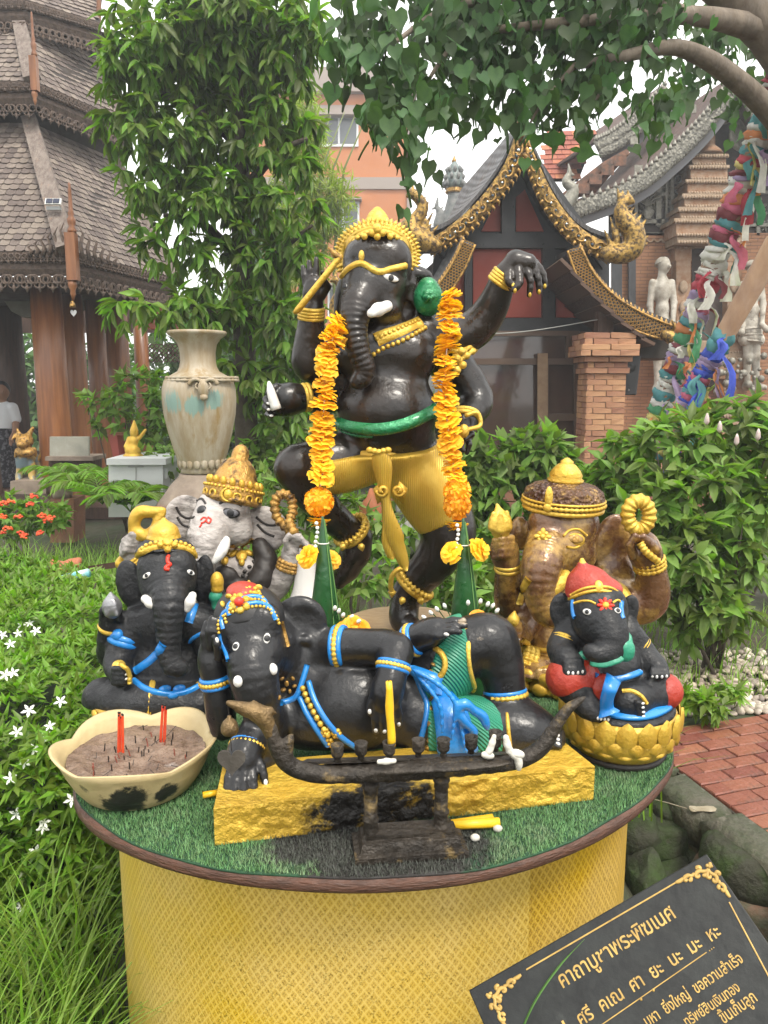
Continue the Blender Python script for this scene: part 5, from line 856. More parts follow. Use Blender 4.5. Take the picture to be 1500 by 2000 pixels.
# small palms and pot plants in front of the white box
def palm(px, py, Y, h, nfr, label, seed, wd=.02, m=M_hedge):
	g = np.random.default_rng(seed); c = P(px, py, Y); t = thing('small_palm', (c.x, Y, c.z), label, 'plant', 'small plants before the white box')
	for i in range(nfr):
		a = 2 * PI * i / nfr + g.uniform(-.3, .3); L_ = h * g.uniform(.7, 1.1); pts = [c + V(math.cos(a) * L_ * .75 * u, math.sin(a) * L_ * .75 * u, L_ * (u * 1.0 - .62 * u * u)) for u in np.linspace(0, 1, 8)]
		b = MB(); b.tube(pts, [.005] * 4 + [.004, .003, .002, .001], 5); fr = b.build('frond', m, t, True); Cc, Dd = [], []
		for j in range(2, 8):
			for s_ in (-1, 1):
				for w_ in (0, .5): d = (pts[j] - pts[j - 1]).normalized(); Cc.append(pts[j - 1].lerp(pts[j], w_)); Dd.append(d + d.cross(V(0, 0, 1)).normalized() * s_ * .9 + V(0, 0, -.15))
		n = len(Cc); leaf_mass('lance', np.array(Cc), np.array(Dd), np.tile([0, 0, 1.0], (n, 1)), np.full(n, h * .34), np.full(n, wd), 'leaflets', m, fr)
palm(165, 960, 7.2, .55, 7, 'bright small palm standing before the marble tablet', 1); palm(200, 985, 6.6, .6, 6, 'arching small palm in front of the white box corner', 2); palm(255, 1000, 6.2, .5, 7, 'dark stiff-leaved plant in front of the white box', 3, .05, M_mango); palm(120, 940, 7.6, .45, 7, 'pale palm tuft above the stone pot', 4)
# ---- hedge with white flowers on the left
g = np.random.default_rng(51); t = thing('flowering_hedge', (-1.45, 2.5, 0), 'clipped green hedge with small white flowers on the near left', 'hedge')
C = []; O = []
def hedge_top(x, y): return .66 + .10 * math.sin(x * 3 + 1) * math.sin(y * 2.2) + .07 * mnoise.noise(V(x * 2.2, y * 2.2, 3)) + (.08 if y > 2.6 else 0) - max(0, 2.0 - y) * .5
for i in range(5200):
	x, y = g.uniform(-2.6, -.72), g.uniform(1.75, 3.45)
	if x > -.80 - (y - 1.9) * .12 + .10 * mnoise.noise(V(y * 4, 0, 9)): continue
	C.append((x, y, hedge_top(x, y) - abs(g.normal()) * .05)); O.append((0, -.2, 1))
for i in range(2600):
	x = g.uniform(-2.4, -.78); z = g.uniform(.05, .68); C.append((x, 1.80 + (.62 - z) * -.10 + g.uniform(-.05, .08), z)); O.append((0, -1, .4))
for i in range(2200):
	y = g.uniform(1.8, 3.4); z = g.uniform(.05, .7); C.append((-.80 - (y - 1.9) * .12 + g.uniform(-.06, .06), y, z)); O.append((1, -.2, .4))
C = np.array(C); O = np.array(O, float); O /= np.linalg.norm(O, axis=1)[:, None]; Cc, D, N_ = rosettes(C, O, 5, g, -.15, .75); n = len(Cc); leaf_mass('oval', Cc, D, N_, g.uniform(.028, .054, n), g.uniform(.011, .019, n), 'leaves', M_hedge, t, 220)
b = MB(); b.box((-1.65, 2.62, .22), (1.5, 1.5, .44)); b.build('shade_core', mat('hedge_shade', (.012, .022, .008), (.02, .03, .012), 20, .9, bump=.8), t)  # dark box coloured as the shade inside the hedge
for i in range(20): x, y = g.uniform(-2.2, -.9), g.uniform(1.9, 3.2); b = MB(); b.tube([V(x, y, 0), V(x + g.uniform(-.1, .1), y, .3), V(x + g.uniform(-.2, .2), y + g.uniform(-.1, .1), hedge_top(x, y))], [.01, .008, .004], 6); b.build('stem', M_bark2, t)
pv, pf = [], []
for k in range(5):
	a = k * 2 * PI / 5; u, v_ = V(math.cos(a), math.sin(a), 0), V(-math.sin(a), math.cos(a), 0); b0 = len(pv)
	for r, w, z in ((.05, .06, 0), (.55, .22, .10), (1, .05, .02)): pv += [tuple(u * r + v_ * w + V(0, 0, z)), tuple(u * r - v_ * w + V(0, 0, z - .02))]
	pf += [[b0, b0 + 1, b0 + 3, b0 + 2], [b0 + 2, b0 + 3, b0 + 5, b0 + 4]]
fm = npmesh('flower', np.array(pv), np.array(pf)); fm.materials.append(mat('white_petal', (.80, .80, .78), None, rough=.5, trans=.2))
for (x, y) in ((58, 1217), (42, 1221), (35, 1237), (20, 1258), (10, 1318), (26, 1314), (56, 1388), (97, 1418), (33, 1430), (88, 1438), (96, 1443), (66, 1464), (48, 1490), (140, 1562), (32, 1590), (86, 1606), (84, 1617), (70, 1664), (40, 1770), (70, 1232), (5, 1240), (118, 1370), (20, 1520)):
	for Y in np.arange(1.66, 3.4, .01):
		p = P(x, y, Y)
		if Y > 1.74 and p.z < hedge_top(p.x, p.y) + .035: break
	o = bpy.data.objects.new('flower', fm); COL.objects.link(o); attach(o, t); o.matrix_basis = orient(p, (CAM - p).normalized() + V(rnd.uniform(-.4, .4), 0, rnd.uniform(0, .8)), .017 * rnd.uniform(.85, 1.15), rnd.random() * 6)
# ---- grasses
def grass(name, label, n, region, hgt, wid, lean, seed, m, seg=5):
	g = np.random.default_rng(seed); base = np.array([region(g) for _ in range(n)]); a = g.uniform(0, 2 * PI, n); h = g.uniform(*hgt, n); ln = g.uniform(*lean, n) * h; w = g.uniform(*wid, n)
	d = np.c_[np.cos(a), np.sin(a), np.zeros(n)]; s_ = np.c_[-np.sin(a), np.cos(a), np.zeros(n)]; rows = []
	for i in range(seg + 1):
		u = i / seg; c = base + d * (ln * u ** 1.8)[:, None] + np.c_[np.zeros(n), np.zeros(n), h * (u - .42 * (ln / h) * u ** 2.6)]; ww = (w * (1 - u ** 1.6) * .5 + .0003)[:, None]; rows += [c - s_ * ww, c + s_ * ww]
	A = np.stack(rows, 1); k = 2 * (seg + 1); f = np.array([[2 * i, 2 * i + 1, 2 * i + 3, 2 * i + 2] for i in range(seg)]); Fa = (f[None] + (np.arange(n) * k)[:, None, None]).reshape(-1, 4)
	return link(name, npmesh(name, A.reshape(-1, 3), Fa, True, np.repeat(g.random(n), k)), m, None, kind='stuff', label=label, cat='grass')
grass('long_grass', 'long arching grass blades beside the yellow cloth at lower left', 1900, lambda g: (g.uniform(-1.75, -.64), g.uniform(.9, 1.72), 0), (.3, .68), (.005, .010), (.25, .85), 61, M_grass, 7)
grass('lawn_grass', 'fine soft grass behind the hedge and below the flower bed', 9000, lambda g: (g.uniform(-3.6, -.2), g.uniform(3.5, 6.4), 0), (.18, .42), (.006, .010), (.2, .8), 62, M_grass, 4)
grass('rear_grass', 'short grass patch behind the foot of the dancing statue', 4500, lambda g: (g.uniform(-.7, 1.0), g.uniform(2.55, 4.2), 0), (.2, .5), (.005, .009), (.2, .8), 63, M_grass, 4)
grass('verge_grass', 'weedy grass at the foot of the tall right shrub', 1500, lambda g: (g.uniform(1.0, 3.2), g.uniform(3.6, 5.0), 0), (.06, .2), (.005, .009), (.2, .8), 64, M_grass, 4)
# ---- orange ixora bed
t = shrub('flower_bed', 'bed of orange-red flowers in front of the lion statue', (40, 1060, 6.6), [(20, 1010, 6.6, 60, 45), (80, 1000, 6.8, 50, 40), (-40, 1010, 6.6, 60, 45), (110, 1010, 6.6, 30, 30)], 200, 6, 'oval', (.06, .11), (.03, .05), M_hedge, 71, stems=5, cat='flower bed')
mi = mat('orange_red_flower', (.62, .075, .015), (.72, .14, .03), 20, .6, var=.15)
for i, (x, y) in enumerate(((8, 986), (20, 983), (66, 972), (60, 988), (36, 1013), (82, 1010), (100, 1014), (5, 1012), (40, 1045), (3, 1045), (80, 1044), (-30, 1000), (-40, 1030), (48, 1050), (92, 1020), (15, 1035))):
	b = MB(); p = P(x, y, 6.25)
	for k in range(14): q = V(rnd.gauss(0, 1), rnd.gauss(0, 1) - .4, abs(rnd.gauss(0, 1))).normalized(); b.ball(p + q * .032, (.013, .013, .009), n=6, m=4)
	b.build('flower_head', mi, t, True)
# ---- trees far behind
for i, (px, py, Y, blobs, lab, seed) in enumerate((
	(60, 800, 20, [(-60, 700, 20, 120, 120), (60, 760, 20, 110, 110), (180, 740, 20, 100, 100), (120, 860, 20, 140, 70), (260, 800, 20, 90, 90)], 'broad light-green tree seen between the pavilion columns', 81),
	(430, 800, 17, [(400, 700, 17, 130, 130), (520, 780, 17, 110, 110), (330, 860, 17, 120, 80), (480, 880, 17, 140, 80)], 'mid-green tree far behind the stone urn', 82),
	(560, 800, 24, [(520, 560, 24, 70, 120), (560, 700, 24, 90, 120), (500, 420, 24, 50, 80)], 'yellow-green tree beside the orange house', 83),
	(700, 900, 13, [(650, 850, 13, 110, 90), (780, 880, 13, 110, 70), (870, 850, 13, 70, 80), (600, 800, 13, 80, 90), (720, 760, 13, 70, 60)], 'dense dark hedge tree behind the dancing statue\'s legs', 84))):
	g = np.random.default_rng(seed); c = P(px, py, Y); t = thing('background_tree', (c.x, Y, 0), lab, 'tree', 'trees in the background'); b = MB(); b.tube([V(c.x, Y, 0), V(c.x, Y, 1.2), c + V(0, 0, .6)], [.16, .13, .08], 9); b.build('trunk', M_bark2, t, True)
	C, O = blob_points(blobs, 800, g, .3); C, D, N_ = rosettes(C, O, 8, g, .2, .9); n = len(C); leaf_mass('tiny', C, D, N_, g.uniform(.2, .4, n), g.uniform(.09, .16, n), 'crown', M_far if i != 3 else M_bush, t)
# ================================================================ the round table
TZ = .85; TC = V(-.046, 1.669, 0); TR = .668
def hand(S, palm, fingers, k=.003):
	"""palm: chain of (px,py,dy,r); fingers: list of chains"""
	S.chain(palm, k=.008)
	for f in fingers: S.chain(f, k=k)
def nails(S, pts, m, parent, r=3.2, name='nail'):
	for px, py, rot in pts:
		p, n = S.hit(px, py); b = MB(); q = S.m(px, py); ndisc(b, p, n, r * q, r * 1.5 * q, r * .6 * q, math.radians(rot)); b.build(name, m, parent, True)
def eye(S, px, py, rx, ry, rot, parent, iris=M_black, white=M_white, line=M_black, pr=.42, ring=True):
	p, n = S.hit(px, py); q = S.m(px, py)
	n = (n + (CAM - p).normalized() * .8).normalized()
	b = MB(); ndisc(b, p, n, rx * q * 1.22, ry * q * 1.3, 2.2 * q, math.radians(rot))
	o = b.build('eye', line, parent, True)
	b = MB(); ndisc(b, p + n * 1.2 * q, n, rx * q, ry * q, 2.6 * q, math.radians(rot)); b.build('eyeball', white, o, True)
	b = MB(); ndisc(b, p + n * 3.1 * q, n, ry * q * pr * 2, ry * q * pr * 2, 1.6 * q); b.build('pupil', iris, o, True)
	return o
def bangle(S, c, a, R, r, m, parent, name='bracelet', rings=1, step=0, bumps=0, bamp=0., squash=1.0):
	"""c: (px,py,dy); a: (px,py,dy) another point on the limb's axis; R, r in px"""
	q = S.m(*c); C = S.w(*c); ax = (S.w(*a) - C).normalized(); b = MB()
	for i in range(rings): b.torus(C + ax * ((i - (rings - 1) / 2) * step * q), ax, R * q, r * q, n=max(28, bumps * 5), bumps=bumps, bamp=bamp, squash=squash)
	return b.build(name, m, parent, True)

def dancing_statue():
	Y0 = 2.06; S = Solid(Y0, .0032)
	foot = PZ(790, 1238, TZ + .012)
	T = thing('elephant_statue', (foot.x, foot.y, TZ + .035), 'tall black dancing elephant-headed statue in gold shorts wearing two marigold garlands', 'statue', 'elephant-headed statues on the round table')
	# torso
	S.ell(755, 690, 0, 92, 68, 66, k=.03).ell(700, 690, -.03, 48, 46, 44, k=.03).ell(805, 692, -.03, 50, 48, 46, k=.03)
	S.ell(757, 800, -.02, 98, 72, 82, k=.05).ell(760, 850, 0, 88, 50, 70, k=.03)
	S.chain([(740, 620, .02, 50), (750, 660, .02, 60)], k=.03)
	# head, brow, cheeks, trunk
	S.ell(737, 515, 0, 68, 62, 66, k=.02).ell(735, 560, -.02, 60, 50, 56, k=.03).ell(712, 500, -.05, 30, 26, 26, k=.04).ell(766, 500, -.05, 28, 26, 24, k=.04)
	S.ell(750, 606, -.05, 36, 26, 38, k=.025)
	S.ell(720, 566, -.05, 50, 46, 46, k=.03).chain([(708, 555, -.06, 38), (698, 592, -.095, 31), (695, 606, -.105, 28)], k=.02)
	S.chain([(696, 596, -.10, 29), (692, 640, -.12, 25), (700, 685, -.125, 22), (712, 718, -.12, 19), (708, 738, -.12, 16), (694, 748, -.125, 13)], k=.012, sub=4, wr=(.006, .0135))
	# ears
	S.ell(812, 535, .02, 34, 16, 18, rot=-12, k=.015).ell(800, 590, .0, 24, 46, 14, rot=6, k=.02).ell(796, 618, -.015, 16, 30, 8, rot=4, k=.008, op='s')
	S.ell(668, 585, .05, 16, 44, 14, rot=-6, k=.015)
	# arm A: bent up on the viewer's left, holding the goad
	S.chain([(668, 668, .02, 40), (628, 705, .01, 34), (607, 712, 0, 30), (602, 690, -.01, 26), (606, 650, -.02, 23), (608, 612, -.03, 19), (610, 596, -.03, 18)], k=.02, sub=2)
	hand(S, [(610, 596, -.03, 17), (612, 572, -.035, 20), (614, 556, -.035, 19)],
		 [[(598, 556, -.035, 7), (594, 538, -.035, 6), (592, 522, -.032, 5)], [(606, 552, -.036, 7), (605, 528, -.037, 6), (604, 512, -.034, 5)], [(617, 552, -.036, 7), (618, 526, -.037, 6), (618, 506, -.034, 5)],
		  [(628, 556, -.04, 7), (634, 540, -.06, 6), (630, 532, -.075, 5)], [(628, 578, -.04, 9), (640, 560, -.06, 7), (634, 548, -.08, 5.5)]])
	# arm B: low on the viewer's left, palm up with a tusk
	S.chain([(672, 730, .06, 34), (655, 770, .04, 27), (625, 782, -.0, 22), (592, 778, -.03, 20), (568, 779, -.05, 26), (550, 783, -.055, 28)], k=.02, sub=2)
	for f in ([(548, 764, -.06, 8), (532, 766, -.085, 7), (524, 768, -.10, 6)], [(536, 778, -.06, 8), (520, 780, -.09, 7), (524, 788, -.11, 5.5)], [(536, 792, -.06, 8), (519, 794, -.09, 7), (525, 800, -.11, 5.5)],
			  [(542, 804, -.055, 8), (524, 810, -.08, 7), (530, 812, -.105, 5.5)], [(556, 760, -.05, 9), (540, 756, -.075, 7), (526, 760, -.09, 5)]): S.chain(f, k=.004)
	# arm C: thrown out and up on the viewer's right
	S.chain([(825, 655, .02, 44), (870, 664, .03, 36), (920, 648, .03, 33), (950, 618, .02, 29), (968, 585, .0, 25), (982, 548, -.02, 20), (992, 530, -.03, 19)], k=.02, sub=2)
	S.chain([(992, 530, -.03, 19), (1008, 512, -.035, 22), (1030, 514, -.04, 19)], k=.01)
	for f in ([(995, 530, -.05, 10), (994, 548, -.065, 8), (1001, 558, -.07, 6)], [(1012, 528, -.055, 10), (1014, 552, -.075, 8), (1004, 566, -.08, 6)], [(1026, 524, -.05, 9), (1036, 548, -.06, 7), (1034, 576, -.06, 5.5)],
			  [(1038, 520, -.04, 9), (1051, 544, -.05, 7), (1053, 570, -.05, 5.5)], [(1044, 514, -.03, 9), (1060, 536, -.035, 7), (1064, 560, -.035, 5)]): S.chain(f, k=.004, sub=2)
	# arm D: hanging, bent back to the hip on the viewer's right
	S.chain([(845, 690, .05, 40), (895, 720, .06, 32), (930, 775, .05, 29), (925, 800, .02, 25), (908, 815, -.02, 20), (903, 840, -.04, 19)], k=.02, sub=2)
	for f in ([(894, 842, -.05, 8), (888, 862, -.07, 6), (893, 880, -.07, 5)], [(903, 850, -.055, 8), (900, 868, -.07, 6.5), (905, 880, -.075, 5)], [(912, 850, -.05, 8), (916, 868, -.06, 6), (912, 884, -.06, 5)], [(916, 830, -.04, 8), (920, 848, -.07, 7), (908, 858, -.08, 5.5)]): S.chain(f, k=.004)
	# legs
	S.chain([(700, 895, .01, 52), (640, 905, -.03, 46), (585, 910, -.07, 36), (575, 918, -.07, 33)], k=.03, sub=2)
	S.chain([(578, 918, -.07, 33), (610, 965, -.04, 33), (655, 1015, .02, 28), (690, 1045, .05, 24)], k=.02, sub=2)
	S.chain([(700, 1050, .05, 28), (694, 1080, .055, 28), (678, 1110, .06, 23), (662, 1136, .065, 15)], k=.02)
	S.chain([(800, 900, .02, 62), (840, 960, .01, 56), (872, 1020, .0, 48), (878, 1050, -.01, 44)], k=.03, sub=2)
	S.chain([(878, 1050, -.01, 44), (850, 1095, 0, 38), (815, 1135, .01, 30), (795, 1160, .01, 25), (788, 1200, .0, 24), (790, 1215, -.01, 22)], k=.02, sub=2)
	S.chain([(790, 1214, -.01, 20), (806, 1222, -.06, 15), (812, 1226, -.10, 11)], k=.015)
	S.build('body', M_brown_black, T); S.tree()
	# shorts
	G = Solid(Y0, .0046)
	G.chain([(705, 893, .01, 57), (650, 905, -.025, 54), (600, 909, -.065, 49), (585, 910, -.07, 46)], k=.03, sub=2).chain([(798, 897, .02, 67), (840, 960, .01, 61), (866, 1010, .0, 55)], k=.03, sub=2)
	G.ell(758, 880, .0, 92, 42, 78, k=.03)
	G.cut(G.w(757, 868), V(-.05, -.25, .97)); G.cut(G.w(604, 909, -.05), (G.w(580, 915, -.07) - G.w(640, 905, -.03)).normalized())
	G.cut(G.w(868, 1016), (G.w(872, 1020) - G.w(840, 960)).normalized())
	sh = G.build('shorts', M_gold_rib, T); G.tree()
	bl = G.hits([(664, 872), (700, 884), (745, 886), (790, 878), (838, 852)], 6); strap(bl, .014, .012).build('belt', M_gold, T, True)
	# sash
	q = S.m(760, 950)
	hs = [(p_ + V(0, -.012, 0), n_) for p_, n_ in [(S.w(x, y, d), V(0, -1, .1)) for x, y, d in spline([(740, 884, -.17), (748, 915, -.16), (752, 960, -.15), (760, 1010, -.14), (775, 1060, -.13), (794, 1112, -.12)], 5)]]
	wd = [.018 + .006 * math.sin(i * .4) for i in range(len(hs))]; wd = [w_ * (1 if i < 20 else .8) for i, w_ in enumerate(wd)]; wd[-1] = .004; wd[-2] = .012
	sa = strap(hs, wd, .012).build('sash', M_gold_rib, T, True)
	hs2 = [(S.w(x, y, d), V(0, -1, .1)) for x, y, d in spline([(752, 960, -.155), (756, 1020, -.145), (755, 1060, -.14), (768, 1092, -.135)], 5)]
	strap(hs2, [.012] * (len(hs2) - 1) + [.003], .010).build('sash_tail', M_gold_rib, sa, True)
	b = MB()
	for cx, s_ in ((747, -1), (778, 1)):
		pth = [S.w(cx + s_ * (15 - t * 1.4) * math.cos(t * .9) * .8, 958 + (15 - t * 1.4) * math.sin(t * .9) * .8, -.172 - t * .0008) for t in np.linspace(0, 9, 30)]
		b.tube(pth, .0055, 6)
		b.extrude([S.w(cx + s_ * 2, 940, -.16), S.w(cx + s_ * 18, 955, -.16), S.w(cx + s_ * 10, 985, -.16), S.w(cx - s_ * 8, 970, -.16)], V(0, .012, 0))
	b.build('sash_bow', M_gold, sa, True)
	b = MB()
	for i in range(5): b.ball(S.w(722 + i * 9, 883 - abs(i - 2) * 2, -.185), (.009, .007, .008))
	b.build('belt_clasp', M_gold, T, True)
	# green snake belt on the belly
	hs = S.hits([(658, 822), (690, 833), (740, 837), (790, 828), (835, 808), (852, 796)], 6)
	strap(hs, [.006] + [.016] * (len(hs) - 2) + [.007], .02).build('snake_belt', M_green, T, True)
	hs = S.hits([(672, 840), (700, 848), (730, 850)], 5); strap(hs, [.006] * len(hs), .012).build('snake_tail', M_green, T, True)
	# necklace with pendants
	nk = S.hits([(734, 664), (756, 654), (786, 643), (822, 628)], 8); o = strap(nk, .019, .008).build('necklace', M_gold_bright, T, True); nk = S.hits([(664, 650), (670, 664), (677, 672)], 4); strap(nk, .014, .007).build('necklace_end', M_gold_bright, o, True)
	low = S.hits([(730, 692), (750, 680), (790, 664), (832, 640)], 12)
	b = MB(); beads(b, low, .0065, .0135); b.build('necklace_pendants', M_gold_bright, o, True)
	low = S.hits([(736, 664), (756, 654), (786, 643), (822, 628)], 12); b = MB(); beads(b, [(p + n * .006, n) for p, n in low], .0055, .012); b.build('necklace_studs', M_gold_bright, o, True)
	# crown
	C = MB();
	for R0, rt, dz, bump in ((66, 7, 0, 0), (60, 5, -.012, 24), (72, 6, .008, 0)):
		pts = [S.w(737 + R0 * math.cos(a), 500 - R0 * math.sin(a) * .82, -.075 + dz + .075 * (abs(math.cos(a)) ** 2)) for a in np.linspace(-.4, PI + .4, 30)]
		C.tube(pts, rt * S.m(737, 480), 7)
	cr = C.build('crown', M_gold_bright, T, True)
	D = Solid(Y0, .005); D.ell(737, 482, .01, 66, 48, 66, k=.01).chain([(737, 448, .02, 36), (737, 430, .02, 20), (737, 410, .02, 6)], k=.015); D.cut(D.w(737, 505), V(0, -.55, -.84)); D.build('crown_dome', M_gold_bright, cr)
	b = MB(); q = S.m(737, 460)
	for row, (R0, ln, wd_, dz) in enumerate(((75, 16, 5, .0), (67, 15, 5, -.016))):
		for a in np.linspace(-.42, PI + .42, 37 - row * 4):
			c = S.w(737 + R0 * math.cos(a), 500 - R0 * math.sin(a) * .86, -.06 + dz + .075 * (abs(math.cos(a)) ** 2)); d = V(math.cos(a), 0, math.sin(a) * .9)
			b.lathe(c - d * 4 * q, [(.6 * wd_ * q, 0), (wd_ * q, ln * .35 * q), (wd_ * .7 * q, ln * .7 * q), (.3 * q, ln * q)], 6, axis=d)
	b.build('crown_petals', M_gold_bright, cr, True)
	for a in np.linspace(.1, PI - .1, 17):
		c = S.w(737 + 56 * math.cos(a), 500 - 56 * math.sin(a) * .85, -.10 + .075 * (abs(math.cos(a)) ** 2)); b = MB(); b.ball(c, 5 * q); b.build('crown_bead', M_gold_bright, cr, True)
	for x, y, r in ((737, 447, 10), (727, 455, 7), (747, 455, 7), (737, 462, 7), (712, 462, 6), (762, 462, 6)): b = MB(); b.ball(S.w(x, y, -.125), (r * q, r * q * .6, r * q)); b.build('crown_rosette', M_gold_bright, cr, True)
	b = MB()
	b.lathe(S.w(737, 428, .02), [(20 * q, 0), (22 * q, 3 * q), (17 * q, 6 * q), (18 * q, 9 * q), (10 * q, 14 * q)], 16)
	b.build('crown_spire', M_gold_bright, cr, True)
	hs = S.hits([(668, 540), (682, 525), (706, 515), (738, 531), (765, 525), (792, 519)], 6); strap(hs, .0085, .008).build('forehead_band', M_gold_bright, T, True)
	p, n = S.hit(706, 500); b = MB(); ndisc(b, p, n, 6 * q, 11 * q, 4 * q); b.build('forehead_drop', M_gold_bright, T, True)
	eye(S, 763, 543, 16, 6.5, -14, T, pr=.45); eye(S, 674, 560, 5, 6, 20, T)
	b = Solid(Y0, .004); b.chain([(756, 598, -.13, 11), (738, 605, -.15, 12), (725, 612, -.17, 9)], k=.01); b.build('tusk', M_white, T)
	# green ear ornament
	b = Solid(Y0, .004); b.ell(836, 582, -.02, 29, 36, 22, k=.006).ell(836, 556, -.02, 16, 14, 18, k=.01).ell(836, 582, -.062, 6, 6, 10, k=.004)
	for a in range(6): b.ell(836 + 8 * math.cos(a * PI / 3), 580 + 8 * math.sin(a * PI / 3), -.048, 4.5, 4.5, 6, k=.003)
	b.build('ear_ornament', M_green, T)
	# bracelets and armlets
	bangle(S, (608, 612, -.03), (607, 640, -.02), 23, 4.5, M_gold_bright, T, rings=4, step=6)
	bangle(S, (598, 776, -.03), (560, 780, -.05), 24, 5, M_gold_bright, T, rings=2, step=7)
	bangle(S, (982, 546, -.02), (1000, 520, -.03), 24, 4.5, M_gold_bright, T, rings=4, step=6)
	bangle(S, (909, 812, -.02), (905, 840, -.04), 25, 5, M_gold_bright, T, rings=2, step=7)
	for x, y, d in ((632, 706, .0), (893, 700, .03)):
		o = bangle(S, (x, y, d), (x - 30 if x < 700 else x + 35, y + (10 if x < 700 else 50), d), 37, 6, M_gold_bright, T, name='armlet', rings=2, step=10, bumps=12, bamp=.3)
		b = MB(); q = S.m(x, y)
		for i, (u, v) in enumerate(((0, 0), (-9, 8), (9, 8), (0, 14), (-4, -10), (6, -9))): b.ball(S.w(x + u * 1.2, y + v * 1.6, d - .085), (8 * q, 6 * q, 8 * q))
		b.build('armlet_flower', M_gold_bright, o, True)
	nails(S, [(1002, 556, 10), (1006, 568, 0), (1035, 576, 0), (1053, 570, 0), (1064, 559, 0)], M_gold_bright, T)
	nails(S, [(525, 768, 60), (524, 788, 80), (525, 800, 90), (530, 812, 90)], M_white, T, 2.6)
	# anklets
	for c, a, R in (((690, 1040, .048), (660, 1010, .02), 32), ((806, 1145, .01), (830, 1118, .005), 35)):
		o = bangle(S, c, a, R, 7, M_gold_bright, T, 'anklet', rings=1); q = S.m(*c)
		C0 = S.w(*c); ax = (S.w(*a) - C0).normalized(); b = MB(); b.torus(C0 + ax * 9 * q, ax, (R + 3) * q, 5 * q, n=120, bumps=24, bamp=.45); b.build('anklet_beads', M_gold_bright, o, True)
		for u in (-18, 14): b = MB(); b.lathe(S.w(c[0] + u, c[1] + 22, c[2] - .07), [(4 * q, 0), (7 * q, 5 * q), (6 * q, 9 * q), (1 * q, 15 * q)], 8, axis=V(u * .02, 0, -1)); b.build('anklet_bell', M_gold_bright, o, True)
	b = MB(); b.tube([S.w(*t) for t in spline([(792, 1112, -.07), (778, 1112, -.08), (766, 1125, -.08), (763, 1145, -.07), (766, 1156, -.06)], 5)], .007, 8); b.lathe(S.w(766, 1152, -.06), [(.005, 0), (.012, -.006), (.001, -.022)], 8); b.build('ankle_hook', M_gold_bright, T, True)
	# goad, tusk piece and noose held in the hands: things of their own
	b = MB(); b.tube([S.w(574, 612, -.09), S.w(582, 605, -.09), S.w(662, 505, -.10), S.w(668, 498, -.10)], [.005, .0085, .0075, .006], 10)
	t1 = thing('elephant_goad', S.w(574, 612, -.09), 'gold elephant goad with hooked tip in the raised hand of the dancing statue', 'goad')
	b.build('shaft', M_gold_bright, t1, True)
	b = MB(); b.tube([S.w(*t) for t in spline([(668, 503, -.10), (658, 500, -.10), (650, 492, -.10), (640, 482, -.10)], 4)], [.008] * 8 + [.007, .006, .004, .0025, .001], 8); b.build('hook', M_gold_ant, t1, True)
	b = MB(); b.tube([S.w(*t) for t in spline([(525, 745, -.11), (530, 768, -.115), (540, 800, -.115)], 4)], [.003, .006, .008, .010, .011, .012, .0125, .013, .0135], 10)
	b.build('broken_tusk', M_white, None, True, label='short white tusk piece held in the open palm of the dancing statue', cat='tusk')
	b = MB(); q = S.m(905, 850); b.tube([S.w(*t) for t in spline([(908, 812, -.075), (932, 806, -.07), (938, 830, -.07), (918, 838, -.09), (900, 842, -.10), (892, 862, -.095), (905, 860, -.1)], 5)], .006, 8); b.ball(S.w(906, 842, -.105), (.014, .012, .018)); b.ball(S.w(893, 856, -.10), (.012, .010, .014))
	b.build('noose', M_gold_bright, None, True, label='small gold noose in the lowered hand of the dancing statue', cat='noose')
	# wooden disc under the foot
	b = MB(); b.lathe((foot.x - .0, foot.y + .02, TZ + .006), [(.17, 0), (.175, .006), (.175, .026), (.17, .032)], 48)
	b.build('wooden_disc', mat('pale_wood', (.36, .25, .13), (.28, .18, .09), 20, .5, bump=.1, stretch=(1, 8, 1)), None, True, label='round pale wooden board under the foot of the dancing statue', cat='stand')
dancing_statue()
# ================================================================ the reclining statue on its gold slab
def slab_mesh(top, z0, amp, n=(60, 5, 14)):
	"""uneven cast slab: top = 4 corner points (front-left, front-right, back-right, back-left)"""
	a, b, c, d = [Vector(q) for q in top]; lo = [V(q.x, q.y, z0) for q in (a, b, c, d)]; vs, F = [], []
	def sheet(p00, p10, p11, p01, nu, nv, am):
		base = len(vs)
		for j in range(nv + 1):
			for i in range(nu + 1):
				u, v = i / nu, j / nv; p = p00.lerp(p10, u).lerp(p01.lerp(p11, u), v)
				nn = (p10 - p00).cross(p01 - p00).normalized(); e = min(u, 1 - u, v, 1 - v); e2 = min(1, e * 14)
				w = mnoise.noise(p * 45) * .6 + mnoise.noise(p * 95) * .4
				vs.append(p + nn * (am * w * e2))
		for j in range(nv):
			for i in range(nu): k = base + j * (nu + 1) + i; F.append([k, k + 1, k + nu + 2, k + nu + 1])
	sheet(a, b, c, d, 70, 26, amp * .3); sheet(lo[0], lo[1], b, a, 130, 14, amp * 1.3); sheet(lo[1], lo[2], c, b, 30, 12, amp); sheet(lo[3], lo[0], a, d, 30, 12, amp); sheet(lo[2], lo[3], d, c, 30, 4, amp)
	return npmesh('slab', [tuple(q) for q in vs], np.array(F), True)

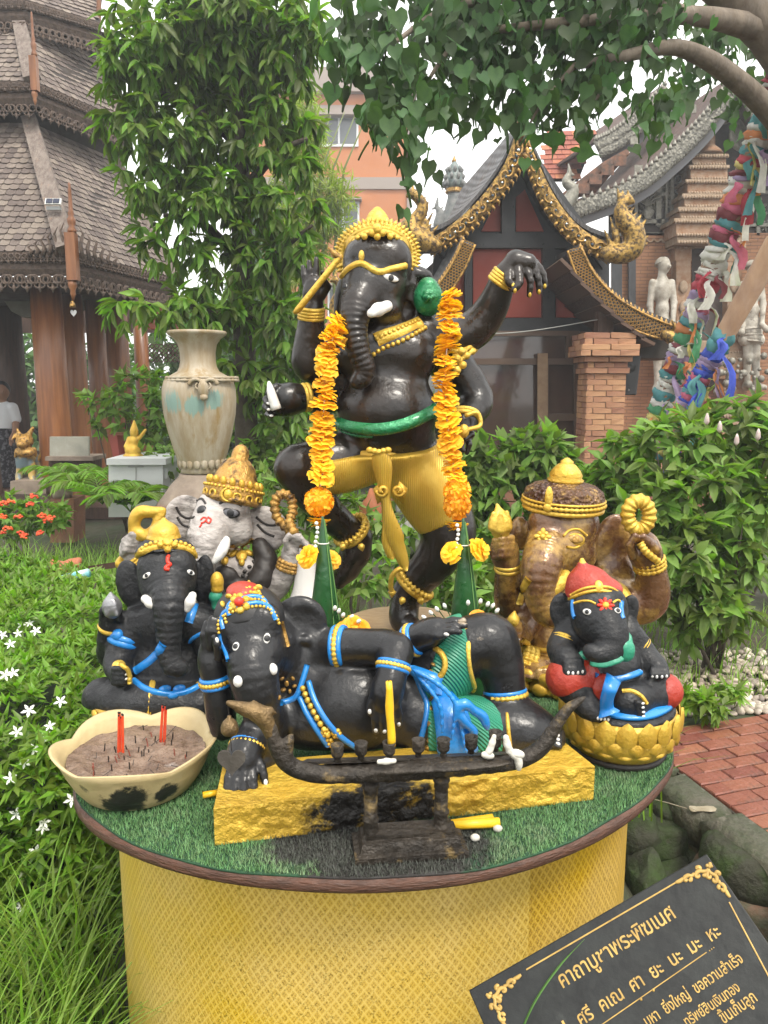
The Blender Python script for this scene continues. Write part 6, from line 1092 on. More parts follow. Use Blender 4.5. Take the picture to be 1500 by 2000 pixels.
def reclining_statue():
	Y0 = 1.34; S = Solid(Y0, .0032); ST = TZ + .062
	top = [PZ(417, 1580, ST), PZ(1162, 1497, ST), PZ(1086, 1436, ST), PZ(436, 1492, ST)]
	T = thing('elephant_statue', ((top[0].x + top[1].x) / 2, 1.3, TZ), 'black elephant-headed statue reclining on a gold slab with blue and gold bands', 'statue', 'elephant-headed statues on the round table')
	ms = mat('sooty_gold_slab', (.70, .46, .06), (.56, .34, .035), 12, .36, metal=.38, bump=.5, bscale=85, spots=[(-.06, 1.10, TZ + .02, .085), (.0, 1.10, TZ + .03, .09), (.05, 1.11, TZ + .03, .09), (.09, 1.12, TZ + .01, .06), (.0, 1.17, ST, .08)])
	link('slab', slab_mesh(top, TZ + .001, .006), ms, T)
	# torso and belly
	S.ell(690, 1372, 0, 118, 98, 95, k=.03).ell(600, 1360, .02, 70, 92, 70, rot=10, k=.03).ell(600, 1410, -.02, 62, 52, 55, k=.03).ell(790, 1395, .02, 60, 75, 70, k=.03)
	S.ell(620, 1310, .03, 60, 50, 50, k=.03)
	# head, brow, trunk
	S.ell(490, 1236, -.03, 62, 70, 60, k=.02).ell(462, 1222, -.06, 34, 36, 30, k=.025).ell(515, 1212, -.06, 36, 36, 30, k=.025).ell(535, 1285, -.03, 34, 46, 36, k=.025).ell(498, 1280, -.07, 54, 50, 45, k=.03)
	S.chain([(490, 1290, -.09, 44), (497, 1330, -.10, 40), (508, 1370, -.10, 34), (518, 1410, -.09, 29), (520, 1450, -.09, 25), (512, 1485, -.10, 21), (498, 1500, -.11, 17)], k=.015, sub=4, wr=(.003, .013))
	S.chain([(545, 1250, 0, 46), (590, 1300, .03, 60)], k=.03)
	# ear
	S.ell(587, 1212, .0, 52, 50, 17, rot=-20, k=.012).ell(588, 1262, .01, 26, 46, 14, rot=25, k=.015).ell(596, 1206, -.018, 32, 28, 10, rot=-20, k=.006, op='s').ell(580, 1262, -.012, 12, 28, 8, rot=25, k=.006, op='s')
	S.chain([(612, 1240, -.01, 6), (596, 1250, -.02, 6), (570, 1246, -.02, 5)], k=.008)
	# hand against the head, its forearm, and the hand on the slab
	S.chain([(436, 1420, -.05, 26), (428, 1370, -.06, 24), (421, 1330, -.06, 20), (414, 1300, -.06, 21), (412, 1268, -.055, 22)], k=.015, sub=2)
	for f in ([(402, 1272, -.07, 8), (398, 1240, -.07, 7.5), (404, 1216, -.065, 6.5)], [(411, 1262, -.075, 8), (410, 1232, -.078, 7.5), (414, 1208, -.07, 6.5)], [(420, 1262, -.07, 8), (421, 1234, -.075, 7.5), (424, 1212, -.07, 6.5)], [(426, 1285, -.085, 8), (424, 1258, -.095, 7.5), (418, 1244, -.095, 6)]): S.chain(f, k=.004)
	S.chain([(560, 1370, .0, 44), (525, 1415, -.06, 32), (495, 1440, -.11, 25), (478, 1465, -.14, 24), (474, 1490, -.155, 28)], k=.02, sub=2)
	for f in ([(456, 1495, -.165, 8.5), (446, 1520, -.18, 8), (444, 1552, -.195, 7)], [(467, 1500, -.17, 8.5), (460, 1526, -.185, 8), (458, 1557, -.20, 7)], [(480, 1500, -.17, 9), (477, 1526, -.185, 8.5), (477, 1556, -.198, 7)], [(492, 1497, -.165, 9), (494, 1522, -.18, 8.5), (497, 1550, -.192, 7)], [(500, 1480, -.15, 9), (512, 1500, -.165, 8), (518, 1530, -.175, 7)]): S.chain(f, k=.004, sub=2)
	# arm laid along the top, bent at the elbow, hand hanging over the belly
	S.chain([(632, 1266, .0, 32), (690, 1262, -.02, 29), (750, 1264, -.04, 29), (776, 1272, -.06, 28)], k=.02, sub=2)
	S.chain([(776, 1272, -.06, 28), (768, 1305, -.09, 24), (758, 1340, -.105, 27), (752, 1368, -.108, 28)], k=.015, sub=2)
	for f in ([(736, 1352, -.112, 8), (724, 1372, -.115, 7.5), (722, 1392, -.115, 6.5)], [(738, 1378, -.118, 9), (733, 1404, -.118, 8), (734, 1428, -.112, 7)], [(750, 1384, -.12, 9), (749, 1408, -.12, 8), (751, 1430, -.113, 7)], [(762, 1384, -.12, 9), (764, 1406, -.12, 8), (766, 1424, -.113, 7)], [(772, 1374, -.115, 9), (778, 1396, -.114, 8), (779, 1416, -.108, 7)]): S.chain(f, k=.0035, sub=2)
	# second hand on the knee
	S.chain([(770, 1266, .0, 27), (806, 1250, .0, 22), (832, 1238, -.01, 23), (856, 1228, -.02, 22)], k=.015, sub=2)
	for f in ([(850, 1220, -.02, 8), (884, 1212, -.025, 7.5), (906, 1212, -.03, 6.5)], [(856, 1226, -.03, 8), (888, 1222, -.04, 7.5), (908, 1222, -.045, 6.5)], [(856, 1234, -.035, 8), (880, 1232, -.05, 7.5), (898, 1234, -.055, 6.5)], [(840, 1242, -.03, 8), (858, 1242, -.045, 7.5), (872, 1240, -.05, 6)]): S.chain(f, k=.0035)
	# legs: raised knee, shin, foot; the other leg flat in front
	S.chain([(830, 1330, .03, 62), (890, 1275, .03, 56), (945, 1250, .03, 46), (962, 1256, .03, 44)], k=.02, sub=2)
	S.chain([(962, 1256, .03, 44), (982, 1310, .02, 36), (988, 1365, .01, 32), (1000, 1395, .0, 34), (1040, 1415, -.01, 32), (1078, 1436, -.02, 20)], k=.02, sub=2)
	S.chain([(830, 1410, .0, 66), (900, 1420, -.01, 56), (980, 1425, -.02, 48), (1030, 1430, -.03, 40), (1078, 1446, -.03, 22)], k=.02, sub=2)
	for i in range(4): S.chain([(1072, 1428 + i * 8, -.03 - i * .008, 7), (1093, 1434 + i * 8, -.035 - i * .008, 6)], k=.004)
	S.cut(V(0, 0, ST - .004), V(0, 0, -1))
	S.build('body', M_wet, T); S.tree(); q = S.m(600, 1350)
	# green cloth on the thighs
	G = Solid(Y0, .0036)
	G.chain([(838, 1332, .03, 66), (890, 1277, .03, 65), (940, 1252, .03, 55)], k=.02, sub=2); G.cut(G.w(913, 1268, .03), (G.w(950, 1262, .03) - G.w(890, 1272, .03)).normalized()); G.cut(G.w(826, 1340), V(-1, 0, .3))
	o = G.build('thigh_cloth', M_teal, T); G.tree()
	hs = G.hits([(917, 1206), (914, 1250), (917, 1300), (926, 1340), (934, 1362)], 6); strap(hs, .0042, .005).build('cloth_hem', M_gold_bright, o, True)
	G2 = Solid(Y0, .0036); G2.chain([(830, 1412, -.002, 69), (900, 1421, -.012, 60), (985, 1426, -.022, 51)], k=.02, sub=2); G2.cut(G2.w(988, 1426, -.02), V(1, .1, .1)); G2.cut(V(0, 0, ST), V(0, 0, -1)); G2.cut(G2.w(832, 1400), V(-1, 0, 0))
	o = G2.build('thigh_cloth', M_teal, T); G2.tree()
	hs = G2.hits([(988, 1376), (990, 1400), (993, 1430), (997, 1462)], 5); strap(hs, .0042, .005).build('cloth_hem', M_gold_bright, o, True)
	# ankle, arm and wrist bands: blue with a gold core
	def band3(c, a, R, name, w_=6.5, rg=5):
		R += 3.5
		o = bangle(S, c, a, R, rg, M_blue, T, name, rings=2, step=w_ * 2.4); qq = S.m(*c); C0 = S.w(*c); ax = (S.w(*a) - C0).normalized(); b = MB()
		b.torus(C0, ax, (R + 1.2) * qq, rg * 1.05 * qq, n=96, bumps=26, bamp=.22); b.build('gold_cord', M_gold_bright, o, True)
	band3((987, 1358, .012), (983, 1320, .02), 35, 'anklet'); band3((663, 1262, -.012), (700, 1262, -.02), 33, 'armband', 6.5, 5.5); band3((768, 1302, -.088), (762, 1330, -.10), 26, 'bracelet', 5.5, 4.5)
	band3((806, 1250, .0), (830, 1240, -.01), 25, 'bracelet', 5.5, 4.5); band3((422, 1330, -.06), (428, 1360, -.06), 24, 'bracelet', 6, 5); band3((482, 1458, -.132), (476, 1485, -.15), 27, 'bracelet', 5, 4)
	# collar, cross straps and gold beads
	for pts, nm in (([(600, 1298), (592, 1325), (580, 1358), (565, 1368), (548, 1373)], 'collar'), ([(602, 1330), (615, 1368), (640, 1410), (676, 1446), (736, 1482)], 'chest_strap'), ([(585, 1362), (602, 1398), (628, 1438), (640, 1455)], 'chest_strap'),
					([(806, 1305), (822, 1345), (834, 1378), (828, 1420), (818, 1455)], 'waist_strap')):
		hs = S.hits(pts, 6); strap(hs, .0055, .0055).build(nm, M_blue, T, True)
	hs = S.hits([(592, 1345), (606, 1376), (626, 1412), (642, 1436)], 8)
	b = MB(); beads(b, hs, .0058, .0115, n=8); nb = b.build('necklace', M_gold_bright, T, True)
	for cx, cy in ((636, 1430), (657, 1432), (643, 1450)):
		b = MB(); p, n = S.hit(cx, cy)
		for k in range(6): p2, n2 = S.hit(cx + 6.5 * math.cos(k * PI / 3), cy + 6.5 * math.sin(k * PI / 3)); ndisc(b, p2, n2, 4.5 * q, 4.5 * q, 5 * q, k=8)
		ndisc(b, p + n * .003, n, 3.5 * q, 3.5 * q, 4 * q, k=8); b.build('necklace_flower', M_gold_bright, nb, True)
	b = MB()
	for cx, cy, r in ((550, 1325, 6), (560, 1335, 7), (572, 1325, 5), (553, 1348, 7), (566, 1350, 5), (545, 1362, 5), (575, 1340, 5)):
		p, n = S.hit(cx, cy); ndisc(b, p, n, r * q, r * q * .7, 4 * q, rnd.random() * 3, k=8)
	b.build('collar_scrolls', M_gold_ant, T, True)
	b = MB()
	for cx, cy, r in ((846, 1362, 8), (852, 1374, 7), (842, 1385, 7), (850, 1398, 9), (840, 1412, 8), (850, 1428, 11), (843, 1446, 10), (838, 1460, 8)):
		p, n = S.hit(cx, cy); ndisc(b, p, n, r * q * .8, r * q, 5 * q, rnd.random() * 3, k=8)
	b.build('waist_ornament', M_gold_ant, T, True)
	b = MB();
	pts = [S.w(842 + 28 * math.cos(a), 1296 - 30 * math.sin(a), -.085) for a in np.linspace(-1.5, 2.3, 18)]
	hs = [G.hit(842 + 28 * math.cos(a), 1296 - 30 * math.sin(a)) for a in np.linspace(-1.2, 2.0, 18)]; b.tube([h_[0] + h_[1] * .004 for h_ in hs], [.003] + [.0055] * 16 + [.003], 7); b.build('waist_ring', M_gold_bright, T, True)
	b = MB()
	for cx, cy in ((824, 1290), (834, 1300), (828, 1312), (842, 1312), (838, 1284), (846, 1298)):
		p, n = G.hit(cx, cy); ndisc(b, p, n, 6 * q, 4 * q, 5 * q, rnd.random() * 3, k=8)
	b.build('waist_scrolls', M_gold_ant, T, True)
	# flowing blue sash
	F = Solid(Y0, .003)
	hs = [(p + V(0, -.012, .004), n) for p, n in S.hits([(804, 1306), (824, 1320), (846, 1336)], 4) + G2.hits([(862, 1356), (876, 1382), (884, 1412), (890, 1445), (894, 1476)], 4)]; strap(hs, [.008 + .0016 * i for i in range(14)] + [.030 + .0006 * i for i in range(30)], .012).build('sash_sheet', M_blue, T, True)
	F.chain([(806, 1308, -.09, 3), (834, 1322, -.10, 4), (868, 1346, -.105, 4), (890, 1376, -.108, 3.5), (888, 1405, -.11, 3), (882, 1445, -.112, 3)], k=.006, sub=3)
	F.chain([(812, 1318, -.09, 3), (836, 1342, -.10, 3.5), (860, 1380, -.108, 3.5), (864, 1430, -.11, 3)], k=.006, sub=3).chain([(896, 1400, -.10, 3), (904, 1436, -.105, 3), (910, 1468, -.105, 3)], k=.006, sub=2)
	F.chain([(900, 1402, -.10, 4), (894, 1384, -.105, 6), (908, 1374, -.105, 7), (926, 1388, -.10, 6), (944, 1400, -.095, 7), (952, 1424, -.095, 4)], k=.008, sub=3)
	F.chain([(898, 1395, -.105, 8), (908, 1410, -.105, 7), (926, 1428, -.10, 6), (920, 1442, -.10, 4)], k=.006, sub=3)
	F.build('sash', M_blue, T)
	# head-dress
	D = Solid(Y0, .003); D.ell(487, 1208, -.03, 69, 68, 66, rot=-8, k=.01)
	A_, B_, C_ = S.w(487, 1208, -.10), S.w(421, 1264, -.02), S.w(555, 1256, -.01); cutn = (B_ - A_).cross(C_ - A_).normalized(); cutn = cutn if cutn.z > 0 else -cutn; D.cut(A_, -cutn)
	hd = D.build('headdress', M_black, T); D.tree()
	R = Solid(Y0, .003); R.ell(478, 1158, -.035, 36, 22, 36, rot=-8, k=.01); R.build('headdress_top', M_red, hd)
	L0 = [(428, 1246), (424, 1224), (434, 1206), (465, 1194), (505, 1186), (534, 1196), (548, 1224)]; rows = [([(x + (482 - x) * f_, y + (1128 - y) * f_) for x, y in L0], mm, kd, wd) for f_, mm, kd, wd in ((.03, M_gold_bright, 'b', 3.4), (.15, M_blue, 's', 4.5), (.26, M_gold_bright, 'b', 3.2), (.37, M_blue, 's', 4.5), (.49, M_gold_bright, 'b', 4.2), (.62, M_gold_bright, 'b', 5))]
	for pts, mm, kd, wd in rows:
		hs = [min(S.hit(x, y), D.hit(x, y), key=lambda h_: (h_[0] - CAM).length) for x, y in spline(pts, 8)]
		if kd == 's': strap(hs, wd * q, .004).build('headdress_band', mm, hd, True)
		else: b = MB(); beads(b, hs, wd * q, wd * 2.1 * q, n=7); b.build('headdress_beads', mm, hd, True)
	b = MB(); C0, n0 = D.hit(469, 1178)
	for k in range(6): p, n = D.hit(469 + 13 * math.cos(k * PI / 3 + .5), 1178 + 13 * math.sin(k * PI / 3 + .5)); ndisc(b, p, n0, 8 * q, 8 * q, 7 * q, k=10)
	for x, y, r in ((448, 1165, 6), (436, 1180, 5), (455, 1150, 5), (480, 1152, 6), (497, 1160, 6), (505, 1148, 5), (490, 1172, 5), (452, 1190, 5), (486, 1140, 5)): p, n = D.hit(x, y); ndisc(b, p, n, r * q * 1.5, r * q * .8, 7 * q, rnd.random() * 3, k=8)
	fl = b.build('headdress_flower', M_gold_bright, hd, True)
	b = MB(); b.ball(C0 + n0 * .007, 9 * q, n=14, m=8); b.build('red_jewel', M_red_b, fl, True)
	for pts in ([(428, 1236), (434, 1258), (442, 1276), (446, 1290)], [(550, 1216), (556, 1240), (562, 1262)]):
		hs = S.hits(pts, 4); strap(hs, .004, .004).build('headdress_cord', M_blue if pts[0][0] < 450 else M_gold_ant, hd, True)
	# face
	eye(S, 461, 1263, 6.5, 8.5, 0, T, pr=.3); eye(S, 521, 1247, 6.5, 10, -15, T, pr=.3)
	for x, y, rx, ry in ((465, 1331, 9, 11), (533, 1307, 8.5, 11)):
		p, n = S.hit(x, y); b = MB(); ndisc(b, p, (n + V(0, -.5, 0)).normalized(), rx * q, ry * q, 8 * q); b.build('tusk', M_white, T, True)
	nails(S, [(444, 1550, 0), (458, 1555, 0), (477, 1554, 0), (497, 1548, 0), (519, 1528, 0), (722, 1390, 0), (734, 1427, 0), (751, 1429, 0), (779, 1415, 0), (872, 1239, 80), (424, 1250, 0)], M_white, T, 3.6)
	nails(S, [(1090, 1436, 60), (1090, 1444, 60), (1090, 1452, 60)], M_white, T, 3)
reclining_statue()

# ================================================================ black seated statue behind the bowl
def seated_black():
	Y0 = 1.60; S = Solid(Y0, .003); q = MPP(330, 1150, Y0)
	T = thing('elephant_statue', (P(320, 1400, Y0).x, Y0, TZ), 'black seated elephant-headed statue with blue belt and silver bud behind the incense bowl', 'statue', 'elephant-headed statues on the round table')
	S.ell(327, 1110, 0, 55, 52, 52, k=.02).ell(305, 1105, -.03, 28, 30, 26, k=.03).ell(350, 1103, -.03, 28, 30, 26, k=.03).ell(328, 1148, -.03, 50, 38, 46, k=.03)
	S.chain([(329, 1140, -.05, 36), (331, 1172, -.075, 31), (330, 1205, -.085, 26), (330, 1240, -.09, 22), (330, 1275, -.095, 20), (338, 1300, -.10, 19), (352, 1306, -.10, 14)], k=.01, sub=4, wr=(.006, .0135))
	S.ell(255, 1142, .03, 28, 50, 12, rot=8, k=.012).ell(254, 1142, .012, 14, 34, 7, rot=8, k=.006, op='s').ell(398, 1132, .03, 20, 50, 12, rot=-6, k=.012).ell(402, 1132, .012, 11, 36, 7, rot=-6, k=.006, op='s')
	S.ell(328, 1235, .03, 72, 62, 55, k=.03).ell(330, 1300, .02, 78, 62, 66, k=.03).ell(296, 1218, -.01, 34, 32, 28, k=.03).ell(368, 1218, -.01, 34, 32, 28, k=.03)
	S.ell(330, 1350, .04, 84, 36, 60, k=.03)
	S.chain([(340, 1372, -.06, 32), (270, 1372, -.06, 38), (210, 1366, -.02, 36), (200, 1362, .0, 34)], k=.02, sub=2).chain([(330, 1376, -.05, 34), (390, 1376, -.05, 36), (430, 1370, .0, 34)], k=.02)
	S.chain([(268, 1215, .03, 28), (236, 1250, .04, 22), (214, 1282, .03, 19), (210, 1250, .0, 17), (215, 1222, -.01, 16), (218, 1205, -.01, 22)], k=.015, sub=2)
	for i in range(4): S.chain([(200 + i * 11, 1210, -.03, 6), (200 + i * 11, 1192, -.035, 5.5), (206 + i * 8, 1178, -.03, 4.5)], k=.004)
	S.chain([(262, 1222, .0, 30), (244, 1262, -.01, 26), (228, 1296, -.03, 22), (234, 1312, -.06, 20)], k=.015, sub=2)
	S.ell(236, 1318, -.065, 20, 22, 20, k=.01)
	for i in range(4): S.chain([(222, 1306 + i * 9, -.088, 6), (240, 1306 + i * 9, -.092, 6), (248, 1307 + i * 9, -.085, 5)], k=.003)
	S.chain([(392, 1215, .0, 30), (412, 1262, -.01, 25), (420, 1290, -.03, 20)], k=.015).chain([(385, 1210, .04, 26), (428, 1240, .05, 20), (425, 1190, .03, 16), (422, 1160, .02, 17)], k=.015)
	S.cut(V(0, 0, TZ + .022), V(0, 0, -1)); S.build('body', M_matte, T); S.tree()
	H = Solid(Y0, .0038); H.ell(324, 1082, 0, 58, 36, 57, rot=-3, k=.01); H.cut(H.w(324, 1078, -.06), V(0, -.35, -1)); hat = H.build('hat', M_matte, T); H.tree()
	Dm = Solid(Y0, .0036); Dm.ell(320, 1040, .01, 29, 22, 32, k=.01).ell(320, 1050, .01, 33, 8, 36, k=.008).chain([(320, 1022, .01, 8), (320, 1014, .01, 4)], k=.012); Dm.build('hat_dome', M_gold, hat)
	hs = H.hits([(266, 1098), (273, 1082), (296, 1070), (327, 1066), (356, 1069), (376, 1080), (383, 1096)], 7)
	o = strap(hs, .008, .007).build('tiara', M_gold_bright, T, True); b = MB(); beads(b, [(p + V(0, 0, .008), n) for p, n in hs], .005, .01, n=7)
	for x, y, r in ((327, 1064, 10), (314, 1068, 7), (340, 1068, 7), (327, 1076, 7), (327, 1084, 5)): p, n = H.hit(x, y); p = p + n * .006; ndisc(b, p, n, r * q, r * q, 7 * q, k=8)
	b.build('tiara_beads', M_gold_bright, o, True)
	b = MB(); pts = [S.hit(x, y) for x, y in spline([(328, 1088), (328, 1098), (333, 1103), (326, 1107), (324, 1112), (331, 1113)], 4)]; b.tube([p + n * .002 for p, n in pts], .0042, 7); p, n = S.hit(329, 1086); b.ball(p, .004); b.build('forehead_mark', M_red_b, T, True)
	eye(S, 287, 1124, 9, 4.5, 35, T, pr=.4); eye(S, 372, 1118, 9, 4.5, -35, T, pr=.4)
	for pts in ([(284, 1170, -.075, 9), (294, 1178, -.085, 9), (303, 1184, -.088, 5)], [(366, 1190, -.085, 7), (371, 1176, -.085, 9), (376, 1163, -.075, 8)]): t = Solid(Y0, .0032); t.chain(pts, k=.008); t.build('tusk', M_white, T)
	for pts, w_ in (([(318, 1258), (306, 1276), (290, 1292), (264, 1310)], 9), ([(368, 1216), (374, 1198), (381, 1178)], 9)): hs = S.hits(pts, 5); strap(hs, w_ * q, .005).build('chest_sash', M_blue, T, True)
	hs = S.hits([(262, 1330), (282, 1344), (308, 1353), (340, 1356), (370, 1350), (400, 1334)], 6); bl = strap(hs, 5.5 * q, .008).build('belt', M_blue, T, True)
	b = MB();
	for x, y, rx, ry in ((322, 1346, 13, 8), (350, 1345, 13, 8), (338, 1358, 11, 8)): p, n = S.hit(x, y); ndisc(b, p, n, rx * q, ry * q, 8 * q)
	b.build('belt_knot', M_blue, bl, True)
	bangle(S, (246, 1248, -.005), (238, 1272, -.01), 29, 8, M_blue, T, 'armband', rings=2, step=9); b = MB(); p, n = S.hit(230, 1240); ndisc(b, p, n, 12 * q, 12 * q, 10 * q); b.build('armband_knot', M_blue, T, True)
	bangle(S, (216, 1224, -.01), (212, 1246, .0), 20, 5, M_gold_bright, T, rings=1)
	bangle(S, (398, 1240, 0), (404, 1256, -.01), 30, 6, M_blue, T, 'armband', rings=2, step=9)
	bangle(S, (298, 1372, -.055), (270, 1372, -.06), 43, 5, M_gold_bright, T, 'leg_band', rings=2, step=4); bangle(S, (394, 1374, -.05), (420, 1372, .0), 38, 5, M_gold_bright, T, 'leg_band', rings=2, step=4)
	b = MB(); p, n = S.hit(232, 1300); ndisc(b, p, n, 13 * q, 12 * q, 9 * q); hs = [S.hit(x, y) for x, y in spline([(236, 1300), (247, 1308), (251, 1325), (250, 1335)], 4)]; b.tube([p + n * .004 for p, n in hs], .005, 7)
	b.build('sweet', M_gold_bright, None, True, label='gold lump held in the fist of the seated black statue behind the bowl', cat='ornament')
	nails(S, [(247, 1308, 90), (247, 1317, 90), (247, 1326, 90)], M_white, T, 2.6)
	B = Solid(Y0, .0032); B.ell(219, 1187, -.05, 19, 22, 16, k=.008).chain([(219, 1180, -.05, 13), (216, 1158, -.045, 3)], k=.012).chain([(209, 1200, -.064, 5), (212, 1172, -.06, 3)], k=.006).chain([(228, 1200, -.064, 5), (222, 1172, -.06, 3)], k=.006)
	B.build('lotus_bud', M_silver, None, label='silver lotus bud in the raised hand of the seated black statue', cat='lotus bud')
	B = Solid(Y0, .0032); B.ell(424, 1136, .0, 13, 20, 13, k=.008).ell(424, 1152, 0, 12, 6, 12, k=.008); b_ = thing('lotus_bud', P(424, 1160, Y0), 'gold lotus bud on a short green stem beside the white statue\'s tusk', 'lotus bud')
	B.build('bud', M_gold_bright, b_); B = Solid(Y0, .0032); B.chain([(422, 1160, 0, 9), (420, 1185, 0, 7)], k=.005).ell(421, 1165, 0, 11, 5, 11); B.build('stem', M_teal_s, b_)
	b = MB(); b.lathe((P(320, 1400, Y0).x, Y0 - .01, TZ + .0005), [(.125, 0), (.135, .008), (.13, .02), (.134, .028), (.12, .032)], 40, squash=(1.05, .9)); b.build('base', M_gold, T, True)
	for k in range(16):
		a = 2 * PI * k / 16; b = MB(); c = V(P(320, 1400, Y0).x + .138 * math.cos(a), Y0 - .01 + .118 * math.sin(a), TZ + .015); b.ball(c, (.009, .024, .013), Matrix.Rotation(a, 3, 'Z'), 8, 6); b.build('petal', M_gold, T, True)
seated_black()

# ================================================================ white statue behind it
def seated_white():
	Y0 = 1.93; S = Solid(Y0, .0042); q = MPP(430, 1020, Y0)
	T = thing('elephant_statue', (P(470, 1300, Y0).x, Y0, TZ), 'antiqued white elephant-headed statue with tall gold crown and red forehead mark', 'statue', 'elephant-headed statues on the round table')
	S.ell(436, 1010, 0, 52, 54, 50, k=.02).ell(418, 985, -.03, 28, 26, 26, k=.03).ell(460, 985, -.03, 26, 26, 26, k=.03).ell(462, 1036, -.01, 30, 32, 32, k=.02)
	S.chain([(416, 1020, -.04, 40), (404, 1050, -.07, 34), (394, 1085, -.085, 28), (390, 1125, -.09, 24), (398, 1160, -.09, 20), (420, 1175, -.09, 16)], k=.015, sub=4, wr=(.004, .014))
	S.ell(364, 1010, .03, 42, 44, 12, rot=14, k=.012).ell(356, 1012, .012, 29, 31, 8, rot=14, k=.008, op='s').ell(517, 1030, .03, 46, 42, 12, rot=-15, k=.012).ell(526, 1034, .012, 32, 28, 8, rot=-15, k=.008, op='s')
	S.chain([(350, 1046, .03, 9), (338, 1062, .03, 6)], k=.015).chain([(540, 1060, .03, 9), (534, 1070, .03, 7)], k=.015)
	S.ell(455, 1140, .03, 66, 62, 52, k=.03).ell(470, 1108, -.005, 34, 26, 28, k=.02).ell(425, 1112, -.005, 30, 24, 26, k=.02).ell(450, 1220, .03, 80, 70, 66, k=.03).ell(450, 1290, .02, 110, 44, 70, k=.03)
	S.chain([(500, 1140, .02, 28), (532, 1150, .0, 24), (552, 1128, -.03, 20), (568, 1100, -.04, 17), (574, 1082, -.04, 20), (578, 1068, -.04, 19)], k=.015, sub=2)
	for i in range(4): S.chain([(570 + i * 8, 1062 + i * 4, -.06, 6), (574 + i * 8, 1046 + i * 5, -.075, 5.5), (586 + i * 5, 1046 + i * 7, -.08, 5)], k=.003)
	S.chain([(562, 1074, -.06, 7), (558, 1056, -.075, 6), (564, 1044, -.08, 5)], k=.004)
	S.chain([(400, 1140, .03, 28), (345, 1150, .02, 24), (290, 1130, -.01, 19), (262, 1095, -.03, 17), (258, 1075, -.03, 20), (262, 1062, -.03, 20)], k=.015, sub=2)
	for i in range(4): S.chain([(280 - i * 4, 1048 + i * 9, -.055, 6.5), (258 - i * 4, 1044 + i * 10, -.075, 6.5), (242 - i * 1, 1056 + i * 9, -.06, 6)], k=.003)
	S.cut(V(0, 0, TZ + .02), V(0, 0, -1)); S.build('body', M_ivory, T); S.tree()
	# crown
	base = S.w(456, 962, .0); tip = S.w(472, 876, .02); ax = (tip - base).normalized(); L = (tip - base).length; u = q
	b = MB(); b.lathe(base - ax * .028, [(50 * u, 0), (57 * u, .006), (58 * u, .012), (54 * u, .020), (57 * u, .030), (56 * u, .036), (50 * u, .046)], 36, axis=ax); cr = b.build('crown', M_gold_ant, T, True)
	b = MB(); b.lathe(base + ax * .012, [(48 * u, 0), (47 * u, .012), (38 * u, .036), (32 * u, .055), (20 * u, .072), (16 * u, .075), (17 * u, .086), (15 * u, .098), (9 * u, .108), (2 * u, .112)], 48, axis=ax, ripple=lambda a, j: .05 * math.cos(12 * a) * (2 < j < 6)); b.build('crown_cone', M_gold_ant, cr, True)
	R = ax.to_track_quat('Z', 'Y').to_matrix()
	b = MB()
	for k in range(18): a = 2 * PI * k / 18; b.ball(base + ax * .024 + R @ V(math.cos(a) * 50 * u, math.sin(a) * 50 * u, 0), (6 * u, 6 * u, 9 * u))
	for k in range(40): a = 2 * PI * k / 40; b.ball(base + ax * .010 + R @ V(math.cos(a) * 57 * u, math.sin(a) * 57 * u, 0), 3.4 * u, n=6, m=4)
	for k in range(14): a = 2 * PI * k / 14; b.torus(base - ax * .010 + R @ V(math.cos(a) * 55 * u, math.sin(a) * 55 * u, 0), R @ V(math.cos(a), math.sin(a), 0), 7 * u, 2.6 * u, n=12, m=5)
	b.build('crown_beads', M_gold, cr, True)
	p = base - ax * .005 + (CAM - base).normalized() * 56 * u + V(-.012, 0, 0); b = MB(); ndisc(b, p, (CAM - p).normalized(), 9 * u, 11 * u, 5 * u); b.torus(p, (CAM - p), 12 * u, 2.5 * u, n=20, m=6); b.build('crown_jewel', M_gold, cr, True)
	eye(S, 450, 1002, 15, 8, -6, T, iris=M_black, white=mat('grey_eye', (.10, .10, .11), None, rough=.3), pr=.45); eye(S, 394, 996, 8, 7, 14, T, white=mat('grey_eye', (.1, .1, .11)), pr=.45)
	for pts in ([(428, 984), (442, 978), (458, 980), (472, 988)], [(384, 978), (394, 974), (402, 984)]): hs = S.hits(pts, 5); strap(hs, .0035, .002).build('eyebrow', M_skin_dk, T, True)
	b = MB()
	for pts in ([(392, 1016), (398, 1011), (404, 1014), (399, 1020), (393, 1022)], [(401, 1016), (408, 1022), (412, 1015), (406, 1010)], [(394, 1024), (390, 1030)]): hs = [S.hit(x, y) for x, y in spline(pts, 4)]; b.tube([p + n * .001 for p, n in hs], .0024, 6)
	b.build('forehead_mark', M_red_b, T, True)
	for pts in ([(344, 990), (352, 1004), (366, 1012), (380, 1010)], [(346, 1010), (356, 1024), (370, 1030)], [(500, 1010), (516, 1022), (534, 1026), (546, 1020)], [(502, 1024), (518, 1040), (536, 1048)]): hs = S.hits(pts, 5); strap(hs, .004, .0015).build('ear_fold', M_skin_dk, T, True)
	t = Solid(Y0, .0035); t.chain([(440, 1056, -.08, 10), (432, 1076, -.095, 10), (418, 1096, -.105, 6)], k=.01, sub=2); t.build('tusk', M_white, T)
	K_ = Solid(Y0, .0042); K_.lump = .002; K_.chain([(508, 1066, .0, 16), (520, 1095, -.01, 20), (512, 1125, -.03, 22), (490, 1150, -.05, 18)], k=.01, sub=3).ell(440, 1128, -.045, 26, 24, 14, k=.01).ell(470, 1150, -.04, 34, 22, 18, k=.01); K_.build('mane', M_skin_dk, T)
	hs = S.hits([(450, 1064), (466, 1075), (486, 1066), (494, 1052)], 6); nk = strap(hs, .009, .006).build('necklace', M_gold_ant, T, True)
	b = MB()
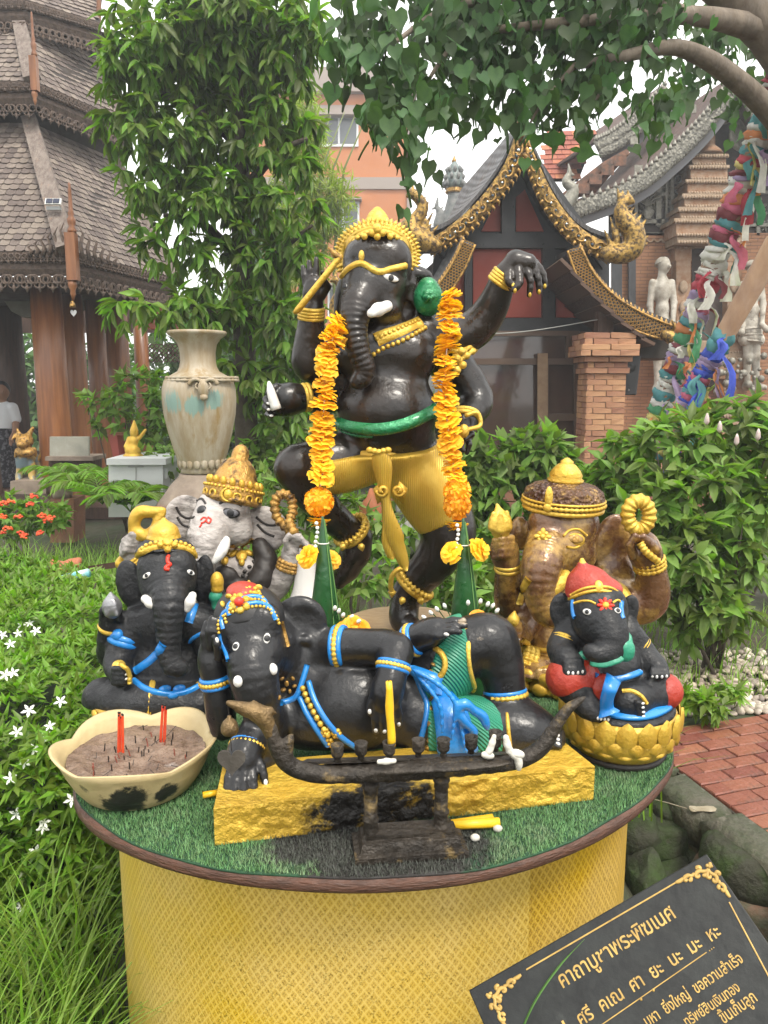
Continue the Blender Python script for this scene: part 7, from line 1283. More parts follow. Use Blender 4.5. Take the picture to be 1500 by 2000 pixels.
	for x, y, r in ((458, 1084, 7), (472, 1088, 9), (486, 1080, 7), (446, 1078, 6), (472, 1100, 5), (440, 1098, 6)): p, n = S.hit(x, y); ndisc(b, p + n * .006, n, r * q * 1.25, r * q * 1.7, 6 * q)
	b.build('necklace_pendants', M_gold, nk, True)
	b = MB()
	for r0 in range(4):
		for i in range(9): x, y = 492 + r0 * 9 - i * 2 + 8 * math.sin(i), 1080 + i * 9 + r0 * 4; p, n = S.hit(x, y); ndisc(b, p, n, 5 * q, 4 * q, 4 * q, i, k=7)
	b.build('hair_curls', M_skin_dk, T, True)
	bangle(S, (566, 1104, -.04), (572, 1082, -.04), 21, 5, M_gold_ant, T, rings=3, step=7, bumps=16, bamp=.2); bangle(S, (262, 1094, -.03), (280, 1115, -.02), 20, 5, M_gold, T, rings=3, step=6)
	b = MB(); pts = [S.w(*t) for t in spline([(600, 1075, -.07), (584, 1054, -.06), (560, 1032, -.05), (540, 1008, -.045), (538, 978, -.045), (552, 965, -.045), (568, 974, -.045), (572, 998, -.05), (566, 1020, -.06), (576, 1044, -.075)], 8)]
	b.tube(pts, [(9 + 2 * math.sin(i * 1.9)) * q for i in range(len(pts))], 9); b.build('noose', M_gold_ant, None, True, label='antique gold rope noose in the hand of the white statue', cat='noose')
	B = Solid(Y0, .0038); B.chain([(268, 1050, -.06, 9), (262, 1020, -.06, 10), (274, 1000, -.06, 11), (300, 1000, -.06, 9), (322, 994, -.06, 3)], k=.008, sub=3).chain([(290, 1045, -.06, 10), (306, 1034, -.06, 11), (310, 1014, -.06, 8), (320, 1000, -.06, 4)], k=.008, sub=3).chain([(262, 1040, -.06, 11), (290, 1048, -.06, 11), (300, 1040, -.06, 10)], k=.008).chain([(238, 1100, -.04, 13), (246, 1084, -.045, 8), (270, 1040, -.06, 9)], k=.01)
	B.build('trident', M_gold, None, label='curved gold trident gripped in the fist of the white statue', cat='trident')
	b = MB(); b.lathe(P(600, 1225, Y0 - .05) , [(.066, 0), (.064, .02), (.050, .06), (.034, .10), (.026, .15), (.022, .20), (.024, .21), (.02, .212)], 28); o = b.build('vase', mat('white_ceramic', (.68, .66, .63), (.6, .58, .55), 8, .3), None, True, label='smooth white flared vase behind the left green leaf cone', cat='vase')
	b = MB(); b.lathe((P(460, 1300, Y0).x, Y0 - .0, TZ + .0005), [(.17, 0), (.17, .03), (.16, .04)], 40); b.build('base', M_ivory, T, True)
seated_white()

# ================================================================ brown statue on the right
def seated_brown():
	Y0 = 1.80; S = Solid(Y0, .004); q = MPP(1100, 1050, Y0)
	T = thing('elephant_statue', (P(1110, 1370, Y0).x, Y0, TZ), 'glossy brown and gold elephant-headed statue with round flat crown', 'statue', 'elephant-headed statues on the round table')
	S.ell(1098, 1030, 0, 68, 58, 60, k=.02).ell(1068, 1020, -.04, 34, 36, 30, k=.03).ell(1128, 1020, -.03, 36, 36, 30, k=.03).ell(1088, 1075, -.04, 52, 46, 46, k=.03).ell(1130, 1085, -.02, 34, 34, 36, k=.03)
	S.chain([(1068, 1070, -.06, 42), (1058, 1105, -.09, 37), (1054, 1140, -.10, 32), (1058, 1175, -.105, 27), (1070, 1200, -.11, 23), (1088, 1210, -.115, 16)], k=.012, sub=4, wr=(.006, .016))
	S.ell(1194, 1070, .03, 40, 68, 13, rot=-8, k=.015).ell(1198, 1070, .01, 28, 50, 8, rot=-8, k=.01, op='s').ell(1210, 1125, .02, 30, 34, 12, rot=20, k=.02).ell(1016, 1042, .04, 20, 34, 12, rot=8, k=.012)
	S.ell(1105, 1180, .04, 84, 60, 60, k=.03).ell(1105, 1250, .03, 88, 66, 72, k=.03).ell(1105, 1330, .02, 110, 42, 80, k=.03).ell(1185, 1165, .02, 44, 48, 38, k=.03)
	S.chain([(1030, 1185, .03, 32), (1004, 1190, .02, 28), (994, 1168, .0, 26), (992, 1130, -.02, 23), (992, 1105, -.03, 20), (985, 1080, -.03, 24), (984, 1066, -.03, 22)], k=.015, sub=2)
	for i in range(4): S.chain([(1000, 1050 + i * 11, -.055, 7), (980, 1052 + i * 11, -.07, 7), (966, 1056 + i * 11, -.055, 6.5)], k=.0035)
	S.chain([(1190, 1170, .0, 40), (1240, 1182, -.01, 36), (1268, 1172, -.02, 33), (1274, 1140, -.03, 29), (1270, 1105, -.04, 24), (1260, 1080, -.045, 28), (1256, 1062, -.045, 26)], k=.015, sub=2)
	for i in range(4): S.chain([(1238 + i * 10, 1056 + i * 6, -.075, 7), (1256 + i * 9, 1048 + i * 8, -.085, 7), (1276 + i * 3, 1062 + i * 8, -.075, 6.5)], k=.0035)
	S.chain([(1236, 1086, -.07, 9), (1230, 1064, -.08, 8), (1240, 1046, -.085, 7)], k=.005)
	S.chain([(1036, 1200, .0, 28), (1015, 1235, -.03, 25), (1006, 1240, -.06, 22), (1000, 1228, -.08, 24)], k=.015)
	for i in range(4): S.chain([(1014, 1218 + i * 10, -.10, 6), (998, 1220 + i * 10, -.115, 6), (985, 1224 + i * 10, -.10, 5.5)], k=.003)
	S.chain([(1110, 1320, -.04, 40), (1040, 1318, -.07, 36), (1010, 1310, -.05, 34)], k=.02).chain([(1040, 1330, -.11, 26), (1070, 1340, -.12, 22)], k=.02)
	for i in range(5): S.chain([(1052 + i * 12, 1310, -.13, 7), (1052 + i * 12, 1335, -.14, 7.5), (1053 + i * 12, 1356, -.13, 6.5)], k=.004)
	S.cut(V(0, 0, TZ + .04), V(0, 0, -1)); S.build('body', M_brown, T); S.tree()
	base = S.w(1100, 985, 0); u = q; ax = V(.04, -.05, 1).normalized(); R = ax.to_track_quat('Z', 'Y').to_matrix()
	b = MB(); b.lathe(base - ax * 12 * u, [(70 * u, 0), (75 * u, 8 * u), (78 * u, 26 * u), (74 * u, 40 * u), (60 * u, 50 * u), (30 * u, 58 * u), (28 * u, 60 * u)], 40, axis=ax); cr = b.build('crown', mat('carved_bronze', (.06, .025, .015), (.12, .06, .03), 12, .35, metal=.3, bump=.6, bscale=110, btype='voronoi', c3=(.4, .24, .06), thr3=(.52, .66), scale3=34), T, True)
	b = MB(); b.torus(base - ax * 6 * u, ax, 74 * u, 5 * u, n=48); b.torus(base + ax * 4 * u, ax, 77 * u, 4 * u, n=160, bumps=50, bamp=.35); b.torus(base + ax * 12 * u, ax, 78 * u, 2.5 * u, n=48); b.build('crown_band', M_gold_bright, cr, True)
	b = MB(); b.lathe(base + ax * 44 * u, [(33 * u, 0), (35 * u, 5 * u), (30 * u, 9 * u), (32 * u, 14 * u), (26 * u, 24 * u), (18 * u, 33 * u), (12 * u, 37 * u), (13 * u, 40 * u), (3 * u, 47 * u)], 28, axis=ax); b.build('crown_knob', M_gold_bright, cr, True)
	d = (CAM - base); d.z = 0; d.normalize(); d = (d + V(-.42, 0, 0)).normalized(); b = MB(); b.ball(base + d * 78 * u + ax * 22 * u, (8 * u, 5 * u, 22 * u)); b.ball(base + d * 80 * u + ax * 4 * u, (9 * u, 5 * u, 9 * u)); b.build('crown_leaf', M_gold_bright, cr, True)
	eye(S, 1124, 1053, 15, 9, -6, T, iris=M_gold_ant, white=M_brown, line=M_gold, pr=.4)
	for pts in ([(1100, 1048), (1112, 1036), (1130, 1034), (1146, 1046)], [(1106, 1068), (1124, 1070), (1140, 1060)]): hs = S.hits(pts, 5); strap(hs, .0035, .003).build('eyelid', M_gold, T, True)
	p, n = S.hit(1060, 1048); b = MB(); n = (n + V(0, -.6, 0)).normalized()
	for k in range(8): a = k * PI / 4; rr = 10 if k % 2 == 0 else 8; up = V(0, 0, 1); y = (up - n * up.dot(n)).normalized(); x = y.cross(n); ndisc(b, p + (x * math.cos(a) + y * math.sin(a)) * rr * q, n, (7 if k % 2 == 0 else 5) * q, 5 * q, 3.5 * q, a, k=8)
	ndisc(b, p + n * .002, n, 6 * q, 6 * q, 5 * q); b.build('forehead_flower', M_gold_bright, T, True)
	t = Solid(Y0, .0035); t.chain([(1104, 1124, -.095, 12), (1090, 1142, -.11, 12), (1072, 1164, -.12, 6)], k=.01, sub=2); t.build('tusk', M_gold_bright, T)
	bangle(S, (992, 1106, -.028), (992, 1130, -.02), 23, 5, M_gold_bright, T, rings=2, step=9); bangle(S, (1268, 1100, -.04), (1274, 1140, -.03), 27, 5, M_gold_bright, T, rings=3, step=8, bumps=20, bamp=.2)
	bangle(S, (1022, 1200, .01), (1012, 1225, -.02), 28, 6, M_gold_bright, T, 'armlet', rings=2, step=9, bumps=16, bamp=.3); bangle(S, (1024, 1304, -.055), (1060, 1318, -.06), 38, 7, M_gold_bright, T, 'leg_band', rings=3, step=9, bumps=24, bamp=.25)
	hs = S.hits([(1020, 1250), (1048, 1268), (1080, 1272)], 5); strap(hs, .007, .006).build('belt', M_gold_bright, T, True)
	hs = S.hits([(1196, 1140), (1214, 1150), (1228, 1172)], 5); strap(hs, .014, .007).build('collar', M_gold_bright, T, True); hs = S.hits([(1032, 1130), (1020, 1155), (1014, 1180)], 5); strap(hs, .01, .007).build('collar', M_gold_bright, T, True)
	b = MB(); cx, cy = 1247, 1006; pts = [S.w(cx + 21 * math.cos(a), cy - 28 * math.sin(a), -.065) for a in np.linspace(-PI / 2, 1.5 * PI, 64)]; b.tube(pts, [(13.5 + 1.6 * math.sin(i * 1.5)) * q for i in range(64)], 10); b.ball(S.w(1250, 1048, -.06), (12 * q, 12 * q, 14 * q))
	pts = [S.w(*t) for t in spline([(1250, 1060, -.09), (1262, 1078, -.095), (1284, 1096, -.08)], 10)]; b.tube(pts, [(7 + 1.2 * math.sin(i * 2)) * q for i in range(21)], 8)
	b.build('noose', M_gold_bright, None, True, label='bright gold ring-shaped rope noose in the hand of the brown statue', cat='noose')
	B = Solid(Y0, .0035); B.ell(977, 1022, -.06, 23, 22, 20, k=.008).chain([(977, 1012, -.06, 16), (971, 985, -.06, 3)], k=.012).chain([(962, 1030, -.072, 9), (964, 1002, -.075, 4)], k=.008).chain([(992, 1030, -.072, 9), (990, 1000, -.075, 4)], k=.008).chain([(977, 1034, -.08, 10), (978, 1004, -.085, 4)], k=.006).ell(978, 1044, -.055, 16, 8, 16)
	B.build('lotus_bud', M_gold_bright, None, label='gold lotus bud in the raised hand of the brown statue', cat='lotus bud')
	B = Solid(Y0, .0035); B.ell(1003, 1212, -.12, 12, 12, 12, k=.008).chain([(1003, 1206, -.12, 8), (1005, 1194, -.12, 3)], k=.008); B.build('sweet', M_gold_bright, None, label='pointed gold sweet in the lower hand of the brown statue', cat='ornament')
	cx = P(1110, 1370, Y0).x; b = MB(); b.lathe((cx, Y0 - .01, TZ + .0005), [(.155, 0), (.165, .012), (.15, .03), (.165, .05), (.15, .06)], 48); b.build('base', M_gold, T, True)
	for k in range(22):
		a = 2 * PI * k / 22
		for z, r in ((.018, .166), (.044, .164)): b = MB(); b.ball(V(cx + r * math.cos(a + z * 3), Y0 - .01 + r * math.sin(a + z * 3), TZ + z), (.01, .02, .016), Matrix.Rotation(a + z * 3, 3, 'Z'), 8, 6); b.build('petal', M_gold, T, True)
seated_brown()

# ================================================================ small black statue in red on a lotus base
def seated_small():
	Y0 = 1.40; S = Solid(Y0, .0032); q = MPP(1180, 1250, Y0)
	bx, by = P(1207, 1450, Y0).x, Y0
	T = thing('elephant_statue', (bx, by, TZ), 'small matte black elephant-headed statue in red hat seated on a gold lotus base', 'statue', 'elephant-headed statues on the round table')
	S.ell(1168, 1190, 0, 50, 48, 46, k=.02).ell(1150, 1182, -.02, 26, 28, 24, k=.03).ell(1192, 1180, -.02, 26, 28, 24, k=.03).ell(1174, 1225, -.025, 46, 36, 40, k=.03)
	S.chain([(1182, 1215, -.045, 36), (1192, 1240, -.06, 30), (1196, 1260, -.07, 25), (1186, 1275, -.08, 19), (1166, 1277, -.085, 14), (1150, 1270, -.085, 9)], k=.012, sub=4, wr=(.003, .011))
	S.ell(1176, 1252, -.072, 8, 6, 8, op='s', k=.006)
	S.ell(1098, 1192, .02, 25, 36, 10, rot=4, k=.01).ell(1097, 1192, .007, 15, 25, 6, rot=4, k=.006, op='s').ell(1229, 1192, .02, 18, 32, 10, rot=-8, k=.01).ell(1233, 1192, .007, 10, 22, 6, rot=-8, k=.006, op='s')
	S.ell(1172, 1258, .03, 66, 48, 46, k=.03).ell(1192, 1296, .0, 58, 40, 48, k=.03).ell(1190, 1328, .035, 62, 28, 46, k=.03)
	S.chain([(1112, 1236, .02, 26), (1094, 1268, .0, 22), (1104, 1284, -.03, 19), (1118, 1296, -.045, 19)], k=.015, sub=2)
	for i in range(4): S.chain([(1106 + i * 9, 1294 - i, -.06, 6), (1108 + i * 9.5, 1308, -.068, 5.5), (1109 + i * 9.5, 1316 - i, -.064, 5)], k=.003)
	S.chain([(1228, 1236, .02, 25), (1252, 1270, .02, 21), (1272, 1294, .0, 18), (1286, 1308, -.015, 18)], k=.015, sub=2)
	for i in range(4): S.chain([(1274 + i * 9, 1308 - i * .5, -.032, 6), (1274 + i * 9.5, 1318, -.04, 5.5), (1273 + i * 9.5, 1324 - i, -.036, 5)], k=.003)
	S.chain([(1180, 1335, .0, 34), (1120, 1322, -.03, 36), (1108, 1326, -.04, 34)], k=.02).chain([(1112, 1330, -.04, 30), (1126, 1350, -.05, 25), (1140, 1368, -.055, 20), (1150, 1382, -.066, 18), (1176, 1398, -.08, 11)], k=.015, sub=2)
	S.chain([(1210, 1340, .01, 34), (1262, 1342, -.0, 33), (1296, 1350, -.01, 28)], k=.02).chain([(1290, 1358, -.02, 22), (1250, 1362, -.045, 23), (1224, 1370, -.055, 25), (1236, 1384, -.062, 20)], k=.02)
	for i in range(5): S.chain([(1158 + i * 6, 1393 + i, -.08, 4.6), (1164 + i * 6.5, 1401 + i * .6, -.088, 4.2)], k=.003)
	for i in range(4): S.chain([(1244 + i * 1, 1372 + i * 8, -.085, 5), (1254 + i * .7, 1374 + i * 8.5, -.085, 4.8)], k=.003)
	S.build('body', M_matte, T); S.tree()
	# hat
	H = Solid(Y0, .0032); H.ell(1160, 1156, .01, 55, 30, 48, rot=8, k=.01).ell(1146, 1132, .01, 38, 26, 38, rot=12, k=.02).chain([(1140, 1118, .01, 20), (1137, 1104, .01, 9)], k=.015); H.cut(H.w(1160, 1174), V(-.1, .3, -1)); hat = H.build('hat', M_red, T)
	H2 = Solid(Y0, .003); H2.chain([(1138, 1106, .01, 11), (1137, 1094, .01, 5)], k=.004); H2.build('hat_tip', M_gold_bright, hat)
	H.tree()
	for pts, w_ in (([(1112, 1170), (1134, 1160), (1160, 1154), (1190, 1156), (1210, 1166)], 4), ([(1116, 1162), (1136, 1151), (1160, 1146), (1190, 1148), (1208, 1158)], 3)): hs = H.hits(pts, 5); strap(hs, w_ * q, .004).build('hat_band', M_gold_bright, hat, True)
	p, n = H.hit(1170, 1146); b = MB(); ndisc(b, p, n, 9 * q, 13 * q, 5 * q); b.build('hat_leaf', M_gold_bright, hat, True)
	hs = S.hits([(1122, 1178), (1136, 1174), (1152, 1174), (1164, 1180)], 4); strap(hs, 2.5 * q, .003).build('brow_band', M_gold_bright, T, True); hs = S.hits([(1196, 1178), (1206, 1172), (1214, 1178)], 4); strap(hs, 2.5 * q, .003).build('brow_band', M_gold_bright, T, True)
	p, n = S.hit(1183, 1182); n = (n + V(0, -.5, .1)).normalized(); y = (V(0, 0, 1) - n * n.z).normalized(); x = y.cross(n); fo = None; b = MB()
	for k in range(8): a = k * PI / 4; ndisc(b, p + (x * math.cos(a) + y * math.sin(a)) * 10 * q, n, 7 * q, 3.6 * q, 3 * q, a, k=8)
	fo = b.build('forehead_flower', M_red_b, T, True); b = MB(); ndisc(b, p + n * .0015, n, 6.5 * q, 6.5 * q, 4 * q); b.build('flower_centre', M_gold_bright, fo, True)
	eye(S, 1147, 1195, 8.5, 6, -4, T, pr=.35); eye(S, 1206, 1193, 7, 6, 4, T, pr=.35)
	for x, y in ((1119, 1184), (1214, 1186)):
		hs = S.hits([(x, y - 12), (x - 1, y), (x + 1, y + 16), (x + 4, y + 22)], 3); strap(hs, 5 * q, .004).build('ear_ribbon', M_blue, T, True)
	for pts, w_ in (([(1132, 1276), (1142, 1287), (1160, 1295), (1180, 1297), (1204, 1290), (1214, 1284)], 4.5),): hs = S.hits(pts, 6); sn = strap(hs, w_ * q, .007).build('snake', M_teal_s, T, True)
	B = Solid(Y0, .003); B.ell(1221, 1272, -.085, 19, 22, 12, rot=10, k=.006).ell(1214, 1262, -.085, 12, 10, 10, k=.008).chain([(1230, 1262, -.08, 7), (1229, 1246, -.075, 4), (1226, 1232, -.07, 2)], k=.008); B.build('snake_hood', M_teal_s, sn)
	t = MB(); p, n = S.hit(1138, 1280); ndisc(t, p, (n + V(0, -1, 0)).normalized(), 5 * q, 7 * q, 6 * q, .4); t.build('tusk', M_white, T, True)
	bangle(S, (1102, 1252, .01), (1096, 1268, .0), 24, 4, M_gold_bright, T, 'armband', rings=2, step=5); bangle(S, (1103, 1282, -.03), (1116, 1294, -.04), 20, 3, M_gold_bright, T, rings=1); bangle(S, (1246, 1262, .02), (1258, 1276, .02), 23, 4, M_gold_bright, T, 'armband', rings=2, step=5); bangle(S, (1280, 1302, -.005), (1290, 1312, -.02), 19, 2.6, M_gold_bright, T, rings=1)
	bangle(S, (1143, 1368, -.055), (1150, 1382, -.065), 23, 4, M_gold_bright, T, 'anklet', rings=2, step=6)
	hs = S.hits([(1216, 1350), (1234, 1350), (1252, 1360), (1262, 1374)], 5); strap(hs, 4 * q, .005).build('anklet', M_gold_bright, T, True)
	# red trousers
	for pts, c, nn in (([(1176, 1334, .0, 34), (1120, 1321, -.03, 42), (1107, 1325, -.04, 40)], (1118, 1348, -.045), (.3, -.1, -1)), ([(1270, 1342, -.0, 40), (1297, 1350, -.01, 36)], (1278, 1350, 0), (-1, 0, .25))):
		G = Solid(Y0, .0032); G.chain(pts, k=.02); G.cut(G.w(*c), V(*nn));
		if nn[2] < 0: G.cut(G.w(1162, 1330), V(1, 0, 0))
		G.build('trousers', M_red, T)
	G = Solid(Y0, .0032); G.ell(1176, 1345, -.055, 28, 30, 20, k=.01); G.build('trousers', M_red, T)
	hs = S.hits([(1158, 1318), (1180, 1326), (1210, 1324), (1232, 1318), (1248, 1312)], 5); bl = strap(hs, 6 * q, .008).build('belt', M_blue, T, True)
	hs = [(S.w(x, y, d), V(-.1, -1, .3)) for x, y, d in spline([(1200, 1322, -.085), (1192, 1345, -.105), (1186, 1366, -.10), (1186, 1384, -.092), (1190, 1396, -.095)], 5)]; strap(hs, [.015 - .003 * math.sin(PI * i / 20) + .006 * max(0, (i - 15) / 5) for i in range(len(hs))], .006).build('loincloth', M_blue, bl, True)
	nails(S, [(1110, 1314, 0), (1119, 1315, 0), (1129, 1314, 0), (1138, 1312, 0), (1274, 1322, 0), (1283, 1322, 0), (1293, 1322, 0), (1302, 1321, 0)], M_white, T, 2.6)
	nails(S, [(1168, 1403, 0), (1174, 1404, 0), (1181, 1405, 0), (1188, 1406, 0), (1193, 1407, 0), (1256, 1374, 90), (1256, 1382, 90), (1257, 1391, 90), (1257, 1399, 90)], M_white, T, 2.4)
	# lotus base
	R0 = 112 * q; zt = P(1207, 1420, Y0 - .095).z; hgt = zt - TZ
	b = MB(); b.lathe((bx, by, TZ + .001), [(.085, 0), (.09, .008), (.086, .014)], 40); b.build('plinth', M_skin_dk, T, True)
	prof = [(.084, .0), (R0 * .86, hgt * .10), (R0 * .97, hgt * .32), (R0 * .99, hgt * .5), (R0 * .96, hgt * .56), (R0 * .99, hgt * .62), (R0 * 1.0, hgt * .8), (R0 * .95, hgt * .92), (R0 * .7, hgt * .96), (0, hgt * .97)]
	b = MB(); b.lathe((bx, by, TZ + .014), [(r, z * .93) for r, z in prof], 56); b.build('base', M_gold, T, True)
	b = MB(); b.lathe((bx, by, TZ + .014 + hgt * .82), [(R0 * .93, 0), (R0 * .93, hgt * .08), (R0 * .86, hgt * .13), (0, hgt * .15)], 48); b.build('seat', M_matte, T, True)
	b = MB(); b.lathe((bx + .008, by - .012, TZ + .014 + hgt * .972), [(R0 * .74, 0), (R0 * .72, .006), (0, .008)], 40, squash=(1.05, .98), ripple=lambda a, j: .06 * math.sin(3 * a + 1)); b.build('seat_cloth', M_blue, T, True)
	N_ = 18
	for row, (zc, hz, rr, tilt, ph) in enumerate(((hgt * .74, hgt * .40, R0 * 1.0, .0, 0), (hgt * .40, -hgt * .24, R0 * .965, .12, .5), (hgt * .20, -hgt * .12, R0 * .90, .3, 0))):
		for k in range(N_):
			a = 2 * PI * (k + ph) / N_; b = MB(); w_ = PI * rr / N_ * .98; vs = []
			out = V(math.cos(a), math.sin(a), 0); tn = V(-math.sin(a), math.cos(a), 0); c = V(bx, by, TZ + .014 + zc)
			prof2 = [(-1, .55), (-.75, .9), (-.3, 1), (.1, .95), (.5, .7), (.8, .35), (1, .02)]
			for v_, wf in prof2:
				for u_ in (-1, -.5, 0, .5, 1):
					rad = rr + .0065 * (1 - u_ * u_) * (1 - .35 * v_ * v_) - (w_ * u_ * wf) ** 2 / (2 * rr) - (tilt * .02 * max(0, v_ if hz < 0 else 0)) + .001
					vs.append(c + out * rad + tn * (w_ * wf * u_) + V(0, 0, hz * .62 * v_))
			F = [[i * 5 + j, i * 5 + j + 1, (i + 1) * 5 + j + 1, (i + 1) * 5 + j] for i in range(6) for j in range(4)]
			if hz < 0: F = [f[::-1] for f in F]
			b.add(vs, F); b.build('petal', M_gold, T, True)
seated_small()
# ================================================================ table, cloth skirt, turf mat
def cloth_material(name, c1, c2, c3):
	m = bpy.data.materials.new(name); m.use_nodes = True; N, L = m.node_tree.nodes, m.node_tree.links; b = N['Principled BSDF']
	uv = N.new('ShaderNodeUVMap'); sx = N.new('ShaderNodeSeparateXYZ'); L.new(uv.outputs[0], sx.inputs[0])
	def M(op, a, bb=None, c=None):
		n = N.new('ShaderNodeMath'); n.operation = op
		for i, q in enumerate((a, bb, c)):
			if q is None: continue
			if isinstance(q, (int, float)): n.inputs[i].default_value = q
			else: L.new(q, n.inputs[i])
		return n.outputs[0]
	K = 64.0
	su = M('MULTIPLY', sx.outputs[0], K); sv = M('MULTIPLY', sx.outputs[1], K * .72)
	a, c = M('ADD', su, sv), M('SUBTRACT', su, sv)
	fa, fc = M('ABSOLUTE', M('SUBTRACT', M('FRACT', a), .5)), M('ABSOLUTE', M('SUBTRACT', M('FRACT', c), .5))   # 0 centre .. .5 lattice line
	line = M('GREATER_THAN', M('MAXIMUM', fa, fc), .40)
	dots = M('MULTIPLY', M('LESS_THAN', M('MAXIMUM', fa, fc), .27), M('GREATER_THAN', M('MINIMUM', fa, fc), .055))
	def mix(f, x, y):
		n = N.new('ShaderNodeMix'); n.data_type = 'RGBA'; L.new(f, n.inputs[0])
		for i, q in ((6, x), (7, y)):
			if isinstance(q, tuple): n.inputs[i].default_value = (*q, 1)
			else: L.new(q, n.inputs[i])
		return n.outputs[2]
	col = mix(line, mix(dots, c1, c2), c3)
	nz = N.new('ShaderNodeTexNoise'); nz.inputs['Scale'].default_value = 3.2; nz.inputs['Detail'].default_value = 4
	tc = N.new('ShaderNodeTexCoord'); L.new(tc.outputs['Object'], nz.inputs['Vector'])
	hs = N.new('ShaderNodeHueSaturation'); mr = N.new('ShaderNodeMapRange'); mr.inputs[1].default_value = .35; mr.inputs[2].default_value = .65; mr.inputs[3].default_value = .88; mr.inputs[4].default_value = 1.06
	L.new(nz.outputs[0], mr.inputs[0]); L.new(mr.outputs[0], hs.inputs['Saturation']); L.new(col, hs.inputs['Color']); L.new(hs.outputs[0], b.inputs['Base Color'])
	gl = N.new('ShaderNodeTexVoronoi'); gl.inputs['Scale'].default_value = 420; L.new(tc.outputs['Object'], gl.inputs['Vector'])
	g2 = N.new('ShaderNodeSeparateColor'); L.new(gl.outputs['Color'], g2.inputs[0]); L.new(M('MULTIPLY', M('GREATER_THAN', g2.outputs[0], .9), .6), b.inputs['Metallic'])
	b.inputs['Roughness'].default_value = .38; b.inputs['Specular IOR Level'].default_value = .4
	bp = N.new('ShaderNodeBump'); bp.inputs['Strength'].default_value = .25; bp.inputs['Distance'].default_value = .002; L.new(M('ADD', line, dots), bp.inputs['Height']); L.new(bp.outputs[0], b.inputs['Normal'])
	MATS[name] = m; return m
def skirt(name, R, a0, a1, z0, z1, c, m, parent, n=160, rows=16, amp=.007):
	vs, F, uv = [], [], []
	for j in range(rows + 1):
		z = z0 + (z1 - z0) * j / rows
		for i in range(n + 1):
			a = a0 + (a1 - a0) * i / n; d = V(math.cos(a), math.sin(a), 0); w = mnoise.noise(V(a * 3.2, z * 1.2, 2)) * amp + mnoise.noise(V(a * 9, z * 2, 5)) * amp * .35
			vs.append(c + d * (R + w) + V(0, 0, z)); uv.append((a * R, z))
	for j in range(rows):
		for i in range(n): k = j * (n + 1) + i; F.append([k, k + 1, k + n + 2, k + n + 1])
	me = npmesh(name, [tuple(q) for q in vs], np.array(F), True); ul = me.uv_layers.new(name='UVMap')
	idx = np.zeros(len(me.loops), np.int32); me.loops.foreach_get('vertex_index', idx); ul.data.foreach_set('uv', np.array(uv, np.float32)[idx].ravel())
	return link(name, me, m, parent)
RIM = [PZ(x, y, TZ) for x, y in ((139, 1545), (146, 1572), (185, 1612), (243, 1645), (330, 1676), (430, 1699), (560, 1714), (700, 1720), (800, 1716), (900, 1705), (1000, 1685), (1080, 1660), (1160, 1626), (1236, 1580), (1290, 1530), (1312, 1500), (1318, 1478), (1316, 1455), (1298, 1415), (1240, 1365), (1120, 1300), (960, 1235), (760, 1203), (560, 1238), (400, 1308), (280, 1385), (190, 1450), (150, 1505))]
RA = np.array(sorted([(math.atan2(p.y - TC.y, p.x - TC.x), math.hypot(p.x - TC.x, p.y - TC.y)) for p in RIM])); RA = np.concatenate([RA - [2 * PI, 0], RA, RA + [2 * PI, 0]])
RT = np.linspace(-PI, PI, 361); RR = np.interp(RT, RA[:, 0], RA[:, 1]); RR = np.convolve(np.concatenate([RR[-9:-1], RR, RR[1:9]]), np.hanning(17) / np.hanning(17).sum(), 'valid')
def rimr(a): return np.interp((np.asarray(a) + PI) % (2 * PI) - PI, RT, RR)
T = thing('round_table', (TC.x, TC.y, 0), 'round table with brown wooden rim wrapped in patterned yellow cloth', 'table')
M_rim = mat('wet_brown_board', (.055, .024, .014), (.10, .042, .024), 25, .5, bump=.4, bscale=60, stretch=(1, 1, 6), c3=(.16, .12, .09), thr3=(.64, .76), scale3=14)
b = MB(); b.lathe((TC.x, TC.y, TZ - .022), [(TR - .03, 0), (TR - .002, 0), (TR, .004), (TR, .015), (TR - .003, .0185), (0, .0185)], 128, ripple=lambda a, j: rimr(a) / TR - 1); b.build('table_top', M_rim, T, True)
MC = cloth_material('gold_brocade', (.56, .37, .055), (.42, .27, .045), (.62, .44, .095)); MC2 = cloth_material('gold_brocade_overlap', (.50, .31, .03), (.33, .195, .028), (.58, .38, .06))
SC = V(-.018, TC.y, 0)
skirt('cloth_skirt', .562, -PI, PI, 0.0, TZ - .0225, SC, MC2, T)
skirt('cloth_overlap', .568, -PI * .98, math.atan2(-.50, .262), 0.0, TZ - .0225, SC, MC, T, n=110)
# turf mat
mt = thing('turf_mat', (TC.x, TC.y, TZ - .0035), 'green artificial turf mat, sooty at the front, covering the round table', 'turf mat')
soot = [(-.02, 1.08, TZ, .16), (.06, 1.06, TZ, .12), (-.12, 1.10, TZ, .10), (.10, 1.1, TZ, .1)]
M_back = mat('turf_backing', (.012, .05, .02), (.02, .07, .03), 30, .9, spots=soot)
M_turf = mat('turf_fibre', (.085, .205, .068), (.13, .265, .10), 30, .65, var=.4, c3=(.20, .25, .15), thr3=(.52, .7), scale3=6, spots=soot, spotcol=(.055, .06, .048), spotnoise=16)
b = MB(); b.lathe((TC.x, TC.y, TZ - .0034), [(TR - .005, 0), (TR - .006, .003), (0, .003)], 128, ripple=lambda a, j: rimr(a) / TR - 1 + .004 * math.sin(9 * a) + .002 * math.sin(23 * a)); b.build('backing', M_back, mt, True)
g = np.random.default_rng(3); n = 150000; a = g.uniform(PI + .05, 2 * PI - .05, n) ; r = (TR - .006) * np.sqrt(g.uniform(.12, 1, n)); a[: n // 6] = g.uniform(0, PI, n // 6)
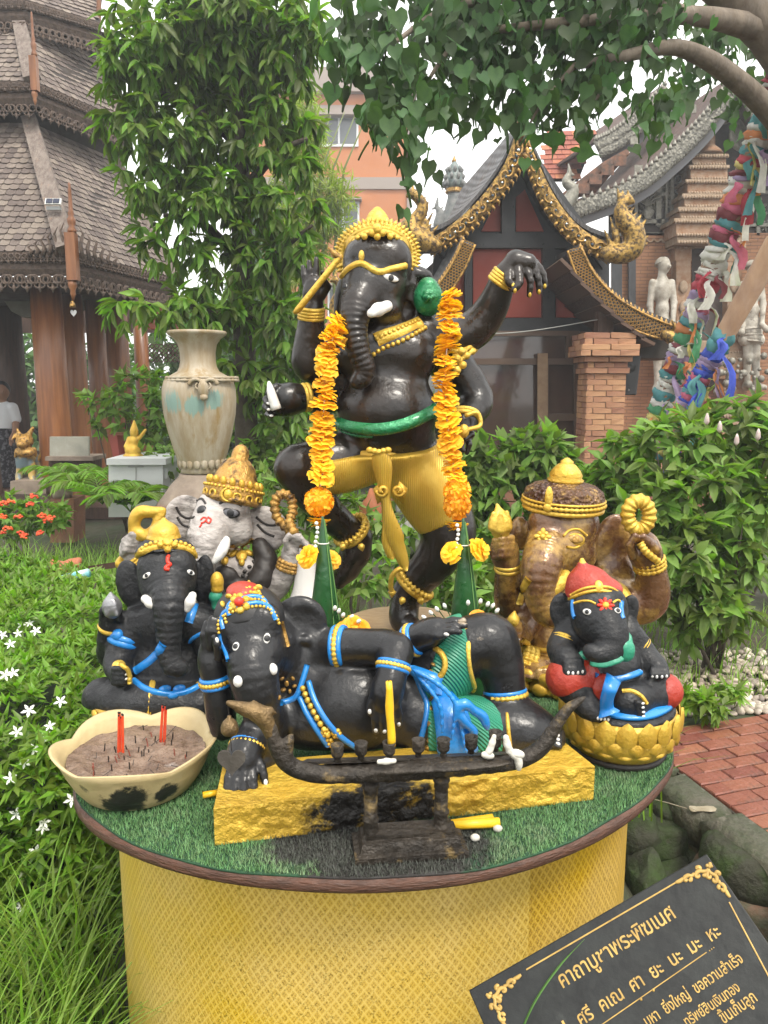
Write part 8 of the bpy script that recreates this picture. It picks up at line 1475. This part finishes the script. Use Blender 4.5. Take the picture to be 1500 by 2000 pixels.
rr_ = r * rimr(a) / TR * (1 + .004 * np.sin(9 * a) + .002 * np.sin(23 * a)); px_ = np.c_[TC.x + rr_ * np.cos(a), TC.y + rr_ * np.sin(a), np.full(n, TZ - .0006)]
hh = g.uniform(.004, .009, n); da = g.uniform(0, 2 * PI, n); tl = g.uniform(.2, .9, n) * hh; w = .0008
sd_ = np.c_[-np.sin(da), np.cos(da), np.zeros(n)] * w; tp = px_ + np.c_[np.cos(da) * tl, np.sin(da) * tl, hh]
vv = np.stack([px_ - sd_, px_ + sd_, tp], 1).reshape(-1, 3); link('turf_fibres', npmesh('turf_fibres', vv, np.arange(3 * n).reshape(-1, 3), False, np.repeat(g.random(n), 3)), M_turf, mt, kind='stuff')

# ================================================================ incense bowl
M_bowl = mat('aged_cream_plastic', (.50, .40, .21), (.42, .32, .16), 10, .45, bump=.15, bscale=40, c3=(.09, .06, .03), thr3=(.67, .74), scale3=9, spots=[(-.415, 1.155, TZ + .035, .045), (-.44, 1.16, TZ + .015, .035), (-.36, 1.185, TZ + .035, .03), (-.48, 1.17, TZ + .06, .018)], spotnoise=40)
BC = V(-.434, 1.268, TZ); bw = thing('incense_bowl', BC, 'cream lotus-shaped incense bowl with soot stains on the turf', 'bowl')
def lobes(a, j, k=1.0):
	return .075 * abs(math.cos(2.5 * a + .35)) ** .7 * min(1, j / 5) - .03
def bowl_part(scale_in, thick):
	prof = [(.0, .0), (.082, .0), (.095, .008), (.108, .026), (.120, .05), (.128, .07), (.137, .084)]; vs = []; n = 90
	for j, (r, z) in enumerate(prof):
		for k in range(n):
			a = 2 * PI * k / n; lo = abs(math.cos(2.5 * a + .55)); q = r * (1 + (.10 * lo - .06) * (j / 6) ** 2) - thick; zz = z + (.017 * lo - .008) * (j / 6) ** 3 + thick * (.8 if j < 6 else 0)
			vs.append(BC + V(math.cos(a) * max(q, 0), math.sin(a) * max(q, 0), zz))
	return vs, n, len(prof)
vo, n_, m_ = bowl_part(1, 0); vi, _, _ = bowl_part(1, .005); k = np.arange(n_); k2 = (k + 1) % n_
F = [np.c_[i * n_ + k, i * n_ + k2, (i + 1) * n_ + k2, (i + 1) * n_ + k] for i in range(m_ - 1)]; o_ = n_ * m_
F += [np.c_[o_ + i * n_ + k2, o_ + i * n_ + k, o_ + (i + 1) * n_ + k, o_ + (i + 1) * n_ + k2] for i in range(m_ - 1)] + [np.c_[(m_ - 1) * n_ + k, (m_ - 1) * n_ + k2, o_ + (m_ - 1) * n_ + k2, o_ + (m_ - 1) * n_ + k]]
link('shell', npmesh('shell', [tuple(q) for q in vo + vi], np.concatenate(F), True), M_bowl, bw)
M_ash = mat('wet_ash', (.14, .085, .055), (.25, .17, .12), 26, .5, bump=1, bscale=70, c3=(.36, .31, .28), thr3=(.62, .72), scale3=10, coat=.15)
vs = []; nr, na = 26, 72
for j in range(nr + 1):
	for k in range(na):
		a = 2 * PI * k / na; r = .117 * j / nr; p = BC + V(math.cos(a) * r, math.sin(a) * r, .060); p.z += mnoise.noise(p * 28) * .007 + mnoise.noise(p * 70) * .004; vs.append(p)
k = np.arange(na); link('ash', npmesh('ash', [tuple(q) for q in vs], np.concatenate([np.c_[j * na + k, j * na + (k + 1) % na, (j + 1) * na + (k + 1) % na, (j + 1) * na + k] for j in range(nr)]), True), M_ash, bw)
for i in range(34):
	a, r = rnd.uniform(0, 2 * PI), rnd.uniform(.01, .10); p = BC + V(math.cos(a) * r, math.sin(a) * r, .058); b = MB(); b.tube([p, p + V(rnd.uniform(-.003, .003), rnd.uniform(-.003, .003), rnd.uniform(.006, .016))], .0011, 5); b.build('burnt_stub', M_skin_dk if i % 3 else mat('faded_stub', (.22, .06, .04)), bw)
for i in range(14):
	a, r = rnd.uniform(0, 2 * PI), rnd.uniform(.02, .105); p = BC + V(math.cos(a) * r, math.sin(a) * r, .064); d = rnd.uniform(0, PI); l = rnd.uniform(.004, .014)
	b = MB(); b.tube([p - V(math.cos(d) * l, math.sin(d) * l, 0), p + V(math.cos(d) * l, math.sin(d) * l, .003)], .0006, 5); b.build('twig', M_skin_dk, bw)
M_inc = mat('red_incense_dye', (.55, .03, .012), (.65, .08, .02), 30, .5)
for (bx_, by_, tx, ty, cnt, nm) in ((236, 1470, 236, 1398, 7, 'thicker bundle of red incense sticks standing in the ash'), (316, 1450, 320, 1382, 4, 'thinner bundle of red incense sticks standing in the ash')):
	base = PZ(bx_, by_, BC.z + .060); it = thing('incense_bundle', base, nm, 'incense', 'incense in the bowl')
	for i in range(cnt):
		o = V((i % 4 - 1.5) * .0034 + rnd.uniform(-.001, .001), rnd.uniform(-.003, .003), 0); tp_ = P(tx, ty + rnd.uniform(-4, 6), base.y) + o * .8
		b = MB(); b.tube([base + o, tp_], .0014, 6); b.build('stick', M_inc, it)
		b = MB(); b.tube([tp_, tp_ + V(0, 0, .003)], .0015, 6); b.build('burnt_tip', M_black, it)

# ================================================================ boat-shaped candle holder
M_bronze = mat('sooty_bronze', (.022, .018, .014), (.05, .04, .03), 16, .5, metal=.4, bump=.5, bscale=60, c3=(.34, .23, .08), thr3=(.56, .74), scale3=14)
M_bronze2 = mat('worn_bronze', (.20, .13, .055), (.10, .065, .03), 14, .42, metal=.55, bump=.4, bscale=70, c3=(.03, .025, .02), thr3=(.62, .75), scale3=16)
M_wax = mat('melted_wax', (.62, .60, .54), (.5, .47, .4), 30, .35, bump=.2)
BY = lambda px: 1.062 + (px - 760) * .00012
BT = thing('candle_boat', (P(800, 1690, 1.07).x, 1.07, TZ), 'sooty bronze boat-shaped candle holder with naga prow on two pillars', 'candle holder')
H = Solid(1.062, .0026)
def hc(pts, **kw): H.chain([(x, y, BY(x) - 1.062 + 0, r) for x, y, r in pts], **kw)
hc([(524, 1412, 11), (533, 1440, 11), (545, 1470, 13), (565, 1494, 14), (600, 1508, 15), (650, 1513, 15.5), (760, 1510, 15.5), (870, 1502, 15.5), (980, 1491, 15), (1030, 1478, 14), (1062, 1455, 13), (1084, 1420, 10), (1110, 1384, 8), (1142, 1362, 3)], k=.006, sub=4)
hc([(560, 1475, 10), (562, 1452, 8), (570, 1436, 3)], k=.008, sub=2)
H.ell(800, 1496, .004, 200, 9, 28, rot=2, k=.006)
H.build('hull', M_bronze, BT); H.tree()
H2 = Solid(1.062, .0024); hd = lambda pts, **kw: H2.chain([(x, y, BY(x) - 1.062, r) for x, y, r in pts], **kw)
hd([(444, 1372, 3.5), (462, 1378, 6), (482, 1384, 10), (502, 1392, 15), (516, 1404, 14), (526, 1424, 11), (533, 1442, 10)], k=.006, sub=3); hd([(500, 1382, 8), (496, 1370, 3)], k=.005); hd([(514, 1388, 8), (528, 1386, 5), (540, 1394, 2)], k=.005); hd([(480, 1396, 5), (462, 1388, 3)], k=.004)
H2.build('prow_head', M_bronze2, BT)
dk = MB(); dk.hexa([P(585, 1494, 1.045), P(1000, 1478, 1.09), P(1000, 1472, 1.125), P(600, 1487, 1.08), P(585, 1489, 1.045), P(1000, 1473, 1.09), P(1000, 1467, 1.125), P(600, 1482, 1.08)]); dk.build('deck', M_bronze, BT)
for i, (x, y) in enumerate(((659, 1486), (705, 1482), (760, 1481), (817, 1476), (866, 1475), (920, 1470), (967, 1466))):
	c = P(x, y, BY(x) + .004); q = MPP(x, y, BY(x)); b = MB(); ht = 34 if i != 6 else 40
	b.lathe(c, [(7 * q, 0), (5.5 * q, 4 * q), (8 * q, 8 * q), (11 * q, 11 * q), (12.5 * q, 16 * q), (11.5 * q, 20 * q), (13 * q, 24 * q), (12 * q, 27 * q), (13.5 * q, ht * q), (10 * q, ht * q), (8 * q, (ht - 8) * q), (0, (ht - 8) * q)], 20); b.build('candle_cup', M_bronze, BT, True)
for x0, y0, x1, y1 in ((724, 1640, 722, 1520), (861, 1622, 857, 1508)):
	c = P(x0, y0, BY(x0) + .012); q = MPP(x0, y0, 1.07); h_ = (y0 - y1) * q; b = MB()
	b.lathe(c, [(17 * q, 0), (17 * q, h_ * .08), (13 * q, h_ * .1), (15 * q, h_ * .2), (13 * q, h_ * .3), (16 * q, h_ * .34), (16 * q, h_ * .38), (13 * q, h_ * .42), (13.5 * q, h_ * .75), (12 * q, h_ * .78), (15 * q, h_ * .82), (14 * q, h_ * .9), (17 * q, h_ * .94), (16 * q, h_)], 22); b.build('pillar', M_bronze, BT, True)
a0, a1 = PZ(694, 1692, TZ + .001), PZ(916, 1676, TZ + .001); e = (a1 - a0).normalized(); f_ = V(-e.y, e.x, 0); L_ = (a1 - a0).length; b = MB()
lv = [(0, .0), (0, .010), (.008, .012), (.012, .026), (.018, .028), (.018, .034)]
for (i0, z0), (i1, z1) in zip(lv, lv[1:]):
	def rect(ins, z): return [a0 + e * ins + f_ * ins + V(0, 0, z), a0 + e * (L_ - ins) + f_ * ins + V(0, 0, z), a0 + e * (L_ - ins) + f_ * (.072 - ins) + V(0, 0, z), a0 + e * ins + f_ * (.072 - ins) + V(0, 0, z)]
	b.add(rect(i0, z0) + rect(i1, z1), [[0, 1, 5, 4], [1, 2, 6, 5], [2, 3, 7, 6], [3, 0, 4, 7]])
b.add(rect(.018, .034), [[0, 1, 2, 3]]); b.build('foot', M_bronze, BT)
for pts, r in (([(965, 1438), (958, 1462), (950, 1476)], 5), ([(988, 1440), (995, 1466), (1012, 1482), (1013, 1500)], 6), ([(1000, 1470), (1018, 1474)], 7), ([(945, 1474), (960, 1476)], 6), ([(740, 1488), (770, 1486)], 5)):
	W = Solid(1.05, .0022); W.chain([(x, y, BY(x) - 1.05 - .016, r) for x, y in pts], k=.006, sub=2); W.build('wax_drip', M_wax, BT)
b = MB(); b.tube([P(444, 1372, BY(444)), P(447, 1396, BY(447))], .0008, 5); bt = thing('hanging_bell', P(447, 1396, 1.025), 'small bronze bell with heart-shaped clapper leaf hanging from the prow', 'bell'); b.build('cord', M_skin_dk, bt)
q = MPP(450, 1415, 1.025); c = P(449, 1433, 1.025); b = MB(); b.lathe(c, [(14 * q, 0), (17 * q, 5 * q), (17.5 * q, 14 * q), (14 * q, 24 * q), (7 * q, 31 * q), (4 * q, 33 * q), (4 * q, 37 * q), (0, 38 * q)], 20); b.build('dome', M_bronze2, bt, True)
b = MB(); b.tube([P(450, 1434, 1.025), P(452, 1466, 1.025)], .0008, 5); b.build('clapper_wire', M_skin_dk, bt)
heart_leaf=heart(P(452, 1487, 1.025), 56 * q, 58 * q, mat('grey_tin', (.14, .125, .11), (.09, .08, .07), 20, .45, metal=.6, bump=.2), bt, 'clapper_leaf')
# candles
M_cand = mat('yellow_wax', (.80, .50, .02), (.78, .45, .02), 20, .35, bump=.1, trans=.0)
b = MB(); Yc = BY(760) + .004; p0, p1 = P(765, 1456, Yc), P(759, 1331, Yc); b.tube([p0.lerp(p1, t) + V(.0006 * math.sin(9 * t), 0, 0) for t in np.linspace(0, 1, 9)], [.0062, .006, .0058, .0056, .006, .0064, .0056, .005, .0046], 12); cd = b.build('candle', M_cand, None, True, label='tall yellow candle standing in the boat-shaped holder', cat='candle')
b = MB(); b.tube([p1, p1 + V(.0008, 0, .004)], .0007, 5); b.build('wick', M_black, cd)
for pts, r, nm in (([(872, 1612), (975, 1606)], .0075, 'bright yellow candle lying on the turf beside the gold slab'), ([(760, 1618), (880, 1608), (962, 1596)], .0055, 'orange-yellow candle stub lying behind the holder\'s right pillar'), ([(396, 1553), (425, 1548)], .0055, 'short yellow candle stub poking out at the left end of the slab')):
	b = MB(); b.tube([PZ(x, y, TZ + .006 + r) for x, y in pts], r, 10); b.build('candle', M_cand, None, True, label=nm, cat='candle', group='loose candles on the turf')
for x, y in ((928, 1636), (972, 1618)):
	W = MB(); W.ball(PZ(x, y, TZ + .008), (.008, .006, .006), n=9, m=6); W.build('wax_lump', M_wax, None, True, label='white wax lump on the turf %s' % ('nearer the holder foot' if x < 950 else 'beside the lying candle tip'), cat='wax')

# ================================================================ marigold garlands and leaf cones
M_mari = mat('marigold_yellow', (.86, .46, .015), (.90, .56, .04), 60, .55, trans=.3, var=.12); M_mari2 = mat('marigold_orange', (.86, .36, .01), (.90, .46, .015), 60, .55, trans=.2, var=.12)
def flower_proto(rings, seed):
	r_ = random.Random(seed); vs, F = [], []
	for (n, r0, r1, z0, z1) in rings:
		for k in range(n):
			a = 2 * PI * (k + r_.uniform(-.2, .2)) / n; w = PI / n * 1.25; b0 = len(vs); zz = r_.uniform(-.12, .12)
			for rr, aw, z in ((r0, .35, z0), ((r0 + r1) / 2, 1.0, (z0 + z1) / 2 + .06 + zz), (r1, .75, z1 + zz)):
				for s_ in (-1, 0, 1): vs.append((rr * math.cos(a + s_ * w * aw), rr * math.sin(a + s_ * w * aw), z + (0 if s_ else .07) + r_.uniform(-.05, .05)))
			for i in (0, 1):
				for j in (0, 1): F.append([b0 + i * 3 + j, b0 + i * 3 + j + 1, b0 + (i + 1) * 3 + j + 1, b0 + (i + 1) * 3 + j])
	return np.array(vs), np.array(F)
FP = [flower_proto([(9, .15, 1.0, 0, -.05), (8, .12, .92, .14, .18), (7, .1, .7, .25, .42), (5, .05, .4, .35, .58)], s) for s in range(4)]
BALL = []
for s in range(2):
	r_ = random.Random(s + 50); vs, F = [], []
	for i in range(170):
		z = 1 - 2 * (i + .5) / 170; a = i * 2.39996; d = V(math.sqrt(1 - z * z) * math.cos(a), math.sqrt(1 - z * z) * math.sin(a), z); u = d.orthogonal().normalized(); u.rotate(Matrix.Rotation(r_.uniform(0, 6), 3, d)); v = d.cross(u); b0 = len(vs)
		for (x, y, h) in ((-.12, -.05, .86), (.12, -.05, .86), (-.15, .09, 1.02), (.15, .09, 1.0), (0, .16, .93)): vs.append(tuple(d * (h + r_.uniform(-.03, .05)) + u * x + v * y))
		F.append([b0, b0 + 1, b0 + 3, b0 + 2]); F.append([b0 + 2, b0 + 3, b0 + 4, b0 + 4])
	F = [f for f in F if len(set(f)) == 4]; b0 = len(vs)
	for i in range(7):
		for k in range(10): vs.append(tuple(V(math.sin(PI * i / 6) * math.cos(k * PI / 5), math.sin(PI * i / 6) * math.sin(k * PI / 5), math.cos(PI * i / 6)) * .9))
	F += [[b0 + (i + 1) * 10 + k, b0 + (i + 1) * 10 + (k + 1) % 10, b0 + i * 10 + (k + 1) % 10, b0 + i * 10 + k] for i in range(6) for k in range(10)]
	BALL.append((np.array(vs), np.array(F)))
def inst(name, me, M, parent, **kw):
	o = bpy.data.objects.new(name, me); COL.objects.link(o); attach(o, parent) if parent else None; o.matrix_basis = M; return setp(o, **kw)
FM = [npmesh('flower', v, f, True) for v, f in FP]; BM = [npmesh('flower_ball', v, f, True) for v, f in BALL]; FM2 = [npmesh('flower', v, f, True) for v, f in FP]
for me in FM: me.materials.append(M_mari)
for me in BM + FM2: me.materials.append(M_mari2)
def garland(path, ball, label):
	pts = spline(path, 10); pts = [P(x, y, Y) for x, y, Y in pts]; t = thing('garland', pts[-1], label, 'garland', 'marigold garlands on the dancing statue')
	b = MB(); b.tube(pts, .0015, 5); b.build('string', M_white, t); acc = 0; last = None
	for i in range(len(pts) - 1):
		d = pts[i + 1] - pts[i]; acc += d.length
		if last is None or acc > .025 * rnd.uniform(.9, 1.12):
			acc = 0; last = i; tn = (d.normalized() + V(rnd.uniform(-.4, .4), rnd.uniform(.0, .9), rnd.uniform(-.1, .1))); inst('flower', FM[rnd.randrange(4)], orient(pts[i] + V(rnd.uniform(-.004, .004), 0, 0), -tn, .033 * rnd.uniform(.88, 1.12), rnd.random() * 6, 1.15), t)
	for (x, y, Y, r) in ball: inst('flower_ball', BM[rnd.randrange(2)], orient(P(x, y, Y), V(0, -1, .3), r, rnd.random() * 6), t);
	x, y, Y, r = ball[-1]
	inst('flower', FM[1], orient(P(x, y + 34, Y), V(0, -.2, -1), .03), t)
	return t
g1 = garland([(662, 632, 1.93), (648, 668, 1.90), (637, 715, 1.885), (634, 780, 1.885), (628, 850, 1.88), (630, 920, 1.86), (626, 950, 1.855)], [(623, 980, 1.85, .036)], 'marigold garland with orange ball hanging beside the raised knee')
g2 = garland([(882, 582, 1.98), (880, 625, 1.95), (872, 690, 1.92), (870, 760, 1.90), (874, 830, 1.89), (884, 900, 1.88), (890, 935, 1.87)], [(893, 960, 1.865, .034), (893, 988, 1.86, .034)], 'marigold garland with doubled orange ball hanging from the outstretched arm')
M_leaf = mat('banana_leaf', (.012, .062, .018), (.02, .09, .025), 12, .32, bump=.25, bscale=40, coat=.15); M_cut = mat('leaf_edge', (.12, .25, .07), None, rough=.5); M_bud = mat('white_bud', (.8, .8, .74), None, rough=.4)
M_stk = mat('bud_stick', (.05, .12, .04), None, rough=.6)
def leaf_cone(tip, basepx, Y, rb, buds, fl, label, flowers=()):
	top = P(tip[0], tip[1], Y); foot = PZ(basepx[0], basepx[1], TZ); foot = V(P(basepx[0], basepx[1], Y).x, Y, TZ); t = thing('leaf_cone', foot, label, 'offering', 'rolled leaf cones on the table')
	ax = top - foot; Lc = ax.length; prof = []; nst = 34
	for i in range(nst):
		u = i / nst; r0 = rb * (1 - u) + .002; prof += [(r0, Lc * u), (r0 * .975 - .0012, Lc * (u + .9 / nst))]
	prof.append((.0012, Lc)); b = MB(); b.lathe(foot, prof, 26, axis=ax, ripple=lambda a, j: .012 * math.sin(a * 2 + j * .3)); b.build('rolled_leaf', M_leaf, t, True)
	b = MB();
	for k in range(2): b.tube([foot + ax * u + Vector((math.cos(-1.2 + k * .5 + u * .5), math.sin(-1.2 + k * .5 + u * .5), 0)) * (rb * (1 - u) + .003) for u in np.linspace(.3, .98, 14)], .0012, 5)
	b.build('leaf_seam', M_cut, t)
	for (x, y) in buds:
		p = P(x, y, Y - .05 + rnd.uniform(-.02, .05)); root = foot.lerp(top, .32) + (p - foot.lerp(top, .4)) * .25; b = MB(); b.tube([root, p], .0013, 5); s_ = b.build('bud_stick', M_stk, t)
		b = MB(); b.lathe(p - V(0, 0, .003), [(.001, 0), (.0042, .004), (.0046, .008), (.0028, .013), (0, .015)], 8, axis=(p - root).normalized()); b.build('bud', M_bud, s_, True)
	for x, y, s_, Yf in fl: inst('flower', FM[rnd.randrange(4)], orient(P(x, y, Yf), V((x - tip[0]) * .03, -.7, .6), s_, rnd.random() * 6, 1.2), t)
	for x, y in flowers: inst('marigold', FM2[rnd.randrange(4)], orient(P(x, y, Y - .06), V(rnd.uniform(-.4, .4), -1, .6), .024, rnd.random() * 6), t)
	b = MB();
	for i in range(7): b.ball(P(tip[0] - 12 + 2 * math.sin(i), tip[1] + 14 + i * 9, Y - .02), .0042, n=7, m=5)
	b.build('bud_string', M_bud, t, True)
	b = MB(); b.tube([foot.lerp(top, .86) + V(math.cos(a) * .012, math.sin(a) * .012, 0) for a in np.linspace(0, 2 * PI, 14)], .0012, 5); b.build('tie', M_bud, t)
leaf_cone((630, 1008), (640, 1377), 1.64, .060, [(653, 1190), (660, 1196), (668, 1203), (684, 1206), (697, 1214), (706, 1222), (722, 1234), (712, 1243)], [(604, 1088, .028, 1.62), (646, 1094, .024, 1.66)], 'rolled green leaf cone with white buds in front of the raised foot', [(690, 1222), (675, 1232), (702, 1230)])
leaf_cone((905, 1012), (912, 1377), 1.64, .058, [(833, 1207), (845, 1198), (857, 1192), (871, 1186), (914, 1180), (917, 1192), (918, 1206), (937, 1177), (950, 1183), (959, 1186), (967, 1195), (972, 1210), (979, 1220), (988, 1233), (996, 1242), (1002, 1249)], [(882, 1080, .027, 1.62), (934, 1074, .028, 1.62)], 'rolled green leaf cone with white buds behind the bent knee', [(934, 1212)])

# ================================================================ black stone plaque
PL0, PL1 = P(915, 1934, .955), P(1380, 1667, 1.0); EX = (PL1 - PL0).normalized(); d_ = (CAM - PL0).normalized() + V(0, 0, .25); EN = (d_ - EX * d_.dot(EX)).normalized(); EY = EN.cross(EX)
if EY.z < 0: EY = -EY
PW = (PL1 - PL0).length; PH = .26; PT = thing('stone_plaque', PL0 - EY * PH, 'leaning black granite plaque with gold lettering in front of the table', 'plaque')
def onp(px, py, lift=.0012):
	d = ray(px, py); t = (PL0 - CAM).dot(EN) / d.dot(EN); return CAM + d * t + EN * lift
M_gran = mat('black_granite', (.009, .010, .010), (.018, .020, .019), 20, .45, bump=.08, c3=(.07, .075, .07), thr3=(.62, .82), scale3=9, spec=.3)
M_lett = mat('gold_lettering', (.46, .30, .08), (.32, .20, .05), 60, .5, metal=.2, c3=(.05, .045, .04), thr3=(.62, .7), scale3=34)
b = MB(); c0, c1, c2, c3 = PL0, PL1, PL1 - EY * PH, PL0 - EY * PH; b.hexa([c3 - EN * .022, c2 - EN * .022, c1 - EN * .022, c0 - EN * .022, c3, c2, c1, c0]); ob = b.build('slab', M_gran, PT)
bv = ob.modifiers.new('bevel', 'BEVEL'); bv.width = .002; bv.segments = 2
def pline(pts, r, name):
	b = MB(); b.tube([onp(x, y, .0006) for x, y in pts], r, 6, flat=.5, up=EN); b.build(name, M_lett, PT)
pline([(1028, 1894), (1330, 1718)], .0011, 'border_line'); pline([(1424, 1762), (1500, 1905), (1530, 1962)], .0011, 'border_line'); pline([(1160, 2012), (1380, 1860)], .0007, 'rule_line'); pline([(985, 2010), (1010, 2060)], .0011, 'border_line')
b = MB()
for x, y, r in ((1252, 1952, 3.2), (1276, 1934, 3.2), (1386, 1857, 1.4), (1390, 1854, 1.4), (1394, 1851, 1.4)): b.ball(onp(x, y, .0004), r * .00062, n=8, m=5)
b.build('rule_dots', M_lett, PT, True)
def corner(cx, cy, ang, s_, flip):
	ca, sa = math.cos(ang), math.sin(ang)
	def L2(u, v): v = v * flip; return onp(cx + s_ * (u * ca - v * sa), cy + s_ * (u * sa + v * ca), .0007)
	curls = [[(0, 0), (10, 2), (20, -2), (28, -8), (38, -8), (46, -2), (44, 5), (37, 5), (36, 0)], [(24, -10), (22, -18), (30, -22), (34, -17)], [(46, -10), (58, -8), (66, -14), (78, -14), (84, -8), (80, -3), (74, -6)], [(60, -4), (66, 2), (74, 2)], [(84, -14), (98, -12), (112, -14)],
			 [(0, 0), (2, 10), (-2, 20), (-8, 28), (-8, 38), (-2, 46), (5, 44), (5, 37), (0, 36)], [(-10, 24), (-18, 22), (-22, 30), (-17, 34)], [(-10, 46), (-8, 58), (-14, 66), (-14, 78), (-8, 84), (-3, 80), (-6, 74)], [(-4, 60), (2, 66), (2, 74)], [(-14, 84), (-12, 98), (-14, 112)], [(0, 0), (10, 10), (16, 20), (10, 26), (4, 20)], [(10, 10), (22, 12), (26, 6)], [(-2, -2), (-10, -8), (-14, -16)], [(-6, -4), (-16, -4)], [(-2, -6), (0, -16)]]
	for cv in curls:
		b = MB(); pts = spline(cv, 5); n = len(pts); b.tube([L2(u, v) for u, v in pts], [.0030 * s_ / .62 * (.35 + .65 * math.sin(PI * (.15 + .8 * i / n))) for i in range(n)], 6, flat=.4, up=EN); b.build('corner_scroll', M_lett, PT, True)
corner(1384, 1697, math.radians(150), .62, -1); corner(962, 1946, math.radians(-30), .62, 1)
def thai(text, a, bpx, name='lettering', hscale=1.0):
	cu = bpy.data.curves.new(name, 'FONT'); cu.body = text; cu.size = 1; cu.extrude = 0.0; cu.offset = .012
	o = bpy.data.objects.new(name, cu); COL.objects.link(o); dg = bpy.context.evaluated_depsgraph_get(); me = bpy.data.meshes.new_from_object(o.evaluated_get(dg)); bpy.data.objects.remove(o)
	co = np.zeros(len(me.vertices) * 3); me.vertices.foreach_get('co', co); co = co.reshape(-1, 3)
	if not len(co): return
	A, B = onp(*a), onp(*bpx); sc = (B - A).length / (co[:, 0].max() - co[:, 0].min()); ex = (B - A).normalized(); ey = EN.cross(ex); ey = ey if ey.z > 0 else -ey
	new = np.array(A)[None] + np.outer((co[:, 0] - co[:, 0].min()) * sc, np.array(ex)) + np.outer(co[:, 1] * sc * hscale, np.array(ey)); me.vertices.foreach_set('co', new.ravel()); me.update(); me.name = name
	me.materials.clear(); link(name, me, M_lett, PT)
thai('คาถาบูชาพระพิฆเนศ', (1100, 1930), (1322, 1791), hscale=1.15)
thai('ศรี  คเณ  ศา  ยะ  นะ  มะ  หะ', (1136, 2004), (1410, 1826), hscale=1.1); thai('โอม', (1062, 2052), (1114, 2018))
thai('มหา  ยิ่งใหญ่  ขอความสำเร็จ', (1266, 2006), (1453, 1878), hscale=1.3); thai('ทรัพย์สินเงินทอง', (1344, 2006), (1447, 1934), hscale=1.3); thai('ขึ้นเก็บลูก', (1414, 2000), (1480, 1954), hscale=1.3)
b = MB(); pts = [P(x, y, Y) for x, y, Y in spline([(1000, 2060, .90), (1040, 1965, .91), (1090, 1890, .93), (1142, 1834, .95)], 6)]; b.tube(pts, [.0032, .0033, .0034] + [.0034] * 10 + [.0028, .0022, .0016, .001, .0008, .0004][:6], 6, flat=.2); b.build('grass_blade', mat('fresh_blade', (.10, .22, .05), None, rough=.5, trans=.3), None, True, label='single long grass blade arching over the plaque corner', cat='grass blade')
# ================================================================ thin even haze added to stand in for milky lens glare
hz = bpy.data.materials.new('glare_haze'); hz.use_nodes = True; hn, hl = hz.node_tree.nodes, hz.node_tree.links; hn.remove(hn['Principled BSDF']); pv_ = hn.new('ShaderNodeVolumePrincipled'); pv_.inputs['Color'].default_value = (.93, .96, 1, 1); pv_.inputs['Density'].default_value = HAZE; pv_.inputs['Anisotropy'].default_value = .35; hl.new(pv_.outputs[0], hn['Material Output'].inputs['Volume'])
b = MB(); b.box((0, 45, 7.3), (292, 252, 18)); b.build('haze', hz, None, kind='stuff', label='thin added haze imitating lens glare over the garden', cat='haze')
